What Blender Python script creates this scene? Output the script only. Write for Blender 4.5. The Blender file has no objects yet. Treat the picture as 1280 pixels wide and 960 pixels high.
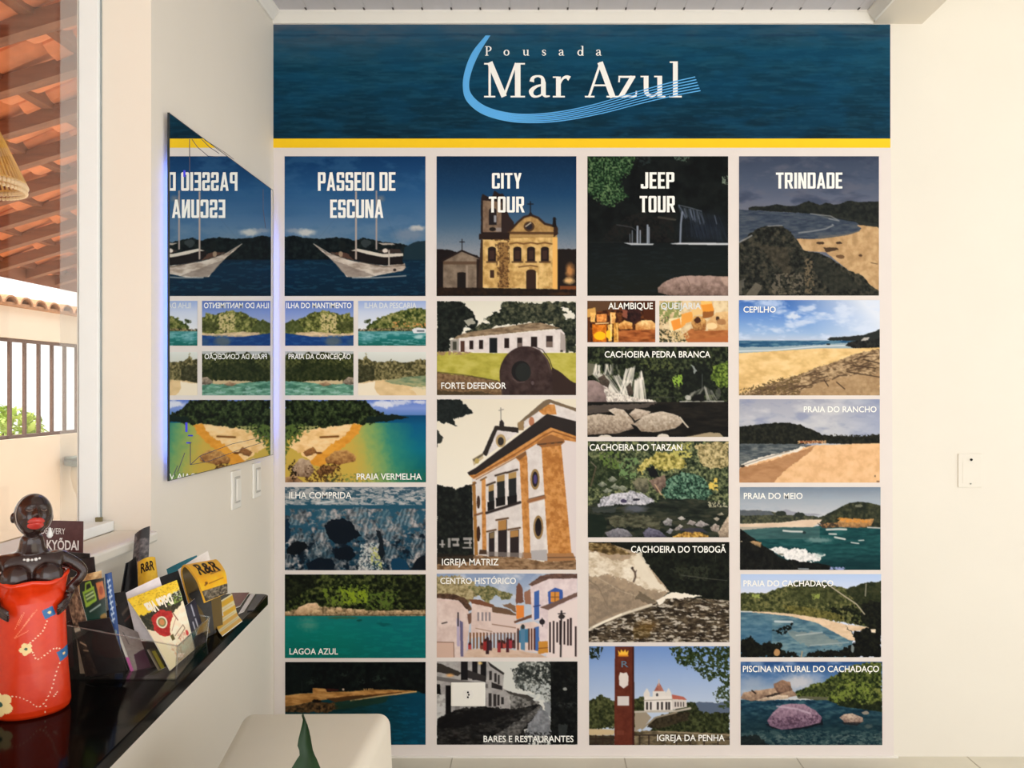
import bpy, bmesh, math, random
import numpy as np
from mathutils import Vector, Matrix

# ------------------------------------------------------------------ camera, sky, lights, exposure
scn = bpy.context.scene
COL = scn.collection
CAMZ, D = 1.29, 2.8                       # camera height, distance to the far wall
cam_d = bpy.data.cameras.new('camera')
cam_d.sensor_width = 36.0
cam_d.lens = 36.0 * 1000.0 / 1280.0
cam_d.shift_x = (640 - 673) / 1280.0
cam_d.shift_y = (485 - 480) / 1280.0
cam_d.clip_start = 0.02
cam = bpy.data.objects.new('camera', cam_d)
cam.location = (0, 0, CAMZ)
cam.rotation_euler = (math.pi / 2, 0, 0)
COL.objects.link(cam)
scn.camera = cam

world = bpy.data.worlds.new('sky')
scn.world = world
world.use_nodes = True
bg = world.node_tree.nodes['Background']
bg.inputs['Color'].default_value = (0.98, 0.985, 1.0, 1)
bg.inputs['Strength'].default_value = 1.6

def area(name, loc, target, sx, sy, power, color):
    l = bpy.data.lights.new(name, 'AREA')
    l.shape = 'RECTANGLE'; l.size = sx; l.size_y = sy
    l.energy = power; l.color = color
    o = bpy.data.objects.new(name, l)
    o.location = loc
    o.rotation_euler = (Vector(target) - Vector(loc)).to_track_quat('-Z', 'Y').to_euler()
    COL.objects.link(o)
    return o
# daylight of the glazed entrance behind and to the right of the camera
area('entrance_daylight', (.8, -2.1, 1.5), (0.2, 2.8, 1.35), 3.2, 2.4, 29, (1.0, 0.972, 0.93))
# sunlight on the courtyard outside the window
sun_d = bpy.data.lights.new('sun', 'SUN')
sun_d.energy = 7.0; sun_d.angle = 0.009; sun_d.color = (1.0, 0.96, 0.90)
sun = bpy.data.objects.new('sun', sun_d)
sun.rotation_euler = Vector((0.45, 0.35, -0.82)).to_track_quat('-Z', 'Y').to_euler()
sun.location = (-6, -4, 8)
COL.objects.link(sun)

vs = scn.view_settings
scn.display_settings.display_device = 'sRGB'
vs.view_transform = 'Standard'
vs.look = 'None'
vs.exposure = 0.14
vs.gamma = 1.0
vs.use_curve_mapping = False

PRINT_GAIN = 1.12         # printed ink reflectance, relative to the colours seen in the room

# ------------------------------------------------------------------ helpers
def P(px, py, d):
    """point of the place seen at photo pixel px, py, at distance d in front of the camera plane"""
    return Vector(((px - 673) / 1000 * d, d, CAMZ + (485 - py) / 1000 * d))

def lin(c):
    c = np.asarray(c, dtype=float) / 255.0
    return np.where(c <= 0.04045, c / 12.92, ((c + 0.055) / 1.055) ** 2.4)

def lin4(c, g=1.0):
    l = np.clip(lin(c) * g, 0, 0.95)
    return (float(l[0]), float(l[1]), float(l[2]), 1.0)

def mat(name, rgb, rough=0.5, spec=0.5, metal=0.0, var=0.06, scale=12.0, bump=0.0, bscale=80.0, coat=0.0, stretch=None, gain=1.0):
    m = bpy.data.materials.new(name)
    m.use_nodes = True
    nt = m.node_tree
    b = nt.nodes['Principled BSDF']
    b.inputs['Roughness'].default_value = rough
    b.inputs['Specular IOR Level'].default_value = spec
    b.inputs['Metallic'].default_value = metal
    b.inputs['Coat Weight'].default_value = coat
    tc = nt.nodes.new('ShaderNodeTexCoord')
    mp = nt.nodes.new('ShaderNodeMapping')
    if stretch: mp.inputs['Scale'].default_value = stretch
    nt.links.new(tc.outputs['Object'], mp.inputs['Vector'])
    nz = nt.nodes.new('ShaderNodeTexNoise')
    nz.inputs['Scale'].default_value = scale
    nz.inputs['Detail'].default_value = 4
    nt.links.new(mp.outputs['Vector'], nz.inputs['Vector'])
    rp = nt.nodes.new('ShaderNodeValToRGB')
    c = lin4(rgb, gain)
    rp.color_ramp.elements[0].position = 0.3
    rp.color_ramp.elements[1].position = 0.7
    rp.color_ramp.elements[0].color = tuple(x * (1 - var) for x in c[:3]) + (1,)
    rp.color_ramp.elements[1].color = tuple(min(0.97, x * (1 + var)) for x in c[:3]) + (1,)
    nt.links.new(nz.outputs['Fac'], rp.inputs['Fac'])
    nt.links.new(rp.outputs['Color'], b.inputs['Base Color'])
    if bump > 0:
        n2 = nt.nodes.new('ShaderNodeTexNoise')
        n2.inputs['Scale'].default_value = bscale
        n2.inputs['Detail'].default_value = 3
        nt.links.new(mp.outputs['Vector'], n2.inputs['Vector'])
        bp = nt.nodes.new('ShaderNodeBump')
        bp.inputs['Strength'].default_value = bump
        bp.inputs['Distance'].default_value = 0.004
        nt.links.new(n2.outputs['Fac'], bp.inputs['Height'])
        nt.links.new(bp.outputs['Normal'], b.inputs['Normal'])
    return m

def vcol_mat(name, rough=0.45, spec=0.3, coat=0.0):
    """printed or painted surface: colour comes from the mesh's colour attribute"""
    m = bpy.data.materials.new(name)
    m.use_nodes = True
    nt = m.node_tree
    b = nt.nodes['Principled BSDF']
    a = nt.nodes.new('ShaderNodeVertexColor')
    a.layer_name = 'ink'
    nt.links.new(a.outputs['Color'], b.inputs['Base Color'])
    b.inputs['Roughness'].default_value = rough
    b.inputs['Specular IOR Level'].default_value = spec
    b.inputs['Coat Weight'].default_value = coat
    return m

def glass_mat(name, tint, gloss=0.12, haze=0.0):
    m = bpy.data.materials.new(name)
    m.use_nodes = True
    nt = m.node_tree
    nt.nodes.clear()
    out = nt.nodes.new('ShaderNodeOutputMaterial')
    tr = nt.nodes.new('ShaderNodeBsdfTransparent')
    tr.inputs['Color'].default_value = tint + (1,)
    gl = nt.nodes.new('ShaderNodeBsdfGlossy')
    gl.inputs['Roughness'].default_value = 0.02
    df = nt.nodes.new('ShaderNodeBsdfDiffuse')
    df.inputs['Color'].default_value = (0.85, 0.82, 0.78, 1)
    fr = nt.nodes.new('ShaderNodeLayerWeight')
    fr.inputs['Blend'].default_value = 0.5
    pw = nt.nodes.new('ShaderNodeMath'); pw.operation = 'POWER'; pw.inputs[1].default_value = 4.5
    nt.links.new(fr.outputs['Facing'], pw.inputs[0])
    ml = nt.nodes.new('ShaderNodeMath'); ml.operation = 'MULTIPLY_ADD'
    ml.inputs[1].default_value = 1.0 - gloss; ml.inputs[2].default_value = gloss * 0.3
    nt.links.new(pw.outputs['Value'], ml.inputs[0])
    mx = nt.nodes.new('ShaderNodeMixShader')
    nt.links.new(ml.outputs['Value'], mx.inputs['Fac'])
    nt.links.new(tr.outputs['BSDF'], mx.inputs[1])
    nt.links.new(gl.outputs['BSDF'], mx.inputs[2])
    m2 = nt.nodes.new('ShaderNodeMixShader')
    m2.inputs['Fac'].default_value = haze
    nt.links.new(mx.outputs['Shader'], m2.inputs[1])
    nt.links.new(df.outputs['BSDF'], m2.inputs[2])
    nt.links.new(m2.outputs['Shader'], out.inputs['Surface'])
    return m

def emit_mat(name, rgb, strength):
    m = bpy.data.materials.new(name)
    m.use_nodes = True
    nt = m.node_tree
    nt.nodes.clear()
    out = nt.nodes.new('ShaderNodeOutputMaterial')
    e = nt.nodes.new('ShaderNodeEmission')
    e.inputs['Color'].default_value = rgb + (1,)
    e.inputs['Strength'].default_value = strength
    nt.links.new(e.outputs['Emission'], out.inputs['Surface'])
    return m

class MB:
    """collects shapes of one mesh"""
    def __init__(s): s.v, s.f = [], []
    def add(s, vs_, fs_):
        n = len(s.v)
        s.v += [tuple(p) for p in vs_]
        s.f += [tuple(i + n for i in f) for f in fs_]
        return s
    def box(s, a, b):
        x0, y0, z0 = a; x1, y1, z1 = b
        return s.add([(x0,y0,z0),(x1,y0,z0),(x1,y1,z0),(x0,y1,z0),(x0,y0,z1),(x1,y0,z1),(x1,y1,z1),(x0,y1,z1)],
                     [(0,3,2,1),(4,5,6,7),(0,1,5,4),(1,2,6,5),(2,3,7,6),(3,0,4,7)])
    def prism(s, pts, axis, a, b):
        """polygon pts (2D) extruded along axis from a to b"""
        n = len(pts)
        def mk(p, t):
            if axis == 'z': return (p[0], p[1], t)
            if axis == 'y': return (p[0], t, p[1])
            return (t, p[0], p[1])
        vs_ = [mk(p, a) for p in pts] + [mk(p, b) for p in pts]
        fs_ = [tuple(range(n))[::-1], tuple(range(n, 2 * n))]
        fs_ += [(i, (i + 1) % n, n + (i + 1) % n, n + i) for i in range(n)]
        return s.add(vs_, fs_)
    def tube(s, pts, r, seg=8, cap=True):
        pts = [Vector(p) for p in pts]
        rs = r if isinstance(r, (list, tuple)) else [r] * len(pts)
        rings = []
        up = None
        for i, p in enumerate(pts):
            t = (pts[min(i + 1, len(pts) - 1)] - pts[max(i - 1, 0)]).normalized()
            if up is None:
                up = Vector((0, 0, 1)) if abs(t.z) < 0.9 else Vector((1, 0, 0))
            u = t.cross(up).normalized(); w = u.cross(t).normalized(); up = w
            rings.append([p + (u * math.cos(2*math.pi*k/seg) + w * math.sin(2*math.pi*k/seg)) * rs[i] for k in range(seg)])
        vs_ = [q for rg in rings for q in rg]
        fs_ = []
        for i in range(len(pts) - 1):
            for k in range(seg):
                a = i * seg + k; b = i * seg + (k + 1) % seg
                fs_.append((a, b, b + seg, a + seg))
        if cap:
            fs_.append(tuple(range(seg))[::-1])
            fs_.append(tuple(range((len(pts) - 1) * seg, len(pts) * seg)))
        return s.add(vs_, fs_)
    def lathe(s, prof, c=(0, 0, 0), seg=32, sx=1, sy=1):
        vs_, fs_ = [], []
        n = len(prof)
        for r, z in prof:
            for k in range(seg):
                a = 2 * math.pi * k / seg
                vs_.append((c[0] + r * sx * math.cos(a), c[1] + r * sy * math.sin(a), c[2] + z))
        for i in range(n - 1):
            for k in range(seg):
                a = i * seg + k; b = i * seg + (k + 1) % seg
                fs_.append((a, b, b + seg, a + seg))
        if prof[0][0] > 1e-5: fs_.append(tuple(range(seg))[::-1])
        if prof[-1][0] > 1e-5: fs_.append(tuple(range((n - 1) * seg, n * seg)))
        return s.add(vs_, fs_)
    def sphere(s, c, r, seg=12, ring=8, sc=(1, 1, 1)):
        vs_, fs_ = [], []
        for i in range(ring + 1):
            t = math.pi * i / ring
            for k in range(seg):
                a = 2 * math.pi * k / seg
                vs_.append((c[0] + r*sc[0]*math.sin(t)*math.cos(a), c[1] + r*sc[1]*math.sin(t)*math.sin(a), c[2] + r*sc[2]*math.cos(t)))
        for i in range(ring):
            for k in range(seg):
                a = i * seg + k; b = i * seg + (k + 1) % seg
                fs_.append((a, a + seg, b + seg, b))
        return s.add(vs_, fs_)
    def build(s, name, m, parent=None, smooth=False, bevel=0.0, bseg=2):
        me = bpy.data.meshes.new(name)
        me.from_pydata(s.v, [], s.f)
        me.validate()
        bm = bmesh.new(); bm.from_mesh(me)
        bmesh.ops.recalc_face_normals(bm, faces=bm.faces)
        if bevel > 0:
            ed = [e for e in bm.edges if len(e.link_faces) == 2 and e.calc_face_angle(0) > 0.6]
            bmesh.ops.bevel(bm, geom=ed, offset=bevel, segments=bseg, affect='EDGES', profile=0.5, clamp_overlap=True)
        bm.to_mesh(me); bm.free()
        return link_mesh(name, me, m, parent, smooth)

def link_mesh(name, me, m, parent=None, smooth=False):
    me.materials.clear()
    me.materials.append(m)
    if smooth:
        me.polygons.foreach_set('use_smooth', [True] * len(me.polygons))
    o = bpy.data.objects.new(name, me)
    COL.objects.link(o)
    if parent is not None:
        o.parent = parent
    return o

def empty(name, loc=(0, 0, 0), rz=0.0):
    o = bpy.data.objects.new(name, None)
    o.empty_display_size = 0.05
    o.location = loc
    o.rotation_euler = (0, 0, rz)
    COL.objects.link(o)
    return o

def tag(o, label=None, cat=None, group=None, kind=None):
    if label: o['label'] = label
    if cat: o['category'] = cat
    if group: o['group'] = group
    if kind: o['kind'] = kind
    return o

def struct(o, label=None, cat=None):
    return tag(o, label, cat, None, 'structure')

def grid_faces(nx, ny, off=0, flip=False):
    i = np.arange(ny - 1)[:, None] * nx + np.arange(nx - 1)[None, :]
    q = np.stack([i, i + nx, i + nx + 1, i + 1], -1).reshape(-1, 4) + off
    return q[:, ::-1] if flip else q

def np_mesh(name, verts, quads, cols):
    me = bpy.data.meshes.new(name)
    n, q = len(verts), len(quads)
    me.vertices.add(n)
    me.vertices.foreach_set('co', np.ascontiguousarray(verts, dtype=np.float32).ravel())
    me.loops.add(q * 4)
    me.loops.foreach_set('vertex_index', np.ascontiguousarray(quads, dtype=np.int32).ravel())
    me.polygons.add(q)
    me.polygons.foreach_set('loop_start', np.arange(q, dtype=np.int32) * 4)
    me.polygons.foreach_set('loop_total', np.full(q, 4, dtype=np.int32))
    me.update(calc_edges=True)
    if cols is not None:
        at = me.color_attributes.new('ink', 'FLOAT_COLOR', 'POINT')
        c4 = np.ones((n, 4), dtype=np.float32); c4[:, :3] = cols
        at.data.foreach_set('color', c4.ravel())
    return me

# ------------------------------------------------------------------ lettering
def text_polys(body, bold=0.0):
    """outline of a line of plain sans lettering as vertices and faces, cap height 1"""
    cu = bpy.data.curves.new('lettering', 'FONT')
    cu.body = body; cu.size = 1.0; cu.offset = bold; cu.resolution_u = 3
    cu.fill_mode = 'FRONT'
    ob = bpy.data.objects.new('lettering', cu)
    COL.objects.link(ob)
    bpy.context.view_layer.update()
    dg = bpy.context.evaluated_depsgraph_get()
    me = bpy.data.meshes.new_from_object(ob.evaluated_get(dg))
    v = np.array([p.co[:2] for p in me.vertices]).reshape(-1, 2)
    f = [tuple(p.vertices) for p in me.polygons]
    bpy.data.objects.remove(ob); bpy.data.curves.remove(cu); bpy.data.meshes.remove(me)
    return v, f
_cap = text_polys('H')[0]
CAP = float(_cap[:, 1].max() - _cap[:, 1].min())

def fit_text(body, x0, x1, ytop, ybase, bold=0.015):
    """lettering scaled so that it runs from x0 to x1 and its capitals from ytop to ybase (y grows downwards)"""
    v, f = text_polys(body, bold)
    a, b = v[:, 0].min(), v[:, 0].max()
    x = x0 + (v[:, 0] - a) / (b - a) * (x1 - x0)
    y = ybase - v[:, 1] / CAP * (ybase - ytop)
    return np.stack([x, y], 1), f

def R(x0, y0, x1, y1): return [(x0, y0), (x1, y0), (x1, y1), (x0, y1)]
_ST = [(0, 0), (.17, 0), (.17, 1), (0, 1)]
_LS = [(0, .06), (.06, 0), (.17, 0), (.17, 1), (.06, 1), (0, .94)]
_RS = [(.33, 0), (.44, 0), (.50, .06), (.50, .94), (.44, 1), (.33, 1)]
BLOCK = {
 'A': (.54, [[(0,0),(.16,0),(.33,1),(.19,1)], [(.38,0),(.54,0),(.35,1),(.21,1)], R(.11,.19,.43,.33)]),
 'C': (.50, [_LS, R(.1,.86,.44,1), R(.1,0,.44,.14), [(.33,.66),(.5,.66),(.5,.94),(.44,1),(.33,1)], [(.33,0),(.44,0),(.5,.06),(.5,.34),(.33,.34)]]),
 'D': (.50, [_ST, R(.1,.86,.44,1), R(.1,0,.44,.14), _RS]),
 'E': (.42, [_ST, R(.1,.86,.42,1), R(.1,.43,.38,.57), R(.1,0,.42,.14)]),
 'I': (.17, [_ST]),
 'J': (.44, [[(.27,0),(.38,0),(.44,.06),(.44,1),(.27,1)], R(.06,0,.36,.14), R(0,.03,.16,.27)]),
 'N': (.52, [_ST, R(.35,0,.52,1), [(.06,1),(.2,1),(.46,0),(.32,0)]]),
 'O': (.50, [_LS, R(.1,.86,.44,1), R(.1,0,.44,.14), _RS]),
 'P': (.48, [_ST, R(.1,.86,.42,1), R(.1,.40,.42,.53), [(.31,.40),(.42,.40),(.48,.46),(.48,.94),(.42,1),(.31,1)]]),
 'R': (.52, [_ST, R(.1,.86,.42,1), R(.1,.40,.42,.53), [(.32,.40),(.43,.42),(.49,.48),(.49,.94),(.43,1),(.32,1)], [(.20,.45),(.36,.45),(.53,0),(.36,0)]]),
 'S': (.48, [R(.06,.86,.44,1), R(.06,.43,.42,.57), R(.03,0,.42,.14), [(0,.49),(.06,.43),(.17,.43),(.17,1),(.06,1),(0,.94)], [(.31,0),(.42,0),(.48,.06),(.48,.51),(.42,.57),(.31,.57)], R(.31,.7,.47,.96), R(0,.04,.17,.30)]),
 'T': (.48, [R(0,.86,.48,1), R(.155,0,.325,1)]),
 'U': (.50, [[(0,.06),(.06,0),(.17,0),(.17,1),(0,1)], R(.1,0,.44,.14), [(.33,0),(.44,0),(.5,.06),(.5,1),(.33,1)]]),
 'Y': (.50, [[(0,1),(.17,1),(.30,.42),(.16,.42)], [(.33,1),(.5,1),(.34,.42),(.2,.42)], R(.165,0,.335,.5)]),
}
def block_text(body, x0, x1, ytop, ybase):
    vs_, fs_, x = [], [], 0.0
    for ch in body:
        if ch == ' ': x += .26; continue
        w, polys = BLOCK[ch]
        for p in polys:
            n = len(vs_)
            vs_ += [(x + q[0], q[1]) for q in p]
            fs_.append(tuple(range(n, n + len(p))))
        x += w + .075
    v = np.array(vs_)
    a, b = v[:, 0].min(), v[:, 0].max()
    return np.stack([x0 + (v[:, 0] - a) / (b - a) * (x1 - x0), ybase - v[:, 1] * (ybase - ytop)], 1), fs_

def stroke(pts, ws, smooth=True, n=8):
    """ribbon of varying width along a curve through pts -> vertices, quads"""
    p = np.array(pts, dtype=float)
    w = np.array(ws if isinstance(ws, (list, tuple)) else [ws] * len(p), dtype=float)
    if smooth and len(p) > 2:
        q, qw = [], []
        ext = np.vstack([2 * p[0] - p[1], p, 2 * p[-1] - p[-2]])
        for i in range(len(p) - 1):
            p0, p1, p2, p3 = ext[i], ext[i + 1], ext[i + 2], ext[i + 3]
            for j in range(n):
                t = j / n
                q.append(0.5 * ((2 * p1) + (p2 - p0) * t + (2*p0 - 5*p1 + 4*p2 - p3) * t*t + (3*p1 - p0 - 3*p2 + p3) * t**3))
                qw.append(w[i] * (1 - t) + w[i + 1] * t)
        q.append(p[-1]); qw.append(w[-1])
        p, w = np.array(q), np.array(qw)
    t = np.gradient(p, axis=0)
    t /= np.maximum(np.linalg.norm(t, axis=1, keepdims=True), 1e-9)
    nn = np.stack([-t[:, 1], t[:, 0]], 1)
    L, Rr = p + nn * w[:, None] / 2, p - nn * w[:, None] / 2
    vs_ = np.vstack([L, Rr]); m = len(p)
    return [tuple(v) for v in vs_], [(i, i + 1, m + i + 1, m + i) for i in range(m - 1)]

def rq(x0, y0, x1, y1): return (R(x0, y0, x1, y1), [(0, 1, 2, 3)])
def L2(a, b, w): return stroke([a, b], [w, w], False)
def ring(cx, cy, rx, ry, wt, wn):
    pts, ws = [], []
    for k in range(25):
        a = 2 * math.pi * k / 24
        pts.append((cx + rx * math.cos(a), cy + ry * math.sin(a)))
        ws.append(wn + (wt - wn) * abs(math.cos(a)) ** 1.5)
    return stroke(pts, ws, False)
SERIF = {   # cap height 43, baseline 0
 'M': [L2((7,0),(7,43),3), L2((42,0),(42,43),7), L2((7,44),(25,1),7), L2((25,2),(40,43),3), rq(0,0,14,2), rq(33,0,51,2), rq(0,41,9,43), rq(40,41,51,43)],
 'a': [L2((19,3),(19,19),6), stroke([(4.5,19.5),(6,24.5),(12,26.6),(17.5,24.5),(19,18)],[6,4,2.4,4,6]),
       stroke([(19,16),(10,13.5),(4,8),(5.5,2.5),(10,1),(15,2.5),(19,6)],[2,3.4,6,4,2.5,2.5,2]), stroke([(19,5),(21.5,1.5),(27,1.7)],[6,3,1.6])],
 'r': [L2((8,0),(8,26),6), rq(1,0,16,2), rq(1,24.4,8,26.2), stroke([(9,15),(13,23),(18,25.6),(22,23.5)],[2,2.8,4,6.5])],
 'A': [L2((5,0),(20,44),3), L2((19,44),(35,0),7), rq(9,14,29,16.2), rq(0,0,12,2), rq(27,0,42,2)],
 'z': [rq(2,24.4,23,27), L2((20,26),(5,1),6), rq(2,0,24,2.6), L2((2.6,19),(3.2,27),2), L2((23.5,0),(24.5,8),2)],
 'u': [stroke([(7,27),(7,14),(7.5,6),(12,2),(18,3),(24,8)],[6,6,5.6,3.6,2.6,2]), L2((24,0),(24,27),6), rq(0,25.2,8,27), rq(17,25.2,25,27), rq(24,0,31,1.9)],
 'l': [L2((8,0),(8,45),6), rq(0,0,16,2), rq(1,43.1,8,45)],
 'P': [L2((8,0),(8,43),6.5), rq(0,0,16,2.5), rq(0,40.5,9,43), stroke([(8,41.5),(18,41.5),(25,37),(26,31),(24,25),(18,21),(8,21)],[3,3,6,7,6,3,3])],
 'o': [ring(14, 13.5, 10.5, 12, 6.5, 3)],
 's': [stroke([(19.5,19),(17.5,24.5),(11,26),(5,21.5),(8,16),(15,12),(19,6.5),(13,1.4),(6,2.5),(3.5,8.5)],[2.4,2.6,3,5,6,6,5,3,2.6,2.4])],
 'd': [ring(13, 13, 9.5, 12, 6.5, 3), L2((24,0),(24,45),6.5), rq(16,43,25,45), rq(24,0,30,2)],
}
SERIF_STEP = []
def serif_text(items, ybase, k):
    """items: (letter, left x); k: pixels per glyph unit (x, y)"""
    vs_, fs_ = [], []
    SERIF_STEP.clear()
    for ch, x in items:
        for gi, (gv, gf) in enumerate(SERIF[ch]):
            SERIF_STEP.extend([gi * 3.0e-5] * len(gf))
            n = len(vs_)
            vs_ += [(x + p[0] * k[0], ybase - p[1] * k[1]) for p in gv]
            fs_ += [tuple(i + n for i in f) for f in gf]
    return np.array(vs_), fs_

# ------------------------------------------------------------------ printing: pictures painted in code, carried by a fine mesh
_tabs = {}
def vnoise(X, Y, seed):
    t = _tabs.get(seed % 97)
    if t is None:
        t = _tabs[seed % 97] = np.random.RandomState(seed % 97 + 11).rand(256, 256)
    xi = np.floor(X).astype(int); yi = np.floor(Y).astype(int)
    fx = X - xi; fy = Y - yi
    fx = fx * fx * (3 - 2 * fx); fy = fy * fy * (3 - 2 * fy)
    xi &= 255; yi &= 255; x1 = (xi + 1) & 255; y1 = (yi + 1) & 255
    return (t[yi, xi] * (1 - fx) + t[yi, x1] * fx) * (1 - fy) + (t[y1, xi] * (1 - fx) + t[y1, x1] * fx) * fy

def fbm(X, Y, seed, octv=4):
    s, a, tot = 0, 0.5, 0
    X = X * 1.45; Y = Y * 1.45
    for i in range(octv):
        s = s + a * vnoise(X + 17.3 * i, Y + 5.1 * i, seed + i * 7)
        tot += a; a *= 0.6
        X, Y = (X * .83 - Y * .56) * 2.03, (X * .56 + Y * .83) * 2.03
    return s / tot

class Cv:
    """a picture: rect in photo pixels; drawing coordinates are (photo - org) * k"""
    def __init__(s, rect, org=(0, 0), k=1.0, dens=1.35):
        s.rect = rect
        x0, y0, x1, y1 = rect
        s.nx = max(8, int((x1 - x0) * dens)); s.ny = max(8, int((y1 - y0) * dens))
        W, H = s.nx * 2, s.ny * 2
        tx = x0 + (np.arange(W) + .5) / W * (x1 - x0)
        ty = y0 + (np.arange(H) + .5) / H * (y1 - y0)
        s.TX, s.TY = np.meshgrid(tx, ty)
        s.X = (s.TX - org[0]) * k; s.Y = (s.TY - org[1]) * k
        s.k = k
        s.a = np.zeros((H, W, 3))
        s.seed = int(x0 * 7 + y0 * 13) % 90
    def nz(s, cell, ax=1.0, octv=4, seed=0):
        return fbm(s.TX / (cell * ax), s.TY / cell, s.seed + seed, octv)
    def tex(s, cols, cell=4, ax=1.0, con=2.2, seed=0, octv=4):
        t = np.clip((s.nz(cell, ax, octv, seed) - .5) * con + .5, 0, 1)
        xs = np.linspace(0, 1, len(cols)); c = np.array(cols, float)
        return np.stack([np.interp(t, xs, c[:, i]) for i in range(3)], -1)
    def put(s, m, col, a=1.0):
        m = (m * a)[..., None]
        s.a = s.a * (1 - m) + np.asarray(col, float) * m
        return s
    def all(s, col): return s.put(np.ones(s.X.shape), col)
    def vgrad(s, stops, y0=None, y1=None):
        ys = [q[0] for q in stops]; c = np.array([q[1] for q in stops], float)
        g = np.stack([np.interp(s.Y, ys, c[:, i]) for i in range(3)], -1)
        m = np.ones(s.X.shape)
        if y0 is not None: m = m * (s.Y >= y0)
        if y1 is not None: m = m * (s.Y <= y1)
        return s.put(m, g)
    def warp(s, jag, cell=5, seed=3):
        if not jag: return s.X, s.Y
        return s.X + (s.nz(cell, 1, 3, seed) - .5) * jag * 2, s.Y + (s.nz(cell, 1, 3, seed + 5) - .5) * jag * 2
    def pm(s, pts, jag=0, cell=5):
        X, Y = s.warp(jag, cell)
        m = np.zeros(X.shape, bool)
        n = len(pts)
        for i in range(n):
            xa, ya = pts[i]; xb, yb = pts[(i + 1) % n]
            if ya == yb: continue
            c = ((ya > Y) != (yb > Y)) & (X < (xb - xa) * (Y - ya) / (yb - ya) + xa)
            m ^= c
        return m.astype(float)
    def poly(s, pts, col, jag=0, a=1.0, cell=5): return s.put(s.pm(pts, jag, cell), col, a)
    def rect_(s, x0, y0, x1, y1, col, a=1.0): return s.put(((s.X >= x0) & (s.X <= x1) & (s.Y >= y0) & (s.Y <= y1)).astype(float), col, a)
    def ell(s, cx, cy, rx, ry, col, jag=0, a=1.0, soft=0.0, cell=5):
        X, Y = s.warp(jag, cell)
        d = np.sqrt(((X - cx) / rx) ** 2 + ((Y - cy) / ry) ** 2)
        m = (d < 1).astype(float) if soft == 0 else np.clip((1 - d) / soft, 0, 1)
        return s.put(m, col, a)
    def line(s, pts, w, col, a=1.0):
        m = np.full(s.X.shape, 1e9)
        for (xa, ya), (xb, yb) in zip(pts[:-1], pts[1:]):
            dx, dy = xb - xa, yb - ya
            t = np.clip(((s.X - xa) * dx + (s.Y - ya) * dy) / (dx * dx + dy * dy + 1e-9), 0, 1)
            m = np.minimum(m, (s.X - xa - t * dx) ** 2 + (s.Y - ya - t * dy) ** 2)
        return s.put(np.clip((w / 2 - np.sqrt(m)) / (w * .35 + s.k * .15) + .5, 0, 1), col, a)
    def falls(s, p0, p1, q0, q1, n, w, col, a=.5, seed=1):
        """n threads of falling water from the edge p0-p1 down to the edge q0-q1"""
        r = random.Random(seed)
        for i in range(n):
            t = r.random(); u = min(1, max(0, t + r.uniform(-.12, .12)))
            x0, y0 = p0[0] + (p1[0] - p0[0]) * t, p0[1] + (p1[1] - p0[1]) * t + r.uniform(-8, 8)
            x1, y1 = q0[0] + (q1[0] - q0[0]) * u, q0[1] + (q1[1] - q0[1]) * u + r.uniform(-14, 8)
            s.line([(x0, y0), ((x0 + x1) / 2 + r.uniform(-5, 5), (y0 + y1) / 2), (x1, y1)], w * r.uniform(.5, 1.4), col, a * r.uniform(.4, 1.2))
        return s
    def rag(s, m, cell, th, col, a=1.0, ax=1.0, seed=9):
        """noise flecks inside mask m"""
        return s.put(m * (s.nz(cell, ax, 3, seed) > th), col, a)
    def rock(s, pts, light, dark, cell=4, jag=3):
        m = s.pm(pts, jag)
        ys = [p[1] for p in pts]; y0, y1 = min(ys), max(ys)
        t = np.clip((s.Y - y0) / (y1 - y0 + 1e-6), 0, 1) * .75 + (s.nz(cell, 1, 3, 21) - .5) * 1.1
        t = np.clip(t, 0, 1)[..., None]
        return s.put(m, np.asarray(light, float) * (1 - t) + np.asarray(dark, float) * t)
    def out(s):
        a = np.clip(s.a, 0, 255)
        p = np.pad(a, ((1, 1), (1, 1), (0, 0)), mode='edge')        # the soft focus of a wall print
        a = sum(p[i:i + a.shape[0], j:j + a.shape[1]] * w for i, w in ((0, .25), (1, .5), (2, .25)) for j in (1,))
        p = np.pad(a, ((0, 0), (1, 1), (0, 0)), mode='edge')
        a = p[:, :-2] * .25 + p[:, 1:-1] * .5 + p[:, 2:] * .25
        return a.reshape(s.ny, 2, s.nx, 2, 3).mean((1, 3))

def ink(a): return np.clip(lin(a) ** 1.10 * PRINT_GAIN, 0.0015, 0.93)

# ------------------------------------------------------------------ the pictures of the mural
DKG = [(14, 20, 14), (24, 34, 22), (46, 58, 36)]
FOL = [(16, 26, 14), (38, 54, 24), (82, 100, 46), (128, 140, 72)]

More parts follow.
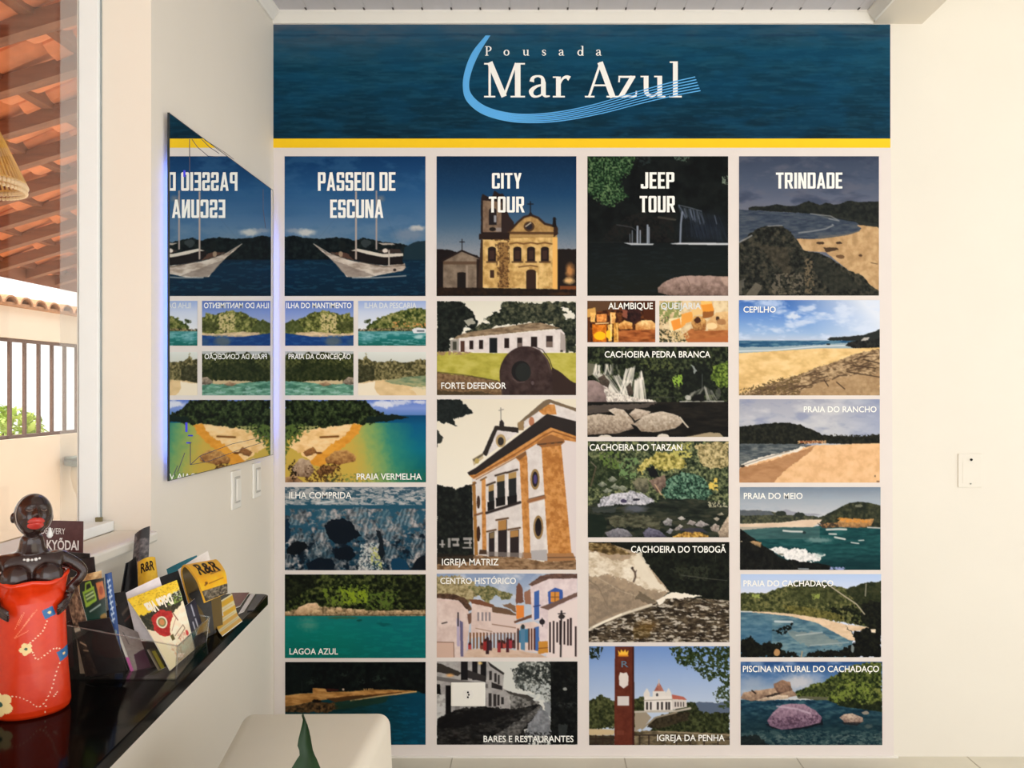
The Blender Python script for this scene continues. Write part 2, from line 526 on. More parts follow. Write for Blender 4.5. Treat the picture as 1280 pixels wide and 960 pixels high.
def pic_schooner():
    c = Cv((356, 195.6, 532, 370.2), (345, 180), 4.8)
    c.vgrad([(70, (16, 58, 100)), (280, (42, 88, 132)), (480, (84, 116, 148)), (600, (112, 134, 152))])
    c.put(np.clip((c.nz(16, 2.2) - .45) * 2, 0, .5), (58, 100, 138))
    c.ell(180, 530, 75, 26, (188, 188, 184), 10, .95, .6); c.ell(110, 522, 60, 18, (140, 150, 160), 10, .8, .6)
    c.ell(845, 506, 60, 22, (190, 186, 182), 8, .9, .5); c.ell(800, 545, 130, 46, (118, 132, 150), 12, .8, .6)
    c.ell(630, 330, 32, 26, (130, 128, 132), 4, .7, .8)
    c.poly([(40,556),(110,552),(200,566),(290,570),(350,560),(430,566),(480,582),(520,562),(570,572),(640,588),(760,600),(910,640),(910,720),(40,720)], c.tex([(8,16,20),(16,26,28),(28,38,38)], 5), 6)
    c.poly([(770,620),(830,588),(910,578),(910,720),(760,720)], (28, 50, 60), 5)
    c.vgrad([(690, (10, 38, 56)), (760, (12, 44, 66)), (920, (8, 36, 54))], 694)
    c.rag((c.Y > 700) * 1., 2.5, .62, (24, 62, 84), .8, 6)
    # hull
    c.poly([(222,598),(300,648),(345,660),(400,684),(470,704),(560,718),(660,730),(772,716),(778,740),(760,760),(640,782),(560,800),(470,800),(425,796),(380,740),(330,690)], c.tex([(150,136,124),(190,178,166),(206,196,184)], 6, 3), 2)
    c.poly([(330,690),(470,745),(600,790),(440,800),(400,770)], (124, 112, 104), 4, .6)
    c.line([(330,660),(470,700),(640,736),(770,728)], 4, (90, 76, 66))
    c.poly([(440,640),(480,630),(560,650),(650,668),(750,668),(765,720),(660,728),(560,716),(450,690)], (30, 26, 26), 3)
    c.poly([(450,642),(490,628),(560,642),(640,660),(762,656),(762,672),(650,680),(560,664),(480,642)], (204, 196, 184), 1)
    c.poly([(610,642),(650,626),(740,632),(760,652),(650,660)], (60, 50, 46), 5)
    c.ell(655, 640, 16, 12, (210, 200, 190), 4); c.poly([(610,594),(700,596),(715,604),(640,606)], (170, 160, 150), 2)
    c.poly([(322,652),(370,664),(440,690),(470,700),(440,664),(400,648)], (86, 62, 52), 6)
    c.line([(228,600),(330,662)], 5, (170, 160, 150))
    c.line([(481,290),(481,688)], 10, (176, 160, 150)); c.line([(603,285),(603,630)], 9, (166, 152, 146)); c.line([(678,640),(678,728)], 8, (190, 180, 170))
    c.line([(481,300),(230,600)], 1.5, (70, 90, 110), .5); c.line([(603,300),(760,655)], 1.5, (70, 90, 110), .5)
    c.ell(390, 660, 12, 14, (150, 130, 110), 5); c.ell(540, 595, 30, 24, (54, 62, 64), 10); c.ell(400, 610, 18, 30, (24, 30, 30), 8)
    c.line([(460,802),(600,802),(778,790)], 7, (170, 172, 172), .8); c.ell(712, 755, 10, 8, (40, 34, 34))
    return c

def pic_city():
    c = Cv((545.8, 195.6, 720.4, 370.2), (535, 180), 4.8)
    c.vgrad([(75, (12, 44, 74)), (300, (30, 70, 106)), (480, (74, 102, 128)), (640, (136, 142, 150))])
    c.rag(np.ones(c.X.shape), 2, .6, (60, 90, 118), .12)
    c.poly([(40,632),(120,634),(180,650),(240,660),(300,668),(330,880),(40,880)], (30, 24, 24), 5)
    c.poly([(770,632),(900,630),(900,880),(770,880)], (34, 28, 26), 4)
    c.ell(850, 760, 36, 60, (196, 140, 84), 8, .9, .7); c.ell(845, 820, 40, 26, (232, 190, 130), 8, .9, .6)
    c.rect_(790, 850, 900, 880, (120, 70, 40))
    # chapel
    c.poly([(92,700),(205,640),(308,690),(308,862),(92,862)], c.tex([(110,96,82),(140,124,108)], 8))
    c.poly([(80,698),(204,634),(312,680),(312,690),(204,646),(88,708)], (40, 30, 28))
    c.rect_(92, 704, 300, 722, (96, 76, 60)); c.rect_(176, 772, 228, 862, (34, 28, 26)); c.ell(202, 776, 26, 8, (34, 28, 26))
    c.rect_(228, 730, 240, 862, (150, 134, 118)); c.rect_(292, 690, 330, 862, (44, 32, 28))
    c.line([(206,572),(206,640)], 5, (28, 24, 26)); c.line([(192,588),(220,588)], 5, (28, 24, 26))
    # tower
    c.poly([(318,330),(330,300),(380,330),(400,282),(425,300),(450,300),(470,340),(480,440),(516,470),(516,540),(318,560)], (42, 32, 32), 3)
    c.poly([(330,340),(440,350),(440,530),(330,530)], c.tex([(112,92,76),(140,118,98)], 6))
    c.rect_(366, 400, 412, 486, (40, 34, 36)); c.ell(389, 404, 23, 20, (40, 34, 36)); c.rect_(396, 430, 410, 470, (150, 150, 156))
    c.ell(388, 512, 20, 12, (40, 34, 30)); c.rect_(408, 502, 440, 526, (140, 130, 124))
    c.poly([(440,350),(490,440),(516,470),(500,560),(446,560)], (52, 40, 38), 3)
    # facade
    c.poly([(330,560),(478,560),(770,540),(775,870),(330,862)], c.tex([(176,140,84),(206,172,112),(222,190,132)], 9))
    c.poly([(482,530),(540,478),(570,448),(616,432),(660,448),(700,486),(760,500),(776,530),(770,560),(482,566)], c.tex([(150,118,72),(186,152,98)], 7))
    for q in ([(490,522),(540,470),(575,440),(616,428),(660,444),(700,480),(766,496)],): c.line(q, 13, (58, 40, 30))
    c.ell(606, 496, 32, 30, (80, 58, 40)); c.ell(606, 496, 20, 19, (44, 40, 44)); c.line([(586,496),(616,474)], 6, (200, 190, 170))
    c.line([(482,534),(770,536)], 14, (88, 62, 40)); c.line([(482,552),(770,552)], 8, (176, 146, 96))
    c.poly([(308,540),(490,530),(490,574),(308,574)], (46, 34, 30), 3)
    c.poly([(318,574),(330,574),(330,862),(300,862)], (60, 44, 34))
    c.rect_(428, 590, 482, 862, (130, 96, 56), .75); c.rag(c.pm([(400,570),(490,570),(490,860),(420,860)]), 3, .52, (84, 58, 36), .8)
    c.rect_(745, 560, 775, 870, (226, 178, 104)); c.poly([(752,500),(776,500),(780,540),(752,560)], (60, 42, 32), 3)
    for x in (360, 512, 594, 676):
        c.rect_(x, 626, x + 48, 706, (44, 32, 30)); c.ell(x + 24, 630, 24, 14, (44, 32, 30))
        c.line([(x - 6, 708), (x + 54, 708)], 10, (98, 72, 48)); c.rect_(x + 10, 640, x + 38, 690, (66, 46, 40))
    for x in (510, 592, 675): c.line([(x - 20, 600), (x + 24, 592), (x + 66, 600)], 9, (120, 86, 50))
    c.rect_(372, 756, 398, 802, (66, 46, 36)); c.rect_(588, 764, 648, 870, (58, 40, 32)); c.ell(618, 768, 30, 16, (58, 40, 32))
    c.rect_(648, 770, 656, 868, (236, 206, 150)); c.line([(545,738),(616,728),(656,736)], 8, (118, 84, 52))
    c.poly([(750,440),(764,440),(770,500),(744,500)], (30, 26, 26)); c.line([(748,452),(768,452)], 5, (30, 26, 26))
    c.line([(614,348),(614,430)], 6, (28, 26, 30)); c.line([(598,362),(630,362)], 6, (28, 26, 30)); c.poly([(600,430),(614,404),(630,430)], (40, 34, 34))
    c.poly([(45,858),(900,872),(900,920),(45,920)], c.tex([(30,22,18),(48,34,24)], 5), 4); c.ell(800, 898, 100, 14, (110, 70, 36), 0, .5, .9)
    return c

def pic_jeep():
    c = Cv((734.2, 195.6, 910, 369.8), (725, 180), 4.8)
    c.all(c.tex([(10, 14, 15), (17, 22, 22), (24, 29, 28)], 14))
    c.rag(c.pm([(210,480),(330,420),(560,420),(560,590),(120,590)], 14), 4, .5, (36, 32, 30), .7)
    c.ell(760, 520, 210, 140, (38, 46, 62), 20, .55, .8); c.vgrad([(596, (18, 24, 25)), (760, (22, 29, 28))], 596); c.falls((600,380), (840,440), (640,560), (880,590), 40, 6, (56,66,86), .2, 2); c.falls((585,372), (735,410), (620,440), (745,480), 22, 6, (110,120,140), .35, 3)
    m = c.pm([(45,75),(330,75),(300,170),(230,230),(290,320),(210,370),(150,370),(100,330),(45,300)], 26)
    c.put(m, c.tex([(16,28,18),(30,52,34),(52,84,52),(108,130,92)], 2.6, 1, 2.8))
    c.rag(c.pm([(330,75),(420,75),(420,120),(350,140)], 12), 4, .5, (44, 54, 54), .8)
    c.rag(c.pm([(560,75),(660,75),(640,110),(570,100)], 8), 2.4, .5, (80, 96, 84)); c.rag(c.pm([(850,200),(890,190),(890,250),(850,240)], 6), 2.4, .45, (120, 132, 116))
    for pts, w, a in (([(590,368),(660,384),(725,404)], 6, .5), ([(612,410),(604,480),(600,592)], 11, .9), ([(625,390),(640,440)], 8, .4), ([(805,430),(818,480)], 6, .5), ([(660,390),(670,440)], 6, .4), ([(700,400),(712,450)], 6, .4)):
        c.line(pts, w, (132, 140, 156), a)
    c.line([(470,440),(570,456)], 12, (78, 74, 66), .7); c.line([(375,380),(390,410)], 10, (150, 146, 140), .6)
    for x, y, w in ((345,496,11),(361,520,7),(405,488,10),(414,500,6),(314,520,4),(300,540,3)): c.line([(x,y),(x,594)], w, (156, 164, 178), .9)
    c.line([(222,486),(310,500),(340,520)], 6, (70, 70, 74), .8)
    c.poly([(258,592),(300,594),(444,598),(436,606),(306,606)], (170, 174, 180)); c.poly([(536,598),(600,592),(890,594),(890,608),(640,604),(560,602)], (184, 186, 190))
    c.line([(45,590),(260,590)], 4, (40, 44, 44), .8)
    c.vgrad([(606, (18, 24, 25)), (760, (22, 29, 28)), (920, (24, 28, 22))], 607)
    c.rag((c.Y > 610) * 1., 3, .64, (30, 38, 40), .6, 5)
    c.rock([(465,862),(500,830),(560,800),(640,790),(760,790),(840,794),(900,790),(900,925),(600,925),(470,890)], (168, 144, 134), (92, 74, 66), 6, 4)
    c.line([(640,800),(660,850),(620,910)], 4, (96, 78, 70), .6); c.poly([(840,800),(890,796),(890,860),(860,840)], (190, 164, 148), 4, .5)
    return c

def pic_trindade():
    c = Cv((923.5, 195.6, 1098.3, 369.6), (915, 180), 4.8)
    c.vgrad([(70, (62, 72, 92)), (240, (80, 90, 110)), (340, (98, 104, 122)), (400, (112, 116, 128))])
    c.put(np.clip((c.nz(16, 2.4) - .5) * 2.6, 0, .6), (100, 102, 116)); c.put(np.clip((c.nz(20, 2.8, 4, 31) - .55) * 2.6, 0, .6), (52, 62, 84))
    c.poly([(100,385),(120,376),(200,376),(270,362),(340,376),(380,374),(430,350),(460,344),(500,360),(530,366),(560,352),(610,366),(650,360),(690,342),(760,350),(900,344),(900,510),(640,470),(480,420),(300,410),(160,400),(100,398)], c.tex([(26,30,30),(36,40,38),(48,50,44)], 5), 4)
    c.vgrad([(395, (62, 70, 84)), (440, (74, 80, 92)), (560, (78, 82, 88))], 1000)
    c.poly([(40,396),(110,398),(300,412),(480,420),(640,452),(740,470),(780,500),(770,530),(680,560),(580,572),(430,580),(40,600)], c.tex([(52,62,78),(66,76,90),(86,92,100)], 3, 5), 2)
    c.poly([(480,424),(600,430),(650,450),(740,464),(780,500),(860,505),(880,480),(640,440)], (58, 60, 56), 3, .5)
    c.line([(400,534),(480,524),(560,510),(606,488),(600,484)], 8, (150, 152, 152), .7); c.line([(470,420),(590,434),(640,462),(580,450)], 7, (150, 152, 152), .7)
    c.line([(520,560),(700,545),(770,520)], 14, (110, 106, 100), .6)
    c.poly([(385,568),(480,572),(560,566),(690,548),(760,526),(772,505),(745,486),(800,492),(870,500),(890,520),(890,925),(860,880),(700,760),(560,650),(430,640)], c.tex([(168,138,100),(184,152,112),(196,166,126)], 9), 2)
    c.poly([(545,624),(620,620),(640,634),(560,650)], (74, 58, 44), 8); c.ell(530, 594, 24, 9, (70, 54, 42), 5); c.ell(640, 594, 18, 7, (66, 50, 40), 4); c.ell(648, 676, 26, 12, (110, 84, 60), 5); c.ell(768, 668, 10, 8, (90, 68, 50), 4); c.line([(830,712),(870,720)], 4, (90, 70, 54))
    c.poly([(40,600),(100,545),(140,512),(210,492),(300,494),(350,530),(390,580),(430,640),(520,652),(600,690),(700,760),(780,790),(830,850),(890,890),(890,925),(40,925)], c.tex([(22,24,22),(38,40,36),(56,56,48),(76,72,60)], 5, 1, 2.2), 7)
    c.poly([(150,600),(330,625),(350,700),(330,800),(240,700)], (84, 76, 62), 16, .45)
    c.poly([(470,660),(560,700),(700,790),(770,860),(600,900),(520,800)], (46, 48, 42), 14, .6)
    c.poly([(80,910),(140,830),(180,850),(150,912)], (112, 106, 94), 8, .8); c.poly([(40,830),(80,800),(60,900),(40,910)], (104, 100, 92), 8, .7)
    c.rag(c.pm([(430,690),(480,680),(490,900),(440,890)], 14), 3, .5, (120, 106, 84), .8); c.rag(c.pm([(250,780),(420,780),(430,915),(230,915)], 14), 4, .55, (112, 104, 90), .8)
    c.line([(40,592),(90,566),(118,550)], 9, (150, 150, 150), .8); c.line([(216,494),(300,490)], 6, (160, 160, 160), .7)
    return c

def pic_mantimento():
    c = Cv((356.7, 376.2, 442.1, 432.2), (345, 365), 3.84)
    c.vgrad([(40, (92, 116, 180)), (100, (130, 150, 200)), (180, (170, 176, 200))])
    c.poly([(40,150),(70,142),(110,128),(150,114),(180,94),(230,92),(270,96),(310,112),(350,104),(375,130),(375,215),(40,215)], c.tex([(52,58,30),(88,94,46),(132,134,76),(170,164,106)], 4), 10)
    c.rag(c.pm([(215,105),(290,105),(290,190),(220,195)], 10), 3, .48, (196, 180, 130))
    c.poly([(40,150),(110,140),(140,190),(40,196)], (66, 76, 40), 10, .7); c.poly([(300,140),(375,140),(375,190),(310,190)], (60, 66, 36), 8, .6)
    c.poly([(90,196),(180,190),(300,200),(375,196),(375,208),(200,216),(110,208)], c.tex([(190,164,130),(220,196,160)], 3, 3), 5)
    c.poly([(40,196),(100,204),(180,214),(300,214),(375,206),(375,262),(40,262)], (28, 66, 122), 2)
    c.rag((c.Y > 208) * 1., 2.5, .55, (50, 90, 140), .6, 5); c.ell(275, 236, 50, 26, (96, 106, 110), 6, .8, .5); c.ell(360, 240, 30, 24, (60, 90, 120), 6, .7, .6)
    return c

def pic_pescaria():
    c = Cv((447.9, 376.2, 532.5, 432.2), (345, 365), 3.84)
    c.vgrad([(40, (150, 170, 214)), (100, (196, 204, 222)), (190, (222, 222, 224))])
    c.poly([(440,160),(490,128),(540,108),(590,92),(650,82),(725,84),(725,196),(400,190),(430,178)], c.tex([(40,54,26),(80,92,44),(124,126,72),(160,156,104)], 4), 10)
    c.rag(c.pm([(425,134),(455,132),(455,150),(425,150)], 6), 2, .4, (60, 70, 40)); c.rag(c.pm([(560,140),(660,150),(725,150),(725,170),(560,170)], 6), 3, .55, (190, 140, 84))
    c.line([(400,186),(500,180),(600,178),(725,184)], 8, (150, 130, 96), .9); c.rag(c.pm([(395,176),(725,170),(725,192),(395,192)]), 2, .55, (50, 48, 36))
    c.vgrad([(186, (90, 144, 146)), (215, (36, 118, 116)), (262, (30, 100, 92))], 188)
    c.rag((c.Y > 190) * 1., 2, .58, (140, 186, 188), .6, 6); c.ell(440, 220, 50, 30, (150, 190, 200), 8, .5, .8)
    c.poly([(652,180),(676,170),(720,176),(718,196),(660,198)], (216, 216, 218), 2); c.rect_(676, 184, 712, 190, (90, 100, 110)); c.ell(685, 215, 26, 12, (180, 206, 206), 5, .8, .5)
    return c

def pic_conceicao():
    c = Cv((356.7, 439.2, 442.1, 494.2), (345, 365), 3.84)
    c.all((180, 182, 182))
    c.poly([(40,320),(60,300),(90,296),(130,306),(160,290),(200,300),(240,288),(270,300),(310,296),(350,306),(380,292),(380,440),(40,440)], c.tex([(26,34,18),(48,56,28),(74,78,42),(104,106,64)], 4), 10)
    c.poly([(60,360),(200,340),(330,350),(375,380),(375,420),(40,420)], (34, 42, 22), 18, .6)
    c.poly([(110,432),(200,424),(320,424),(320,440),(200,440)], (196, 176, 140), 4)
    c.poly([(40,428),(140,432),(230,442),(320,440),(380,448),(380,500),(40,500)], c.tex([(70,112,94),(98,146,124),(130,172,150)], 3, 4), 4)
    c.rock([(318,432),(345,408),(378,410),(378,442),(330,444)], (176, 160, 140), (80, 70, 60), 3, 4); c.rock([(205,440),(240,430),(270,444),(230,452)], (180, 150, 120), (110, 90, 70), 3, 3)
    c.rag((c.Y > 450) * 1., 3, .6, (160, 190, 180), .7, 3); c.ell(75, 455, 40, 14, (40, 90, 70), 8, .6, .6)
    return c

def pic_beach():
    c = Cv((447.9, 440, 532.5, 494.2), (345, 365), 3.84)
    c.vgrad([(290, (214, 216, 210)), (345, (196, 198, 190))])
    c.poly([(390,330),(405,320),(425,324),(432,290),(440,322),(500,336),(560,328),(620,340),(690,322),(725,330),(725,420),(520,424),(390,440)], c.tex([(52,52,32),(84,80,50),(122,114,78),(156,146,106)], 3.4), 12)
    c.poly([(395,350),(470,350),(480,424),(395,440)], (44, 46, 30), 12, .6)
    c.poly([(390,438),(450,426),(540,420),(600,416),(725,412),(725,500),(390,500)], c.tex([(206,178,134),(222,196,152)], 8, 2), 2)
    c.poly([(520,426),(620,408),(725,400),(725,470),(640,450),(560,440)], c.tex([(96,120,92),(140,150,116),(176,166,120)], 4, 4), 4)
    c.poly([(390,440),(480,430),(470,460),(500,500),(390,500)], (230, 218, 196), 6); c.poly([(640,462),(725,450),(725,500),(690,500)], (222, 206, 172), 8, .8)
    return c

def pic_vermelha():
    c = Cv((356.7, 499.9, 532.7, 602.8), (345, 365), 3.84)
    c.vgrad([(515, (96, 124, 196)), (560, (128, 150, 206)), (600, (80, 120, 180))])
    c.ell(520, 540, 80, 22, (214, 216, 226), 14, .95, .5); c.ell(600, 530, 60, 16, (200, 204, 220), 10, .9, .5); c.ell(690, 530, 40, 12, (206, 208, 222), 8, .9, .5)
    c.vgrad([(590, (10, 70, 110)), (640, (8, 92, 130)), (760, (10, 110, 130)), (920, (16, 92, 84))], 592)
    t = c.X - 400 - (c.Y - 640) * .25; t = t + (c.nz(9) - .5) * 50
    c.put((c.Y > 628) * np.clip(1 - (t - 70) / 190, 0, 1), (76, 146, 112)); c.put((c.Y > 628) * np.clip(1 - t / 130, 0, 1), (164, 170, 92)); c.put((c.Y > 628) * np.clip(1 - (t + 60) / 80, 0, 1), (196, 168, 80))
    c.poly([(45,520),(430,520),(450,545),(470,570),(540,590),(620,600),(560,618),(430,634),(380,640),(240,650),(120,670),(45,720)], c.tex([(12,18,10),(26,36,18),(44,56,30),(70,84,48)], 4.5), 12)
    c.poly([(440,600),(560,588),(640,602),(540,622),(430,630)], (20, 36, 30), 5)
    c.poly([(120,670),(240,650),(378,632),(400,640),(360,690),(300,740),(230,800),(180,820),(100,760),(60,740)], c.tex([(222,180,120),(236,200,146),(240,208,160)], 8, 2), 8)
    c.poly([(370,634),(412,640),(400,680),(330,740),(270,790),(220,840),(160,820),(200,780),(270,730),(330,690)], c.tex([(206,140,50),(224,162,66)], 7, 2), 8)
    c.rag(c.pm([(45,640),(150,630),(130,690),(60,760),(45,830)], 10), 3, .45, (86, 104, 50)); c.rag(c.pm([(90,650),(220,640),(150,680)], 8), 3, .5, (150, 150, 96))
    c.line([(215,697),(300,693)], 9, (120, 78, 34)); c.ell(208, 772, 16, 5, (110, 70, 36))
    c.rock([(240,800),(280,764),(340,756),(388,790),(380,812),(300,830),(245,822)], (200, 156, 96), (112, 70, 40), 4, 5)
    c.rock([(75,850),(120,795),(165,810),(188,850),(160,890),(90,880)], (196, 172, 146), (110, 84, 64), 5, 5)
    c.rock([(190,860),(230,830),(300,836),(280,862),(210,880)], (150, 110, 64), (84, 56, 36), 4, 5); c.rock([(45,890),(90,874),(140,916),(45,916)], (186, 150, 110), (110, 80, 56), 4, 4); c.rock([(130,770),(180,740),(200,770),(150,790)], (170, 120, 70), (90, 60, 40), 3, 5)
    c.rag(c.pm([(150,840),(310,820),(330,916),(140,916)], 20), 3, .55, (70, 46, 26), .85); c.rag(c.pm([(240,880),(720,850),(720,916),(240,916)], 12), 2.4, .58, (70, 110, 70), .6)
    c.rag(c.pm([(60,840),(90,800),(110,880),(80,916)], 8), 3, .5, (40, 30, 22))
    return c

def pic_comprida():
    c = Cv((356.3, 608.6, 532.3, 712.6), (345, 600), 4.175)
    c.vgrad([(30, (70, 92, 106)), (130, (40, 84, 104)), (220, (44, 88, 110)), (480, (18, 48, 66))])
    c.rag((c.Y < 130) * 1., 4, .5, (150, 154, 156), .85, 2.5); c.rag((c.Y < 130) * 1., 3, .58, (190, 186, 184), .8, 3); c.line([(220,122),(300,112)], 9, (196, 200, 200), .9)
    c.put((c.Y > 150) * np.clip((c.nz(7, 1.2) - .42) * 6, 0, 1), c.tex([(50,60,68),(110,114,118),(176,170,168)], 8, 1, 2.2, 0, 3))
    c.put((c.Y > 280) * np.clip((c.nz(9, 1, 4, 40) - .52) * 7, 0, 1), (16, 30, 42))
    for x, y, rx, ry, k in ((110,205,46,30,0),(265,185,54,28,1),(440,185,60,44,0),(560,200,50,42,1),(690,195,66,46,0),(600,265,70,50,0),(130,310,60,34,0),(240,295,44,36,0),(480,260,60,40,0),(230,380,70,46,1),(740,350,46,50,0),(500,360,56,50,0),(60,420,36,36,0),(460,430,40,40,0),(600,390,44,50,0)):
        m = c.pm([(x - rx, y + ry*.2), (x - rx*.5, y - ry), (x + rx*.5, y - ry), (x + rx, y), (x + rx*.6, y + ry), (x - rx*.6, y + ry)], 7, 8)
        st = .5 + .5 * np.sin((c.X * .9 + c.Y * .25 + c.nz(9, 1, 2) * 26) * .28)
        a, b = ((72, 82, 88), (196, 192, 190)) if k == 0 else ((64, 92, 104), (140, 150, 154))
        c.put(m, np.array(a) * (1 - st[..., None]) + np.array(b) * st[..., None], .42)
    c.rag(c.pm([(440,330),(560,330),(560,470),(430,470)], 14), 2.4, .5, (206, 206, 200), .8); c.rag(c.pm([(490,350),(530,345),(560,470),(500,440)], 10), 3, .5, (188, 190, 110), .8)
    c.poly([(255,240),(290,208),(350,200),(400,222),(420,260),(450,290),(400,310),(370,330),(310,330),(270,290)], (16, 26, 36), 8)
    c.poly([(300,360),(390,340),(420,390),(390,420),(310,410)], (14, 24, 34), 8); c.poly([(55,360),(100,318),(150,320),(170,350),(120,390),(60,385)], (16, 22, 28), 8)
    c.poly([(160,430),(220,405),(290,410),(310,440),(300,470),(170,470)], (14, 26, 38), 8); c.poly([(520,260),(545,270),(560,330),(570,380),(548,420),(530,380),(540,330)], (24, 32, 40), 6)
    c.poly([(600,410),(640,400),(690,430),(690,470),(600,470)], (20, 62, 88), 8); c.poly([(740,400),(785,390),(785,470),(700,470)], (16, 24, 32), 8); c.poly([(45,210),(70,200),(80,300),(45,340)], (20, 44, 64), 8)
    return c

def pic_lagoa():
    c = Cv((356.3, 717.8, 532.3, 822.3), (345, 600), 4.175)
    c.all(c.tex([(12, 16, 10), (28, 36, 18), (52, 62, 30), (90, 96, 52)], 4.8, 1, 2.2, 0, 3))
    c.poly([(45,490),(230,490),(200,560),(60,640),(45,640)], (14, 18, 14), 16, .6); c.rag(c.pm([(230,560),(480,550),(480,640),(280,660)], 18), 4, .48, (110, 128, 48), .9); c.rag(c.pm([(460,590),(640,580),(600,670),(470,670)], 16), 3.4, .52, (92, 112, 46), .9)
    c.rag(c.pm([(340,570),(490,580),(470,640),(350,640)], 14), 3.6, .5, (136, 156, 40), .9); c.poly([(620,520),(785,500),(785,660),(680,670)], (20, 26, 14), 18, .5)
    c.poly([(45,690),(100,676),(250,660),(480,680),(785,676),(785,716),(45,716)], c.tex([(92,76,54),(150,130,100),(190,168,132)], 3.2), 5)
    c.rock([(92,700),(120,664),(170,642),(215,640),(232,664),(190,690),(150,706)], (224, 194, 158), (150, 118, 84), 5, 3)
    for x, y, rx, ry in ((215,690,30,14),(285,686,26,12),(330,676,22,14),(385,684,22,14),(445,686,34,11),(550,692,30,9),(690,690,34,10),(60,696,20,12),(640,690,20,9)):
        c.rock([(x-rx,y+ry*.5),(x-rx*.5,y-ry),(x+rx*.5,y-ry),(x+rx,y+ry*.4),(x+rx*.5,y+ry),(x-rx*.5,y+ry)], (214, 186, 148), (120, 96, 66), 3, 3)
    c.line([(45,708),(785,702)], 4, (60, 50, 34), .7)
    c.vgrad([(708, (24, 116, 112)), (800, (10, 118, 108)), (930, (8, 106, 94))], 709)
    c.put((c.Y > 709) * np.clip((c.X - 300) / 700, 0, .5), (8, 96, 108)); c.ell(170, 750, 70, 50, (120, 156, 136), 16, .55, .8)
    c.ell(350, 718, 80, 6, (60, 96, 70), 3, .8); c.ell(560, 752, 50, 12, (10, 84, 84), 6, .8, .5); c.ell(435, 732, 16, 5, (20, 80, 74), 3); c.rag((c.Y > 720) * 1., 3, .6, (16, 130, 122), .4, 6)
    return c

def pic_dusk_beach():
    c = Cv((356.7, 827.2, 532.2, 930.6), (345, 815), 6.4)
    c.all(c.tex([(6, 10, 12), (12, 18, 18), (22, 30, 26)], 6))
    c.poly([(80,100),(280,110),(300,300),(80,340)], (18, 28, 26), 20, .5)
    for x, y in ((310,220),(545,170),(800,210),(845,205),(680,235),(280,240)): c.rag(c.pm([(x-30,y-20),(x+30,y-20),(x+30,y+20),(x-30,y+20)], 10), 3, .5, (44, 54, 46), .8)
    c.poly([(70,470),(70,345),(200,330),(300,322),(420,318),(600,312),(760,300),(920,298),(1130,310),(1190,340),(1200,750),(70,750)], c.tex([(10,44,48),(14,54,58),(18,64,74)], 5, 5), 3)
    c.put((c.Y > 330) * (c.X > 700) * np.clip((c.X - 700) / 500, 0, .8), (6, 70, 96))
    c.poly([(70,346),(200,332),(296,326),(298,286),(395,292),(412,318),(600,314),(760,300),(920,300),(1125,310),(1120,318),(960,340),(820,352),(700,345),(560,360),(440,372),(340,388),(230,410),(70,436)], c.tex([(146,104,56),(180,134,78),(196,152,94)], 5, 3), 4)
    c.poly([(400,372),(560,352),(760,338),(1000,318),(1010,326),(800,352),(620,380),(480,400)], (84, 50, 24), 5, .85); c.line([(600,388),(760,362),(880,345),(1120,316)], 9, (206, 172, 118), .9)
    c.poly([(70,440),(160,420),(280,404),(480,400),(500,450),(420,480),(280,480),(70,480)], c.tex([(30,22,14),(80,56,32),(120,84,50)], 4), 10, .9); c.ell(330, 390, 40, 14, (24, 18, 14), 8); c.poly([(470,400),(900,352),(880,400),(640,440),(480,460)], (34, 54, 38), 10, .7)
    c.poly([(395,292),(430,290),(510,296),(500,310),(412,314)], (60, 30, 24), 3); c.ell(540, 298, 9, 9, (190, 170, 150)); c.rag(c.pm([(700,290),(780,290),(780,304),(700,304)]), 2, .45, (150, 120, 80))
    c.line([(210,230),(212,330)], 4, (40, 46, 44)); c.rag((c.Y > 420) * (c.X > 900), 3, .6, (10, 90, 116), .5, 5)
    return c

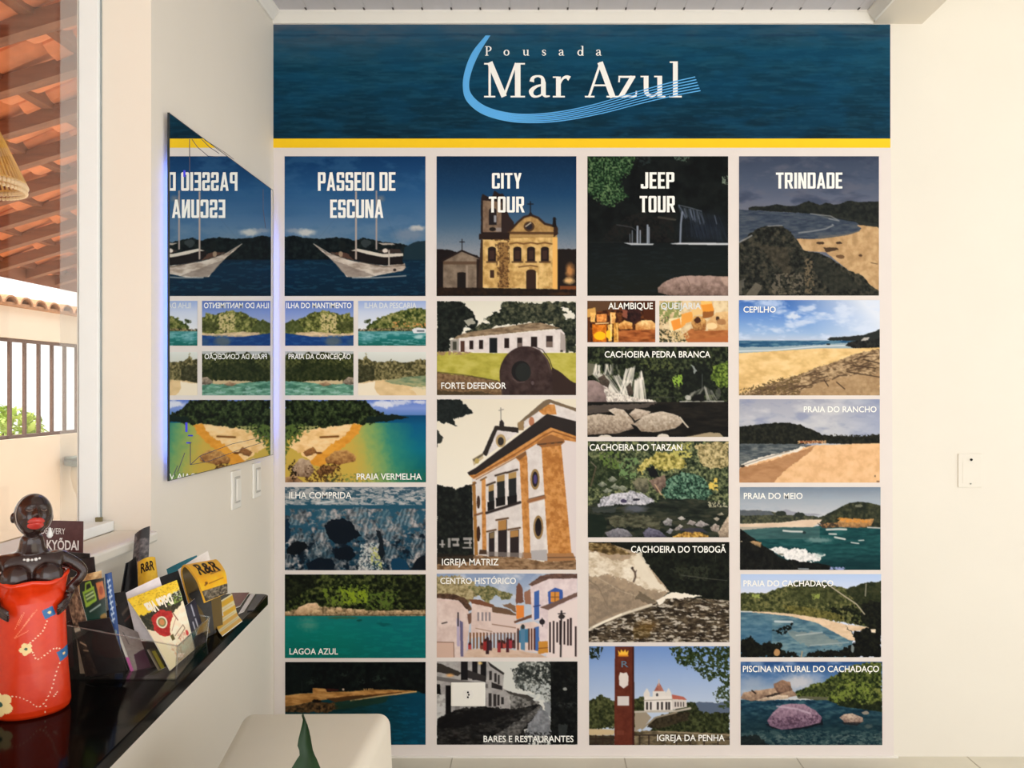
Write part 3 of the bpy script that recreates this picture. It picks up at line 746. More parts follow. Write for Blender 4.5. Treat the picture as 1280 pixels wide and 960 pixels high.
def pic_forte():
    c = Cv((546.2, 376.4, 720, 493.9), (535, 365), 6.4)
    c.vgrad([(70, (214, 210, 196)), (300, (228, 224, 210))])
    T = [(24, 30, 24), (42, 48, 38), (66, 70, 54), (100, 100, 78)]
    c.poly([(450,220),(560,160),(600,80),(700,75),(860,90),(960,85),(1190,75),(1190,480),(1080,480),(1000,260),(860,240),(700,260),(540,270)], c.tex(T, 5), 26)
    c.rag(c.pm([(1060,120),(1180,140),(1170,220),(1090,220)], 14), 8, .5, (224, 220, 208)); c.poly([(1080,180),(1165,165),(1170,205),(1100,220)], (222, 218, 206), 10)
    c.poly([(70,75),(265,75),(330,130),(380,200),(400,250),(370,300),(300,280),(260,350),(180,370),(180,480),(70,480)], c.tex([(18,22,20),(28,34,30),(48,52,44)], 6), 22)
    c.poly([(290,230),(360,210),(380,250),(320,270)], (196, 192, 176), 12, .8); c.poly([(300,320),(440,250),(560,260),(500,300),(340,330)], c.tex(T, 4), 14)
    c.poly([(240,350),(330,322),(540,290),(830,248),(900,246),(960,262),(1060,292),(900,306),(560,340),(340,360),(200,378)], c.tex([(112,94,74),(140,120,96),(162,142,116)], 3, 3), 4)
    c.poly([(180,385),(330,362),(560,342),(1060,298),(1090,330),(1100,480),(700,490),(180,476)], c.tex([(208,198,194),(222,214,210)], 8), 1)
    c.poly([(1058,320),(1096,350),(1100,470),(1056,478)], (168, 158, 152), 2); c.poly([(180,385),(250,374),(250,474),(180,474)], (140, 136, 126), 2, .8)
    for x0, x1, y0, y1, col in ((200,232,396,464,(70,70,60)),(262,294,392,480,(84,58,48)),(334,364,390,458,(44,32,30)),(408,442,384,456,(44,32,30)),(492,554,368,486,(30,34,36)),(612,650,370,450,(44,32,30)),(714,754,366,444,(52,42,40)),(822,872,358,440,(44,34,32)),(944,996,352,442,(58,46,44))): c.rect_(x0, y0, x1, y1, col)
    c.rect_(716, 408, 752, 442, (120, 106, 100)); c.rect_(946, 396, 996, 440, (120, 104, 96)); c.rect_(1056, 466, 1076, 480, (60, 50, 44))
    c.poly([(70,478),(500,490),(1190,486),(1190,830),(70,830)], c.tex([(160,154,64),(178,170,78),(190,182,96)], 10, 2), 2); c.rag(c.pm([(70,470),(350,480),(300,500),(70,510)], 4), 4, .48, (150, 120, 100), .8)
    c.poly([(70,640),(220,660),(420,680),(600,720),(600,830),(70,830)], c.tex([(96,74,52),(126,100,72),(146,120,90)], 4), 10); c.line([(80,640),(300,664),(560,710)], 10, (82, 76, 40), .7)
    c.poly([(70,780),(300,800),(420,790),(560,830),(70,830)], (62, 52, 36), 12, .7)
    c.poly([(990,600),(1060,640),(1140,710),(1184,730),(1184,830),(960,830)], (58, 44, 40), 2)
    c.ell(780, 660, 208, 226, (62, 46, 44)); c.poly([(574,680),(986,640),(1000,830),(600,830)], (58, 43, 40))
    c.put(c.pm([(574,680),(600,560),(660,480),(780,436),(890,460),(960,540),(990,640),(1000,830),(590,830)]), c.tex([(50,38,38),(66,52,50),(84,68,64)], 9), .7)
    c.ell(750, 610, 150, 130, (84, 68, 66), 6, .35, .5); c.line([(820,438),(890,464),(950,540),(975,620)], 7, (112, 96, 92), .6); c.line([(846,436),(915,462),(970,540),(994,610)], 7, (40, 32, 32), .8)
    c.ell(744, 632, 76, 82, (34, 32, 32)); c.ell(760, 640, 62, 72, (42, 44, 42)); c.line([(676,690),(720,724),(770,718)], 7, (110, 94, 90), .6); c.ell(836, 726, 12, 16, (104, 90, 90), 2, .8)
    return c

def pic_matriz():
    c = Cv((546.2, 499.1, 720, 711.8), (535, 490), 4.174)
    c.vgrad([(38, (222, 214, 196)), (500, (232, 226, 212))])
    W = c.tex([(206,198,194),(222,216,212)], 10); O = c.tex([(172,116,60),(196,140,80),(206,152,94)], 7)
    c.poly([(45,38),(170,38),(210,80),(240,110),(190,125),(130,140),(155,180),(110,165),(45,155)], c.tex([(24,30,30),(40,46,44)], 4), 10); c.poly([(45,195),(80,235),(70,260),(45,290)], (54, 56, 52), 8)
    c.poly([(45,480),(100,490),(150,510),(190,490),(235,480),(250,900),(45,900)], c.tex([(18,22,22),(28,32,30),(44,48,42)], 6), 12)
    for x, y, w, h in ((105,760,14,50),(125,760,40,14),(130,790,34,14),(185,757,46,14),(190,780,40,10),(182,806,48,8),(150,770,10,30),(60,790,30,8),(72,770,10,40),(215,765,10,40)): c.rect_(x, y, x + w, y + h, (176, 172, 168), .85)
    # body
    c.poly([(230,440),(720,170),(775,200),(775,880),(240,860)], W); c.poly([(690,240),(775,250),(775,870),(745,860)], (214, 204, 202))
    # upper tower and pediment
    c.poly([(470,180),(500,140),(600,60),(650,45),(775,100),(775,160),(600,130),(480,205)], W); c.poly([(575,100),(600,66),(660,66),(670,118),(600,120)], O); c.poly([(466,165),(600,50),(630,38),(775,88),(775,104),(640,58),(500,155),(500,200),(470,195)], (120, 104, 84), 2); c.ell(540, 155, 14, 24, (176, 120, 90)); c.poly([(468,160),(500,150),(500,200),(472,200)], (150, 126, 92))
    c.poly([(292,320),(352,190),(470,214),(310,330)], W); c.poly([(285,322),(350,176),(472,186),(472,214),(362,200),(306,335)], (52, 46, 42), 2); c.ell(380, 255, 26, 34, (176, 152, 110)); c.ell(380, 258, 16, 22, (60, 54, 50))
    c.poly([(232,350),(285,318),(290,345),(240,385)], (196, 180, 150)); c.poly([(234,352),(290,318),(290,330),(240,364)], (110, 100, 84)); c.ell(256, 360, 12, 14, (180, 160, 100))
    c.poly([(372,178),(374,155),(384,145),(396,158),(398,182)], (50, 44, 44)); c.line([(380,84),(381,150)], 4, (120, 116, 112)); c.line([(370,98),(394,92)], 4, (140, 136, 130))
    # cornice
    c.poly([(206,420),(250,395),(620,115),(775,155),(775,235),(640,190),(250,430),(215,434)], (50, 44, 42)); c.poly([(215,434),(250,430),(590,215),(640,186),(775,232),(775,262),(700,250),(640,225),(600,250),(470,330),(240,455)], O)
    c.line([(240,445),(470,315),(600,230),(650,205),(775,246)], 7, (140, 92, 52)); c.line([(252,456),(480,330)], 5, (150, 108, 66))
    # pilasters
    c.poly([(232,470),(248,465),(262,850),(244,850)], (160, 116, 62)); c.poly([(280,455),(300,445),(306,838),(284,838)], O); c.poly([(458,345),(510,310),(518,345),(534,840),(500,836),(478,365)], O); c.poly([(590,270),(692,262),(748,850),(626,850)], O)
    c.poly([(565,268),(600,240),(640,222),(710,248),(712,262),(690,280),(590,290)], (150, 104, 64)); c.line([(572,275),(700,262)], 8, (90, 66, 48)); c.poly([(455,340),(510,308),(514,326),(478,356)], (128, 92, 60)); c.line([(276,460),(304,444)], 8, (120, 90, 60)); c.line([(226,488),(250,474)], 8, (110, 84, 58))
    c.poly([(618,840),(755,838),(772,880),(606,884)], (164, 122, 84)); c.line([(610,862),(765,860)], 6, (112, 84, 62)); c.poly([(494,835),(538,836),(545,868),(486,866)], (160, 120, 84)); c.poly([(270,820),(306,822),(310,845),(266,845)], (80, 62, 50))
    c.rag(c.pm([(590,270),(692,262),(748,850),(626,850)]), 7, .6, (160, 104, 52), .5)
    # bands, openings
    c.line([(525,570),(606,548)], 18, (150, 104, 70)); c.line([(525,558),(606,538)], 5, (100, 74, 58)); c.line([(246,642),(284,630)], 10, (120, 84, 60))
    for x, y, rx, ry in ((558,455,24,54),(575,705,26,62)): c.ell(x, y, rx, ry, (150, 124, 84)); c.ell(x, y, rx * .66, ry * .74, (48, 40, 44))
    c.ell(559, 455, 9, 24, (80, 70, 120)); c.ell(575, 690, 12, 34, (36, 32, 32)); c.ell(264, 574, 9, 34, (70, 50, 40)); c.ell(264, 738, 10, 40, (64, 44, 36))
    for x0, x1, y0, y1 in ((316,344,490,610),(360,400,440,588),(420,460,425,580)):
        c.poly([(x0,y0),(x1,y0-8),(x1+2,y1-8),(x0+2,y1)], (44, 46, 46)); c.line([(x0-8,y0-4),(x1+6,y0-20)], 10, (70, 56, 46)); c.poly([(x0,y0),(x1,y0-10),(x1,y0+22),(x0,y0+30)], (170, 140, 90))
        c.poly([(x0-6,y1-36),(x1+4,y1-44),(x1+4,y1),(x0-4,y1+10)], (32, 30, 30))
    c.line([(306,630),(480,575)], 14, (52, 44, 42))
    for x0, x1, y0, y1 in ((318,348,725,858),(366,412,665,858),(428,474,715,862)):
        c.poly([(x0,y0+8),(x1,y0),(x1,y1),(x0,y1)], (50, 42, 42)); c.line([(x0-10,y0+2),(x1+6,y0-8)], 9, (96, 72, 52))
    c.poly([(366,672),(410,664),(410,716),(366,722)], (172, 130, 78)); c.poly([(430,724),(472,718),(472,752),(430,758)], (170, 130, 80)); c.poly([(322,735),(346,728),(346,760),(322,762)], (130, 110, 80))
    c.poly([(536,826),(620,820),(622,880),(540,872)], (174, 170, 170)); c.poly([(306,830),(500,838),(500,862),(306,852)], (150, 140, 134), 0, .6)
    c.poly([(45,860),(250,850),(480,862),(610,884),(775,876),(775,930),(45,930)], c.tex([(104,80,58),(140,112,84),(166,138,108)], 3, 3), 5); c.poly([(45,840),(240,850),(240,880),(45,900)], (44, 38, 32), 8, .8)
    return c

def pic_centro():
    c = Cv((546, 716.8, 721.5, 821.5), (535, 705), 4.0)
    c.vgrad([(45, (136, 154, 184)), (200, (184, 194, 208))]); c.put(np.clip((c.nz(12, 2) - .45) * 3, 0, .8), (200, 204, 212))
    W = c.tex([(206,184,176),(222,204,196)], 10)
    c.poly([(40,60),(150,60),(230,90),(260,140),(200,200),(40,180)], c.tex([(110,100,70),(160,146,108),(190,176,140)], 4), 14); c.poly([(200,110),(300,110),(420,150),(410,180),(330,160),(300,200),(240,150)], c.tex([(80,84,54),(120,118,80),(160,150,110)], 3), 12)
    c.poly([(40,160),(130,170),(200,200),(210,290),(190,466),(40,466)], W); c.poly([(40,148),(130,150),(190,170),(224,225),(205,235),(150,180),(40,170)], c.tex([(70,52,42),(110,84,66)], 3, 2), 4); c.poly([(40,388),(130,392),(130,466),(40,466)], (206, 176, 160)); c.line([(40,388),(130,390),(132,466)], 3, (110, 80, 64)); c.line([(72,296),(96,290)], 6, (70, 60, 56))
    c.poly([(144,270),(158,270),(160,410),(146,410)], (180, 168, 190)); c.poly([(160,280),(176,290),(178,460),(164,460)], (110, 104, 134)); c.rect_(148, 240, 156, 310, (60, 54, 60)); c.poly([(198,250),(224,240),(226,290),(204,300)], (120, 90, 76), 3)
    c.poly([(220,190),(325,215),(325,350),(215,370)], W); c.poly([(205,175),(260,178),(330,205),(330,218),(220,196)], (124, 84, 64), 3); c.poly([(322,220),(440,250),(440,345),(322,345)], (214, 194, 186)); c.poly([(318,208),(400,225),(440,248),(440,258),(322,240)], (112, 88, 70), 3); c.poly([(370,205),(410,195),(440,210),(440,240)], (130, 104, 84), 5)
    for x in (248, 268, 286, 304): c.rect_(x, 240, x + 9, 284, (140, 130, 134))
    for x in range(208, 440, 17): c.poly([(x,340),(x+9,342),(x+9,418),(x,424)], (130, 92, 62) if x < 290 else (120, 96, 88))
    c.line([(322,300),(440,318)], 5, (150, 120, 104)); c.line([(240,320),(320,336)], 4, (160, 130, 110))
    c.poly([(440,110),(455,92),(472,120),(478,190),(440,200)], (120, 84, 70), 4); c.poly([(480,140),(520,120),(530,200),(484,200)], (150, 110, 90), 5); c.poly([(440,205),(480,206),(480,264),(442,276)], (220, 136, 66)); c.poly([(430,285),(520,250),(530,264),(432,296)], (110, 78, 62), 2)
    c.poly([(510,110),(540,75),(745,55),(745,440),(560,450),(555,280),(520,280)], c.tex([(210,194,196),(226,212,212)], 9)); c.poly([(500,105),(560,60),(640,45),(750,50),(750,72),(600,76),(520,110)], c.tex([(86,66,60),(124,96,84)], 3, 2), 3)
    c.poly([(530,140),(556,130),(556,270),(530,280)], (70, 104, 168)); c.line([(528,212),(560,206)], 6, (60, 70, 120)); c.poly([(598,140),(634,118),(672,130),(674,176),(640,196),(602,200)], (66, 96, 164)); c.rect_(612, 140, 656, 190, (208, 144, 70)); c.line([(612,165),(656,165)], 4, (120, 80, 50)); c.line([(634,140),(634,190)], 4, (120, 80, 50))
    c.poly([(560,215),(640,185),(748,140),(748,160),(650,205),(600,230)], (116, 92, 84), 3); c.poly([(600,232),(660,206),(748,170),(748,466),(590,466),(600,300)], (224, 210, 206))
    c.poly([(440,300),(530,285),(556,300),(556,440),(440,430)], W); c.poly([(444,332),(500,322),(500,390),(444,392)], (70, 120, 150)); c.poly([(462,310),(484,306),(484,430),(464,425)], (92, 132, 160)); c.poly([(530,316),(554,310),(556,435),(534,430)], (74, 110, 170))
    for x in (446, 500, 514, 528): c.rect_(x, 320, x + 8, 428, (96, 60, 50))
    for x, y0, y1 in ((604,290,440),(622,284,445),(640,290,390),(656,280,400),(676,285,400),(694,275,405),(708,268,405),(732,310,460)): c.rect_(x, y0, x + 9, y1, (60, 46, 48))
    c.line([(666,235),(662,460)], 8, (40, 34, 36)); c.line([(650,248),(684,246)], 5, (50, 44, 46)); c.ell(667, 262, 16, 12, (60, 54, 54)); c.ell(570, 288, 14, 14, (50, 44, 50)); c.line([(570,270),(572,310)], 4, (50, 44, 50)); c.ell(474, 312, 9, 12, (60, 60, 60))
    c.poly([(552,386),(598,384),(600,440),(548,448)], (196, 140, 62), 3); c.line([(552,420),(598,416)], 4, (120, 76, 40))
    c.poly([(200,425),(300,415),(440,428),(560,446),(600,466),(180,466)], c.tex([(196,168,148),(214,190,172)], 6, 3), 3)
    for x, y0, y1, col in ((298,370,448,(60,40,44)),(286,380,430,(150,50,50)),(312,385,430,(70,50,60)),(356,385,440,(150,60,64)),(372,385,420,(80,40,44)),(398,372,440,(84,44,50)),(414,374,420,(160,60,70)),(428,385,418,(90,60,60)),(382,390,418,(170,80,70)),(210,395,425,(170,70,70)),(270,398,424,(120,70,60))): c.rect_(x - 8, y0, x + 8, y1, col); c.ell(x, y0, 6, 8, (70, 44, 40))
    return c

def pic_bares():
    c = Cv((546, 826.5, 721.8, 930.5), (535, 705), 4.0)
    c.all((206, 206, 200))
    c.poly([(420,540),(470,490),(620,486),(750,486),(750,640),(600,700),(560,650),(440,620)], c.tex([(50,54,52),(96,100,96),(180,182,176)], 4, 1, 2.6), 16)
    c.rag(c.pm([(410,530),(620,490),(640,600),(540,590)], 20), 4, .5, (44, 48, 46)); c.rag(c.pm([(480,600),(620,590),(620,680),(500,690)], 14), 3, .5, (186, 190, 188), .9)
    c.poly([(612,486),(750,486),(750,900),(612,900)], c.tex([(10,12,12),(18,20,20),(32,34,32)], 5), 4); c.ell(684, 625, 10, 8, (150, 150, 146), 2); c.poly([(650,800),(700,800),(690,880),(650,870)], (60, 64, 64), 8, .7); c.rag(c.pm([(640,690),(745,690),(745,720),(640,720)]), 3, .55, (50, 52, 50))
    W = c.tex([(150,146,144),(176,172,168)], 7)
    c.poly([(45,486),(300,486),(380,548),(375,620),(410,640),(410,725),(45,760)], W); c.poly([(45,495),(70,500),(170,545),(150,560),(45,540)], (60, 54, 50), 3); c.poly([(300,488),(382,545),(378,555),(310,510)], (56, 52, 50))
    for x0, x1 in ((166,200),(222,248),(264,292)): c.rect_(x0, 486, x1, 580, (30, 28, 30))
    c.ell(262, 496, 14, 10, (230, 200, 130), 0, .9, .6); c.ell(112, 556, 26, 12, (222, 170, 110), 0, .9, .7); c.poly([(40,560),(300,600),(300,620),(40,580)], (110, 106, 104)); c.poly([(200,530),(290,560),(290,590),(200,570)], (56, 52, 52))
    for x0, x1, y0, y1 in ((306,320,535,580),(332,344,545,590),(350,358,555,600),(304,318,645,710),(328,342,650,710),(346,358,652,706),(366,380,665,700)): c.rect_(x0, y0, x1, y1, (52, 48, 48))
    c.poly([(318,590),(372,610),(372,630),(318,618)], (48, 44, 44)); c.poly([(380,628),(440,645),(500,655),(530,670),(520,680),(410,650)], (70, 66, 62), 3)
    c.poly([(410,650),(520,678),(560,690),(540,710),(412,725)], c.tex([(60,58,56),(110,108,104),(150,148,144)], 4), 4)
    c.rect_(90, 606, 116, 770, (22, 20, 20)); c.poly([(42,600),(62,600),(66,650),(50,660),(42,650)], (20, 18, 18)); c.rect_(138, 700, 160, 760, (130, 126, 122)); c.rag(c.pm([(45,650),(90,650),(88,770),(45,780)], 5), 4, .5, (190, 188, 184)); c.rect_(45, 710, 80, 740, (190, 188, 186))
    c.poly([(45,770),(160,720),(290,710),(410,724),(560,700),(560,760),(480,830),(500,905),(45,905)], c.tex([(18,18,18),(34,33,32),(58,56,54)], 4, 2), 8); c.poly([(45,770),(300,712),(400,740),(250,800),(45,820)], (20, 19, 20), 14, .8)
    c.poly([(300,880),(420,800),(560,706),(575,720),(500,790),(420,905),(260,905)], c.tex([(60,60,58),(84,82,80),(120,118,114)], 3, 1.5), 8)
    c.poly([(560,712),(596,740),(612,780),(612,860),(480,858),(500,800),(540,750)], c.tex([(110,112,116),(146,148,152)], 5), 8); c.poly([(575,690),(612,680),(612,760),(590,750)], (120, 124, 128), 8, .8); c.rag(c.pm([(470,830),(620,840),(620,905),(470,905)], 8), 3, .5, (40, 40, 40))
    return c

def pic_alambique():
    c = Cv((734.1, 376.1, 819, 427.9), (725, 365), 5.053)
    c.all(c.tex([(44, 22, 14), (78, 42, 22), (120, 70, 34)], 5))
    c.poly([(45,55),(240,55),(250,110),(45,130)], (96, 70, 48), 6); c.poly([(45,110),(100,100),(100,150),(45,160)], (206, 160, 90), 5)
    c.poly([(265,80),(390,70),(380,180),(330,210),(290,180)], c.tex([(30,20,20),(70,40,36)], 5), 8); c.poly([(265,110),(300,120),(300,170),(270,160)], (140, 84, 66), 6); c.poly([(390,56),(475,56),(475,180),(400,170)], (80, 42, 22), 6)
    c.rock([(240,205),(280,180),(330,195),(330,232),(250,236)], (240, 196, 124), (170, 100, 40), 3, 3); c.rock([(350,205),(390,178),(450,180),(475,200),(475,240),(350,240)], (244, 210, 150), (184, 120, 60), 4, 3)
    c.poly([(240,245),(350,240),(475,236),(475,318),(240,318)], c.tex([(120,66,32),(160,92,48),(186,116,64)], 4, 4), 3)
    for x0, x1, y0, y1, col in ((66,100,130,190,(240,190,110)),(104,170,140,190,(224,150,80)),(190,226,130,200,(226,170,100)),(80,170,205,315,(206,120,34)),(176,205,205,310,(230,180,96)),(210,245,195,318,(204,150,70))): c.poly([(x0,y0),(x1,y0),(x1-4,y1),(x0+4,y1)], np.array(col) + (c.tex([(-30,-30,-20),(26,26,20)], 3)), 4)
    c.ell(125, 275, 36, 26, (248, 190, 30), 4); c.ell(185, 268, 20, 28, (244, 196, 50), 5); c.line([(100,200),(180,196)], 6, (250, 220, 160)); c.line([(196,140),(196,300)], 5, (252, 226, 170)); c.line([(232,200),(240,310)], 4, (250, 214, 140)); c.poly([(45,190),(66,190),(70,318),(45,318)], (90, 50, 26), 3)
    return c

def pic_queijaria():
    c = Cv((824, 376.1, 910, 427.9), (725, 365), 5.053)
    c.all(c.tex([(196,170,130),(216,194,156),(226,208,172)], 8))
    c.rag(c.pm([(500,70),(640,60),(650,150),(600,190),(500,190)], 10), 4, .45, (140, 146, 90)); c.rag(c.pm([(500,180),(560,150),(560,200),(500,210)], 6), 3, .5, (90, 84, 60))
    c.poly([(560,170),(640,160),(640,240),(570,250)], (230, 214, 170), 4); c.poly([(575,185),(630,165),(640,225),(590,245)], (228, 150, 66), 2)
    c.poly([(640,140),(710,125),(712,180),(670,200),(640,230)], (226, 160, 78), 4); c.poly([(760,80),(830,65),(845,120),(775,130)], (224, 150, 60), 3); c.poly([(762,60),(830,62),(830,76),(765,84)], (240, 190, 110)); c.poly([(770,130),(845,120),(840,160),(775,165)], (150, 96, 50), 5); c.poly([(700,100),(770,96),(775,140),(715,150)], (226, 190, 130), 5)
    c.poly([(650,270),(700,230),(800,245),(935,240),(935,318),(680,318)], c.tex([(150,90,48),(186,120,70)], 5, 3), 4); c.poly([(660,280),(720,300),(935,275),(935,318),(680,318)], (176, 108, 62), 3)
    c.rock([(700,190),(720,150),(770,155),(800,190),(790,240),(720,246)], (220, 176, 110), (120, 70, 36), 3, 5); c.ell(742, 178, 22, 20, (74, 44, 30), 5); c.rock([(800,190),(860,130),(935,125),(935,240),(810,244)], (226, 196, 146), (190, 140, 88), 5, 4); c.ell(868, 168, 12, 14, (70, 50, 40), 3); c.ell(890, 190, 30, 20, (160, 116, 76), 5, .8)
    c.rag(c.pm([(500,230),(640,250),(680,318),(500,318)], 6), 2.6, .5, (60, 60, 40)); c.rag(c.pm([(560,250),(680,240),(690,290),(600,318)], 6), 2, .5, (206, 180, 130)); c.ell(830, 215, 34, 20, (236, 208, 160), 4, .9)
    return c

def pic_pedra_branca():
    c = Cv((734.2, 433.3, 910.2, 546.1), (725, 365), 5.053)
    c.all(c.tex([(14, 18, 14), (26, 32, 22), (46, 54, 36), (76, 84, 56)], 4.6))
    c.poly([(640,500),(780,440),(850,520),(840,640),(640,660)], (20, 24, 22), 20, .7); c.put(c.pm([(840,470),(935,440),(935,600),(870,600),(820,540)], 16), c.tex([(40,52,22),(84,104,44),(140,160,70)], 3)); c.rag(c.pm([(580,540),(640,520),(650,590),(590,600)], 10), 3, .45, (140, 170, 70))
    c.rag(c.pm([(360,420),(560,400),(600,480),(420,500)], 14), 3, .55, (96, 104, 60), .8); c.poly([(700,455),(740,500),(720,520)], (170, 176, 172), 8, .8); c.line([(770,520),(770,600)], 5, (110, 116, 116), .6)
    c.rock([(45,560),(100,560),(170,600),(230,660),(180,710),(45,720)], (160, 140, 136), (104, 90, 88), 7, 3); c.poly([(45,450),(100,455),(110,500),(70,530),(45,530)], (110, 108, 92), 6)
    wt = c.tex([(150,142,134),(206,198,188),(236,230,220)], 3, .7)
    WC = (232, 226, 216)
    c.falls((100,462), (240,464), (90,520), (250,520), 26, 8, WC, .55, 1); c.falls((80,520), (250,530), (190,640), (300,650), 34, 9, WC, .5, 2)
    c.falls((290,490), (350,476), (270,570), (330,570), 22, 7, WC, .55, 3); c.falls((270,565), (330,565), (240,655), (320,660), 24, 8, WC, .5, 4); c.falls((345,560), (400,540), (340,690), (420,690), 34, 8, WC, .5, 5); c.falls((375,505), (392,505), (368,560), (400,560), 8, 6, WC, .6, 6)
    c.poly([(150,610),(260,645),(380,670),(490,690),(380,705),(180,715)], wt, 8)
    c.rock([(110,545),(150,520),(190,570),(180,610),(130,580)], (96, 84, 74), (44, 38, 34), 3, 5); c.rock([(290,600),(320,570),(340,640),(310,660)], (90, 80, 70), (46, 40, 36), 3, 5); c.line([(385,510),(384,600)], 8, (230, 226, 220), .8)
    c.put((c.Y > 694) * 1., c.tex([(20,20,18),(30,28,25),(42,38,32)], 5, 5)); c.poly([(45,715),(380,705),(500,690),(420,730),(45,770)], (120, 108, 100), 8, .6)
    c.line([(430,664),(600,664)], 4, (80, 80, 74), .8); c.falls((700,640), (790,600), (660,690), (760,650), 16, 6, (150,148,140), .5, 7); c.falls((780,600), (830,630), (800,690), (870,690), 16, 6, (170,168,160), .5, 8); c.line([(630,692),(700,690),(905,690)], 6, (196, 194, 188), .9); c.ell(680, 668, 20, 16, (196, 194, 186), 6, .8); c.ell(870, 640, 16, 36, (100, 100, 94), 8, .6)
    c.poly([(700,690),(720,650),(780,640),(780,690)], (26, 26, 24), 6)
    rl = (206, 194, 178)
    c.rock([(180,745),(220,732),(280,745),(330,800),(350,840),(290,830)], rl, (140, 122, 104), 4, 3); c.rock([(310,770),(350,735),(450,755),(400,790),(350,810)], (200, 186, 170), (120, 104, 88), 4, 3)
    c.rock([(45,780),(120,768),(230,780),(310,820),(340,860),(240,890),(45,900)], (196, 182, 164), (110, 94, 80), 3, 3); c.rock([(340,830),(420,770),(520,752),(620,780),(650,820),(600,860),(480,884),(390,880)], rl, (124, 108, 90), 3.4, 3)
    c.line([(630,790),(660,830),(680,852)], 9, (200, 190, 174)); c.ell(160, 920, 46, 20, (210, 202, 190), 3); c.ell(524, 914, 38, 20, (210, 202, 190), 3); c.poly([(640,918),(820,884),(880,890),(910,918)], (160, 146, 120), 4)
    return c

def pic_tarzan():
    c = Cv((734.7, 551.4, 910.6, 671.6), (725, 540), 6.4)
    c.all(c.tex([(24, 32, 24), (52, 62, 44), (92, 100, 70), (140, 144, 104)], 4))
    c.poly([(60,200),(240,230),(420,330),(400,440),(120,460),(60,420)], (34, 46, 28), 30, .6); c.rag(c.pm([(140,170),(320,160),(340,300),(200,280)], 20), 4, .5, (96, 116, 60)); c.rag(c.pm([(320,220),(480,200),(440,380),(300,370)], 20), 4, .5, (110, 136, 90))
    c.put(c.pm([(460,310),(520,210),(640,160),(800,180),(850,280),(700,320),(620,300),(560,260),(500,340)], 26), c.tex([(96,92,44),(168,158,86),(212,198,130)], 4)); c.put(c.pm([(920,100),(1190,80),(1190,280),(1040,300),(960,240)], 24), c.tex([(90,84,54),(160,146,104),(206,190,146)], 3.6)); c.rag(c.pm([(700,120),(900,80),(900,200),(760,220)], 20), 3, .5, (180, 174, 100))
    c.put(c.pm([(640,480),(700,380),(820,320),(980,360),(1060,480),(1000,550),(700,540)], 18), c.tex([(18,32,26),(40,66,54),(84,118,98),(130,160,136)], 3)); c.poly([(540,300),(590,270),(640,360),(560,360)], (22, 24, 26), 14); c.rag(c.pm([(1020,400),(1100,360),(1100,470),(1030,460)], 10), 4, .45, (210, 186, 96))
    c.rock([(420,400),(460,370),(540,370),(550,460),(520,490),(440,450)], (130, 126, 104), (44, 46, 38), 5, 8); c.rock([(550,390),(680,340),(690,430),(620,490)], (150, 130, 116), (70, 56, 50), 4, 8); c.line([(600,420),(650,500)], 9, (190, 160, 130)); c.line([(130,280),(90,430)], 11, (90, 80, 64)); c.line([(90,240),(130,280)], 9, (110, 104, 90))
    for x, y in ((180,420),(260,380),(340,450),(280,440),(220,470)): c.rock([(x-40,y),(x,y-26),(x+40,y),(x,y+24)], (160, 164, 144), (70, 76, 66), 3, 8)
    c.poly([(60,590),(200,540),(380,560),(620,560),(660,530),(1000,540),(1190,590),(1190,845),(60,845)], c.tex([(24,30,26),(42,48,40),(66,68,54)], 5, 4), 12)
    c.poly([(180,520),(300,490),(420,470),(500,490),(600,550),(520,580),(330,574),(140,600)], c.tex([(110,112,116),(168,168,176),(214,212,216)], 3), 14); c.falls((250,500), (500,490), (160,590), (590,560), 30, 8, (210,208,216), .45, 3); c.ell(440, 610, 120, 40, (104, 108, 124), 14, .7, .6); c.ell(450, 540, 30, 10, (50, 50, 60), 6); c.ell(350, 550, 26, 14, (70, 64, 90), 6); c.poly([(100,600),(300,590),(280,640),(100,640)], (70, 76, 76), 10, .6)
    c.put(c.pm([(220,680),(420,650),(640,690),(640,780),(420,760),(260,760)], 20), c.tex([(50,52,40),(84,84,66),(120,118,96)], 4, 2), .8); c.poly([(60,650),(180,660),(220,740),(180,845),(60,845)], (26, 38, 30), 14, .8)
    for q, l, d in (([(200,800),(300,765),(380,780),(420,830),(340,845),(230,845)], (146,144,150), (82,80,88)), ([(500,800),(550,760),(640,790),(700,840),(520,845)], (124,122,140), (58,56,70)), ([(660,720),(700,684),(735,700),(730,745),(680,745)], (176,174,172), (96,94,96)), ([(780,690),(810,670),(845,690),(810,705)], (206,202,196), (130,126,120)), ([(750,780),(800,735),(825,750),(790,785)], (190,184,176), (110,104,100)), ([(685,800),(720,765),(745,780),(720,812)], (180,178,180), (90,90,96)), ([(850,730),(880,700),(930,720),(900,745)], (190,182,176), (110,104,104)), ([(910,740),(960,705),(1030,740),(970,760)], (186,180,176), (104,98,100)), ([(1040,760),(1080,730),(1115,750),(1100,800),(1050,790)], (190,180,170), (96,84,76)), ([(1100,800),(1150,720),(1190,650),(1190,845),(1110,840)], (214,198,176), (120,104,90)), ([(1060,690),(1090,675),(1115,690),(1090,712)], (190,182,166), (110,104,90)), ([(1090,655),(1130,640),(1150,660),(1110,668)], (180,172,150), (100,96,84))): c.rock(q, l, d, 3, 6)
    c.put(c.pm([(740,830),(860,790),(960,800),(1050,845),(740,845)], 12), c.tex([(110,84,40),(180,140,70),(220,190,110)], 3)); c.poly([(780,770),(940,760),(1030,800),(860,800)], (66, 64, 84), 14, .7); c.rag(c.pm([(1020,560),(1140,540),(1180,600),(1030,600)], 8), 3, .5, (170, 166, 140))
    return c

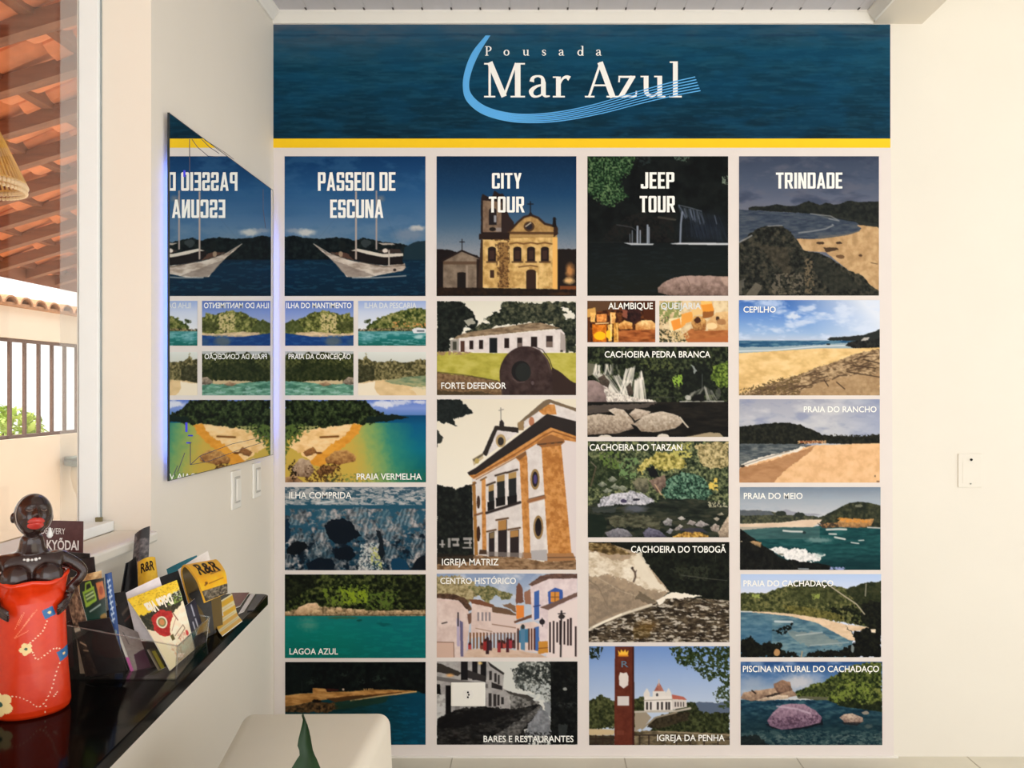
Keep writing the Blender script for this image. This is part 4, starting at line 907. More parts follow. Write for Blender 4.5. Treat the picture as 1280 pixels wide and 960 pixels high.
def pic_toboga():
    c = Cv((735.6, 677.4, 911.5, 802.4), (725, 670), 3.49)
    c.all(c.tex([(14, 17, 14), (24, 28, 22), (36, 40, 30)], 5)); c.rag(c.pm([(390,140),(560,130),(560,190),(440,190)], 12), 4, .5, (48, 52, 40))
    c.line([(440,170),(540,184),(640,194)], 3, (110, 110, 100), .6)
    c.rock([(36,40),(120,30),(240,70),(290,120),(390,240),(320,300),(220,330),(36,400)], (176, 156, 132), (136, 122, 106), 7, 3); c.poly([(36,30),(130,30),(230,80),(120,80),(36,60)], c.tex([(70,56,34),(120,100,64),(190,170,130)], 4, 2), 6)
    m = c.pm([(36,60),(150,110),(220,100),(250,75),(280,110),(300,160),(390,245),(300,235),(200,190),(110,170),(36,180)], 14); c.put(m, c.tex([(190,174,150),(220,208,188),(236,228,212)], 6, 1.5), .9)
    c.poly([(240,90),(265,70),(300,130),(330,190),(390,244),(300,220),(235,160)], (222, 212, 194), 10, .9); c.line([(60,170),(180,240),(330,290)], 3, (200, 186, 164), .6); c.line([(36,190),(80,220),(120,300)], 4, (110, 98, 84), .5); c.poly([(260,240),(330,285),(300,300),(240,270)], (96, 86, 72), 8, .7); c.rag(c.pm([(40,190),(240,240),(230,310),(60,370)], 10), 7, .52, (120, 108, 94), .4)
    c.line([(226,140),(240,158),(242,178),(234,198)], 8, (96, 80, 70)); c.ell(229, 140, 5, 6, (70, 56, 50)); c.line([(242,160),(246,150)], 4, (100, 84, 74))
    c.poly([(36,410),(120,365),(230,320),(340,290),(400,265),(652,280),(652,465),(36,465)], c.tex([(36,30,24),(66,56,44),(110,98,80)], 3.4, 2.5), 4)
    c.put((c.Y > 270) * c.pm([(36,410),(340,290),(420,265),(652,280),(652,465),(36,465)]) * np.clip((c.nz(2.6, 3, 3, 60) - .56) * 9, 0, 1), (206, 198, 184), .85); c.ell(290, 390, 70, 36, (120, 90, 44), 10, .5, .7); c.poly([(230,400),(320,380),(300,440),(240,450)], (100, 78, 36), 10, .5)
    c.poly([(330,280),(400,244),(460,250),(530,262),(460,270),(380,272),(345,300)], (232, 224, 210), 5); c.line([(36,408),(100,375),(200,335),(310,300)], 12, (222, 212, 194), .9); c.line([(60,395),(180,340)], 8, (240, 232, 216), .8)
    c.line([(500,280),(652,300)], 4, (70, 66, 54), .6); c.line([(590,40),(590,110)], 2, (90, 90, 84), .5)
    return c

def pic_penha():
    c = Cv((736.3, 807.5, 912, 931), (725, 670), 3.49)
    c.vgrad([(480, (112, 144, 196)), (600, (150, 172, 208)), (740, (184, 196, 214))])
    c.poly([(480,735),(520,722),(600,728),(652,712),(652,780),(480,780)], (92, 104, 124), 4)
    c.poly([(36,720),(90,690),(130,710),(170,720),(280,700),(300,760),(240,830),(36,840)], c.tex([(34,38,22),(60,66,38),(96,98,62)], 4), 10); c.put(c.pm([(390,486),(652,482),(652,660),(600,620),(560,630),(500,580),(420,560),(400,520)], 16) * (c.nz(4, 1, 3, 50) > .42), c.tex([(24,34,18),(44,58,30),(76,88,52)], 3)); c.put(c.pm([(36,482),(100,484),(90,530),(50,540)], 10) * (c.nz(3.4) > .42), (36, 44, 30)); c.put(c.pm([(580,680),(652,640),(652,760),(600,740)], 12) * (c.nz(4, 1, 3, 51) > .45), (60, 72, 44))
    c.poly([(400,760),(440,740),(490,720),(520,760),(560,770),(652,766),(652,880),(300,860),(340,790)], c.tex([(26,30,18),(50,56,32),(80,86,54)], 4), 10)
    # church
    c.poly([(320,700),(320,680),(344,636),(368,680),(368,700)], c.tex([(150,90,80),(176,120,104)], 3)); c.line([(344,626),(344,650)], 4, (200, 180, 170)); c.rect_(316, 676, 372, 704, (216, 210, 204)); c.ell(336, 692, 5, 8, (80, 76, 80))
    for x in (292, 386): c.poly([(x-14,700),(x-14,684),(x,662),(x+12,684),(x+12,700)], (214, 208, 202))
    c.poly([(280,700),(400,696),(402,760),(280,766)], (222, 216, 210)); c.poly([(398,700),(462,712),(466,744),(402,756)], (206, 198, 192)); c.poly([(400,690),(450,700),(466,714),(402,710)], (176, 104, 90)); c.line([(278,716),(402,712)], 4, (170, 160, 150))
    for x in (288, 304, 334, 352, 372, 384): c.rect_(x, 722, x + 9, 756, (60, 52, 52))
    for x in (412, 424, 436, 448): c.rect_(x, 722, x + 6, 744, (90, 82, 80))
    c.line([(240,766),(300,764),(420,762),(480,750)], 9, (186, 178, 166)); c.poly([(238,770),(290,768),(310,790),(280,830),(240,852)], (156, 144, 126), 3); c.poly([(290,830),(320,790),(400,770),(480,766),(470,800),(340,840)], c.tex([(40,34,24),(70,62,46)], 4), 8); c.line([(270,840),(330,790),(420,768)], 7, (150, 138, 118))
    c.poly([(36,838),(150,842),(150,866),(36,866)], (196, 176, 140), 4); c.poly([(236,850),(330,846),(652,860),(652,912),(236,912)], c.tex([(70,62,46),(110,98,76),(140,126,100)], 4, 3), 6); c.poly([(36,866),(150,868),(150,912),(36,912)], c.tex([(50,44,34),(84,74,56)], 4, 3), 4)
    c.line([(236,866),(360,866),(500,880),(650,884)], 5, (54, 44, 36)); c.line([(36,884),(150,882)], 6, (54, 42, 34))
    for x in (70, 100, 135, 260, 300, 420, 480, 540, 600): c.line([(x, 868), (x, 910)], 6, (58, 46, 38))
    c.line([(340,850),(652,866)], 4, (176, 160, 132), .8)
    # totem
    c.poly([(153,482),(236,482),(236,912),(150,912)], c.tex([(92,44,32),(106,54,40)], 7)); c.poly([(228,482),(236,482),(238,912),(228,912)], (66, 32, 26))
    c.poly([(176,594),(190,598),(204,594),(212,612),(210,650),(190,664),(172,650),(170,612)], (214, 206, 200)); c.rect_(164, 698, 214, 738, (206, 200, 196)); c.rect_(160, 846, 192, 866, (124, 70, 54), .6)
    c.poly([(166,498),(176,508),(180,494),(189,506),(198,494),(202,508),(212,498),(208,524),(170,524)], (232, 184, 70)); c.line([(170,522),(208,522)], 7, (214, 140, 50))
    return c

def pic_cepilho():
    c = Cv((923.4, 375.2, 1099.3, 494.2), (915, 365), 3.918)
    c.vgrad([(38, (62, 104, 172)), (120, (104, 144, 204)), (200, (150, 178, 214)), (240, (186, 196, 212))])
    c.put(np.clip((c.X - 330 + (c.Y - 130) * -1.0) / 420, 0, .92), (222, 226, 234)); c.put(np.clip((c.nz(13, 2.4) - .5) * 3.4, 0, .8), (204, 214, 232)); c.ell(300, 122, 46, 18, (214, 220, 232), 8, .85, .6); c.ell(190, 58, 90, 26, (190, 206, 232), 14, .8, .6)
    c.poly([(30,238),(723,238),(723,300),(30,310)], c.tex([(34,76,112),(60,102,132),(96,132,150)], 3, 6)); c.poly([(30,270),(200,268),(420,258),(560,250),(723,262),(723,290),(30,300)], (168, 182, 186), 4, .85); c.line([(30,290),(200,286),(420,266),(560,262)], 4, (226, 226, 224), .9)
    c.poly([(462,232),(480,224),(560,218),(640,212),(690,196),(723,182),(723,240),(480,238)], (44, 48, 46), 3); c.poly([(552,262),(570,244),(600,240),(640,232),(680,236),(723,226),(723,274),(600,276)], c.tex([(24,26,26),(52,52,48)], 4), 4); c.poly([(640,225),(672,220),(664,236),(630,240)], (180, 176, 170), 3); c.ell(470, 256, 10, 4, (40, 44, 44))
    c.poly([(30,300),(200,290),(420,276),(600,276),(723,272),(723,510),(30,510)], c.tex([(206,172,116),(222,190,134),(230,200,148)], 9, 2), 1)
    c.poly([(40,500),(180,450),(330,400),(480,350),(600,300),(723,280),(723,510),(40,510)], c.tex([(96,78,58),(140,116,88),(170,146,114),(196,170,134)], 3, 2), 10); c.poly([(330,490),(480,420),(723,400),(723,505),(330,505)], c.tex([(160,132,98),(182,154,118)], 6), 10, .85)
    rnd = random.Random(4)
    for i in range(46):
        x = rnd.uniform(120, 700); y = 500 - (x - 90) * .33 + rnd.uniform(-14, 60)
        c.line([(x - 34, y + rnd.uniform(8, 18)), (x, y), (x + 36, y + rnd.uniform(-16, 4))], rnd.uniform(3, 7), (84, 66, 50), .8)
    for q in ([(450,430),(470,460)],[(510,440),(550,474)],[(560,390),(720,416)],[(580,360),(700,372)],[(640,330),(722,350)]): c.line(q, 5, (74, 58, 44))
    c.rag(c.pm([(30,480),(200,430),(340,400),(320,505),(30,505)], 12), 2.4, .55, (110, 92, 62))
    return c

def pic_rancho():
    c = Cv((924, 499, 1099.3, 603.1), (915, 365), 3.918)
    c.vgrad([(524, (160, 162, 176)), (620, (176, 178, 188)), (720, (190, 192, 196))]); c.put(np.clip((c.nz(13, 2.6) - .5) * 3, 0, .7), (138, 146, 172)); c.put(np.clip((c.nz(14, 2.6, 4, 33) - .5) * 3, 0, .7), (200, 200, 202)); c.put(np.clip((c.X - 500) / 400, 0, .6), (136, 148, 180))
    c.poly([(30,662),(110,650),(200,642),(270,640),(340,652),(390,674),(440,700),(490,706),(520,704),(600,710),(723,698),(723,748),(400,740),(300,748),(30,752)], c.tex([(22,26,22),(34,36,30),(50,50,40)], 4), 5); c.rag(c.pm([(480,700),(723,696),(723,716),(480,716)], 8), 2.4, .5, (40, 40, 30))
    c.line([(330,734),(440,734)], 9, (150, 90, 60)); c.rag(c.pm([(320,726),(460,726),(460,744),(320,744)]), 2, .5, (196, 160, 120))
    c.poly([(30,742),(300,744),(390,750),(330,780),(200,820),(30,860)], c.tex([(62,70,76),(86,94,98),(120,124,122)], 3, 4), 3)
    c.poly([(40,850),(140,816),(250,784),(400,750),(723,740),(723,936),(30,936)], c.tex([(214,172,128),(224,184,140),(228,190,148)], 10), 2); c.poly([(30,862),(140,840),(240,810),(350,770),(410,752),(370,790),(320,830),(250,880),(200,936),(30,936)], c.tex([(164,122,86),(184,142,104)], 6, 3), 6)
    c.poly([(36,850),(90,826),(180,796),(260,784),(330,760),(360,756),(320,780),(220,806),(120,836),(50,858)], (222, 214, 202), 6); c.line([(40,852),(160,812),(280,780)], 4, (90, 88, 84), .6); c.ell(52, 852, 12, 6, (60, 56, 50), 3); c.ell(698, 900, 3, 5, (90, 74, 60)); c.ell(712, 926, 8, 4, (120, 90, 70))
    return c

def pic_meio():
    c = Cv((924.7, 608.8, 1100.3, 712.2), (915, 600), 6.4)
    c.vgrad([(55, (120, 134, 150)), (160, (160, 168, 178)), (280, (188, 190, 194))]); c.put(np.clip((c.nz(12, 3) - .5) * 2, 0, .5), (150, 164, 178))
    c.poly([(380,255),(430,234),(480,250),(560,270),(660,268),(720,280),(380,300)], (150, 152, 162), 3)
    c.poly([(60,240),(160,242),(280,246),(340,262),(400,250),(440,280),(490,280),(530,256),(580,285),(680,290),(720,330),(500,340),(60,350)], c.tex([(46,52,46),(70,74,58),(98,98,76)], 4), 6); c.poly([(60,240),(300,248),(340,280),(60,285)], (98, 104, 114), 4, .8); c.ell(390, 268, 44, 20, (48, 54, 48), 5); c.ell(538, 278, 40, 20, (48, 54, 48), 5)
    c.poly([(690,300),(780,262),(860,220),(930,186),(990,174),(1080,180),(1190,205),(1190,390),(860,370),(700,345)], c.tex([(36,42,34),(54,58,44),(78,80,58)], 5), 6); c.ell(1010, 208, 30, 12, (130, 130, 110), 6, .8)
    c.poly([(60,352),(200,345),(420,338),(560,318),(720,315),(700,340),(640,380),(300,385),(60,410)], c.tex([(206,184,162),(220,200,178)], 8, 3), 4)
    c.poly([(60,405),(180,390),(360,378),(640,376),(700,365),(860,378),(1190,384),(1190,720),(60,720)], c.tex([(20,62,66),(28,76,78),(42,92,92)], 4, 5), 4); c.put((c.Y > 376) * (c.Y < 470) * (c.X < 700) * .4, (110, 124, 122)); c.put((c.Y > 560) * np.clip((c.Y - 560) / 200, 0, .6), (12, 42, 48))
    c.rock([(690,360),(760,345),(840,340),(870,305),(960,310),(1050,315),(1130,310),(1110,365),(1000,382),(860,376),(740,384)], (196, 152, 98), (112, 84, 60), 4, 6); c.rag(c.pm([(820,300),(1000,306),(1100,330),(1090,350),(880,340)], 8), 3, .5, (206, 142, 66), .8); c.rag(c.pm([(680,340),(840,340),(860,380),(720,384)], 8), 3, .5, (70, 60, 50))
    for q, w in (([(410,404),(470,410),(560,412)], 14), ([(755,396),(850,392),(910,394)], 15), ([(820,456),(900,472)], 14), ([(775,430),(830,432)], 12), ([(1010,482),(1050,480)], 8), ([(950,498),(1010,506)], 9), ([(1080,378),(1190,384)], 9)): c.line(q, w, (212, 210, 206), .9)
    c.ell(690, 478, 130, 28, (120, 146, 144), 14, .8, .5); c.ell(575, 420, 14, 10, (40, 56, 60), 4)
    c.poly([(300,545),(350,528),(430,540),(500,550),(560,545),(620,575),(740,600),(700,640),(560,660),(430,630),(380,600)], c.tex([(190,190,188),(226,224,222),(236,234,230)], 4), 20); c.ell(700, 600, 50, 30, (150, 170, 168), 12, .6, .6); c.ell(390, 592, 26, 8, (130, 130, 120), 4)
    c.poly([(60,388),(100,410),(150,450),(210,490),(260,530),(320,560),(370,610),(440,640),(500,630),(540,650),(640,655),(780,680),(820,720),(60,720)], c.tex([(14,16,16),(24,26,24),(36,36,32)], 5), 6); c.rock([(140,490),(180,486),(240,500),(230,540),(190,524)], (180, 150, 110), (70, 60, 48), 3, 6); c.line([(530,706),(610,708)], 9, (180, 186, 190), .8); c.rag(c.pm([(770,690),(920,690),(900,718),(780,718)], 8), 3, .45, (140, 150, 190)); c.ell(76, 490, 10, 6, (150, 140, 120), 3)
    return c

def pic_cachadaco():
    c = Cv((925.5, 717.5, 1101, 821.3), (915, 705), 4.0)
    c.vgrad([(48, (176, 196, 228)), (150, (206, 212, 228))])
    c.poly([(40,146),(90,142),(170,146),(240,118),(330,90),(400,82),(470,98),(540,115),(580,124),(640,98),(745,86),(745,330),(560,290),(300,250),(40,236)], c.tex([(40,46,28),(64,70,40),(96,98,60),(124,120,78)], 4), 6); c.poly([(560,130),(640,98),(745,86),(745,240),(640,220)], (34, 40, 26), 10, .7); c.poly([(330,90),(480,100),(560,180),(420,200),(260,180)], (52, 58, 34), 16, .5)
    c.rag(c.pm([(100,150),(140,150),(140,170),(100,170)], 6), 4, .4, (150, 160, 90)); c.rag(c.pm([(395,150),(440,150),(435,175),(400,175)], 6), 4, .4, (140, 150, 80)); c.put(c.pm([(250,200),(420,220),(560,260),(540,290),(300,250)], 10), c.tex([(60,60,30),(100,96,50),(136,126,70)], 3), .8)
    c.poly([(40,238),(140,240),(300,256),(420,290),(520,330),(600,378),(610,466),(40,466)], c.tex([(68,100,118),(92,124,138),(120,146,152)], 4, 4), 3); c.put((c.Y > 236) * (c.X < 200) * np.clip((c.Y - 236) / 240, 0, .5), (52, 96, 130)); c.put(c.pm([(280,330),(440,340),(560,400),(380,410),(300,370)], 16), (140, 146, 140), .6)
    c.poly([(40,236),(160,238),(300,248),(440,270),(560,300),(720,320),(715,340),(640,330),(590,335),(620,384),(580,378),(500,334),(420,292),(300,262),(160,246)], c.tex([(206,180,150),(222,198,170)], 5, 2), 3)
    c.line([(215,286),(300,288)], 10, (206, 210, 210), .8); c.line([(320,355),(450,340)], 7, (180, 186, 184), .7); c.line([(390,405),(580,390)], 6, (160, 170, 170), .7); c.line([(45,236),(100,238)], 6, (220, 222, 222), .8)
    K = c.tex([(10,12,12),(20,22,18),(34,36,26)], 4)
    c.put(c.pm([(560,300),(600,340),(640,330),(720,310),(745,200),(745,466),(340,466),(420,430),(520,430),(600,400),(620,380)], 14), K); c.put(c.pm([(640,210),(690,180),(745,190),(745,330),(680,320),(640,280)], 14), K, .9); c.put(c.pm([(40,380),(90,360),(130,400),(190,390),(250,400),(240,430),(310,440),(345,466),(40,466)], 16), K); c.rag(c.pm([(480,220),(620,200),(660,300),(560,290)], 14), 4, .5, (24, 28, 18))
    c.put(c.pm([(230,325),(300,295),(300,320),(250,355),(225,345),(195,330)], 8) * (c.nz(3) > .4), (18, 22, 20)); c.line([(495,115),(560,160),(620,200),(660,250)], 6, (170, 160, 140)); c.line([(668,100),(664,160)], 5, (150, 146, 130)); c.ell(224, 440, 16, 18, (180, 140, 96), 5); c.ell(600, 420, 8, 20, (120, 130, 130), 3); c.line([(350,436),(345,464)], 6, (170, 150, 120)); c.poly([(690,325),(716,325),(714,342),(694,340)], (222, 206, 184), 2)
    return c

def pic_piscina():
    c = Cv((925.5, 826.8, 1102.5, 931), (915, 705), 4.0)
    c.vgrad([(486, (40, 78, 130)), (560, (84, 118, 160)), (640, (168, 178, 190)), (680, (196, 196, 196))]); c.put(np.clip((c.nz(12, 2.2) - .48) * 3, 0, .75), (130, 152, 184)); c.ell(330, 590, 130, 50, (200, 196, 196), 16, .8, .7); c.ell(100, 590, 80, 40, (160, 170, 186), 14, .6, .7)
    c.poly([(310,640),(380,610),(450,590),(540,540),(620,500),(745,490),(750,760),(560,720),(470,690),(330,665)], c.tex([(22,30,16),(46,58,28),(86,96,46),(120,126,70)], 4.4), 10); c.poly([(340,640),(470,600),(540,590),(500,660),(350,668)], c.tex([(30,38,20),(60,70,36),(96,104,56)], 3), 8); c.poly([(480,700),(560,660),(650,700),(745,690),(745,760),(540,730)], (22, 28, 18), 14, .7); c.rag(c.pm([(470,640),(560,580),(700,600),(700,670),(520,700)], 16), 4, .52, (120, 134, 60), .8)
    c.put((c.Y > 676) * 1. * c.pm([(40,676),(480,680),(540,710),(760,740),(760,910),(40,910)], 4), c.tex([(20,48,66),(36,70,88),(64,98,108)], 4, 3)); c.put((c.Y > 690) * np.clip((c.Y - 700) / 200, 0, .55), (22, 40, 42)); c.rag((c.Y > 830) * 1., 3, .54, (70, 92, 92), .7, 2); c.rag((c.Y > 850) * 1., 2.4, .6, (110, 124, 118), .6, 2)
    c.rock([(42,672),(60,640),(130,630),(200,622),(240,600),(290,620),(325,655),(270,670),(160,672),(100,684)], (196, 168, 142), (116, 94, 80), 5, 4); c.rock([(205,600),(250,578),(290,590),(302,630),(240,650),(215,630)], (160, 128, 106), (84, 66, 58), 4, 4); c.line([(100,632),(118,646)], 7, (50, 40, 36)); c.rock([(120,680),(200,655),(280,655),(280,670),(150,684)], (214, 196, 174), (150, 130, 112), 4, 3); c.poly([(160,660),(240,640),(240,652),(180,664)], (60, 50, 46), 4); c.poly([(330,660),(480,664),(470,680),(330,672)], (96, 96, 76), 4)
    c.poly([(165,800),(450,770),(455,800),(330,826),(200,822)], (20, 26, 34), 6)
    c.rock([(176,782),(200,745),(245,704),(300,696),(360,700),(415,730),(448,765),(440,790),(360,812),(250,826),(190,808)], (160, 134, 150), (86, 64, 84), 3.4, 2); c.line([(225,710),(320,722),(390,745)], 9, (190, 172, 184), .7); c.line([(330,730),(320,800)], 6, (110, 86, 104), .6); c.rag(c.pm([(190,770),(430,750),(430,790),(220,815)]), 3, .55, (74, 54, 70), .7)
    c.rock([(535,765),(560,748),(600,745),(650,765),(655,785),(620,798),(560,790)], (196, 176, 158), (96, 74, 70), 3, 2); c.poly([(545,788),(650,788),(620,806),(560,800)], (30, 30, 34), 4, .8); c.ell(665, 742, 18, 9, (140, 132, 120), 4); c.ell(680, 810, 24, 14, (80, 92, 90), 6, .8, .5)
    c.poly([(40,860),(120,850),(190,905),(40,905)], (24, 30, 30), 8, .8)
    return c

def pic_header():
    c = Cv((342, 31, 1112.5, 173.5), (0, 0), 1.0, 1.2)
    c.vgrad([(31, (60, 86, 104)), (62, (26, 76, 98)), (110, (15, 62, 84)), (173, (10, 44, 60))])
    c.put(np.clip((c.nz(9, 9, 4) - .46) * 3, 0, .26), (8, 40, 58)); c.put(np.clip((c.nz(7, 11, 4, 44) - .54) * 4, 0, .22), (34, 88, 112))
    c.put(np.clip(1 - (c.TY - 31) / 55, 0, 1) * np.clip(1 - (c.TX - 342) / 520, 0, 1) * .75, (92, 98, 112)); c.put((abs(c.TY - 45 - (c.nz(20, 4) - .5) * 6) < 1.2) * .4, (30, 56, 84))
    c.put(np.clip((c.nz(3, 9, 3, 13) - .56) * 7, 0, .2), (56, 106, 128)); c.put(np.clip((c.nz(20, 3, 3, 71) - .4) * 1.4, 0, .35), (14, 78, 112))
    return c

# ------------------------------------------------------------------ materials of the room
M_wall = mat('white_wall_paint', (231, 225, 212), .6, .25, var=.015, scale=3, bump=.05, bscale=60)
M_lwall = mat('left_wall_paint', (233, 225, 211), .6, .25, var=.015, scale=3, bump=.05, bscale=60)
M_trim = mat('white_trim', (236, 232, 224), .45, .35, var=.01)
M_floor = mat('beige_floor_tile', (214, 208, 190), .25, .5, var=.05, scale=5)
M_alu = mat('white_window_frame', (238, 240, 238), .35, .4, var=.01)
M_plastic = mat('white_plastic', (240, 236, 226), .3, .5, var=.01)
M_dark = mat('dark_hole', (20, 20, 20), .6, .2)
M_print = vcol_mat('printed_vinyl', .5, .07)
M_letter = mat('printed_white_letter', (250, 248, 242), .5, .2, var=.01, gain=1.0)
M_letter_soft = mat('printed_pale_letter', (222, 226, 228), .5, .2, var=.01)

# ceiling of narrow pvc boards running towards the viewer
def ceiling_mat():
    m = mat('grey_ceiling_board', (212, 208, 212), .4, .4, var=.02, scale=4, stretch=(10, .5, 1))
    nt = m.node_tree
    b = nt.nodes['Principled BSDF']
    tc = nt.nodes.new('ShaderNodeTexCoord')
    w = nt.nodes.new('ShaderNodeTexWave'); w.wave_type = 'BANDS'; w.bands_direction = 'X'; w.wave_profile = 'SAW'
    w.inputs['Scale'].default_value = math.pi / 10 * 10 / 1.0 / 1.0
    nt.links.new(tc.outputs['Object'], w.inputs['Vector'])
    rp = nt.nodes.new('ShaderNodeValToRGB')
    rp.color_ramp.elements[0].position = 0.0; rp.color_ramp.elements[0].color = (0, 0, 0, 1)
    rp.color_ramp.elements[1].position = 0.06; rp.color_ramp.elements[1].color = (1, 1, 1, 1)
    nt.links.new(w.outputs['Fac'], rp.inputs['Fac'])
    bp = nt.nodes.new('ShaderNodeBump'); bp.inputs['Strength'].default_value = .5; bp.inputs['Distance'].default_value = .003
    nt.links.new(rp.outputs['Color'], bp.inputs['Height'])
    nt.links.new(bp.outputs['Normal'], b.inputs['Normal'])
    return m
M_ceil = ceiling_mat()

# ------------------------------------------------------------------ the room shell
XL = -0.927                                # left wall face
XO = -1.10                                 # its outer face
YJ = 1.915                                 # far jamb of the window
ZS, ZT = 0.949, 2.42                       # window sill and head
XR, YB = 3.4, -2.2

m = MB().box((XO, YB, -.12), (XR, D + .12, 0)).build('floor', M_floor); struct(m)
# grout lines of the floor tiles
g = MB()
for i in range(-2, 8): g.box((i * .6 - .302, YB, -.001), (i * .6 - .298, D - .001, .0006))
for j in range(-3, 5): g.box((XL + .001, j * .6 - .002, -.001), (XR, j * .6 + .002, .0006))
g.build('tile_grout', mat('tile_grout', (172, 166, 150), .8, .1), m)
struct(MB().box((XO, D, 0), (XR, D + .12, 3.1)).build('wall_back', M_wall))
wl = MB()
wl.box((XO, YJ, 0), (XL, D, 3.0)); wl.box((XO, YB, 0), (XL, .35, 3.0)); wl.box((XO, .35, 0), (XL, YJ, ZS - .027)); wl.box((XO, .35, ZT), (XL, YJ, 3.0))
struct(wl.build('wall_left', M_lwall))
ce = MB().box((XL, -1.1, 2.6), (1.17, D, 2.66)).build('ceiling', M_ceil); struct(ce)
struct(MB().box((1.17, YB, 2.564), (1.342, D, 3.05)).build('ceiling_beam', mat('beam_paint', (226, 218, 204), .6, .2, var=.015, scale=3)), 'white painted beam under the ceiling right of the mural')
struct(MB().box((1.342, YB, 3.0), (XR, D, 3.06)).build('ceiling_upper', M_wall), 'white ceiling beyond the beam')
def cornice(name, axis, a, b, at):
    pf = [(0, 2.6), (0, 2.563), (.008, 2.563), (.012, 2.570), (.026, 2.588), (.030, 2.592), (.030, 2.6)]
    if axis == 'x': mb = MB().prism([(D - p[0], p[1]) for p in pf], 'x', a, b)
    elif axis == 'l': mb = MB().prism([(XL + p[0], p[1]) for p in pf], 'y', a, b)
    else: mb = MB().prism([(1.17 - p[0], p[1]) for p in pf], 'y', a, b)
    return struct(mb.build(name, M_trim))
cornice('trim_1', 'x', XL, 1.17, 0); cornice('trim_2', 'l', -1.1, D - .03, 0); cornice('trim_3', 'r', -1.1, D - .03, 0)
# dark board joints against the cornice
jm = MB()
for i in range(21): jm.box((XL + .02 + i * .1005, D - .046, 2.5988), (XL + .026 + i * .1005, D - .030, 2.6002))
jm.build('board_joint', mat('board_joint', (96, 92, 92), .7, .1), ce)
struct(MB().box((XL, D - .012, 0), (1.255, D, .004)).build('baseboard_back', M_trim))

# ------------------------------------------------------------------ the mural
mural = MB().add([P(342, 30.5, D), P(1112.6, 30.5, D), P(1117, 945, D), P(343, 945, D)] , [(0, 1, 2, 3)])
mural.v = [(v[0], D - .002, v[2]) for v in mural.v] + [(v[0], D, v[2]) for v in mural.v]
mural.f = [(0, 1, 2, 3), (7, 6, 5, 4), (0, 4, 5, 1), (1, 5, 6, 2), (2, 6, 7, 3), (3, 7, 4, 0)]
mural = mural.build('wall_mural', mat('white_vinyl', (228, 219, 213), .5, .1, var=.01))
tag(mural, 'large printed tour mural covering the back wall in four columns of photographs', 'mural')

def wall_pts(xy, eps):
    xy = np.asarray(xy, float)
    return [((x - 673) / 1000 * D, D - eps, CAMZ + (485 - y) / 1000 * D) for x, y in xy]

def letters(name, v, f, m, parent, eps=.0032, step=False):
    # every shape a hair in front of the last so that overlapping strokes never share a plane
    vv, ff = [], []
    for i, q in enumerate(f):
        n = len(vv)
        vv += wall_pts([v[k] for k in q], eps + (step[i] if isinstance(step, list) else i * 2.0e-5 if step else 0))
        ff.append(tuple(range(n, n + len(q))))
    me = bpy.data.meshes.new(name)
    me.from_pydata(vv, [], ff)
    bm = bmesh.new(); bm.from_mesh(me)
    for fc in bm.faces:
        fc.normal_update()
        if fc.normal.y > 0: fc.normal_flip()
    bm.to_mesh(me); bm.free()
    return link_mesh(name, me, m, parent)

def picture(cv, label, name='photo_panel', eps=.0026):
    x0, y0, x1, y1 = cv.rect
    img = cv.out()
    ny, nx = cv.ny, cv.nx
    X, Y = np.meshgrid(np.linspace(x0, x1, nx), np.linspace(y0, y1, ny))
    v = np.stack([(X - 673) / 1000 * D, np.full(X.shape, D - eps), CAMZ + (485 - Y) / 1000 * D], -1).reshape(-1, 3)
    me = np_mesh(name, v, grid_faces(nx, ny), ink(img).reshape(-1, 3))
    o = link_mesh(name, me, M_print, mural)
    tag(o, label)
    return o

def caption(panel, body, x0, x1, y0, y1, soft=False, bold=.012):
    v, f = fit_text(body, x0, x1, y0, y1, bold)
    return letters('caption', v, f, M_letter_soft if soft else M_letter, panel)
def title(panel, lines):
    for body, x0, x1, y0, y1 in lines:
        v, f = block_text(body, x0, x1, y0, y1)
        letters('title', v.tolist(), f, M_letter, panel, step=True)

hd = picture(pic_header(), 'dark blue sea banner along the top of the mural', 'header_panel')
yb = MB().add(wall_pts([(342, 173.5), (1112.6, 173.5), (1112.6, 185), (342, 185)], .0026), [(3, 2, 1, 0)]).build('yellow_stripe', mat('printed_yellow', (255, 192, 24), .5, .2, var=.02, gain=1.15), mural)
tag(yb, 'yellow stripe under the sea banner')
# lettering of the header
for it in [('M', 605.2), ('a', 660.2), ('r', 690), ('A', 731), ('z', 771), ('u', 800.5), ('l', 836)]:
    v, f = serif_text([it], 122.2, (1.0, 1.0))
    letters('printed_letter', v, f, M_letter, hd, .0032, SERIF_STEP)
for it in [('P', 606.4), ('o', 629.4), ('u', 653.2), ('s', 676.8), ('a', 698), ('d', 721.6), ('a', 744.6)]:
    v, f = serif_text([it], 70, (.272, .272))
    letters('printed_letter', v, f, M_letter, hd, .0032, SERIF_STEP)
# the light blue swoosh that splits into fine lines on the right
def cr(p, n=12):
    p = np.array(p, float); e = np.vstack([2 * p[0] - p[1], p, 2 * p[-1] - p[-2]]); q = []
    for i in range(len(p) - 1):
        a, b, c_, d_ = e[i:i + 4]
        for t in np.arange(n) / n: q.append(.5 * (2*b + (c_-a)*t + (2*a-5*b+4*c_-d_)*t*t + (3*b-a-3*c_+d_)*t**3))
    q.append(p[-1]); return np.array(q)
outer = cr([(607, 45), (591, 65), (582, 86), (578.6, 107), (583, 126), (601, 142), (630, 151.5), (662, 154.5), (702, 152.5), (752, 143.5), (802, 131), (846, 121), (876, 115.5)])
inner = cr([(613, 45), (600.5, 65), (591, 86), (586.6, 105), (590, 119), (606, 132.5), (632, 140.5), (662, 142.6), (700, 139), (742, 130), (790, 115.5), (832, 103.5), (868, 95)])
sv, sf = [], []
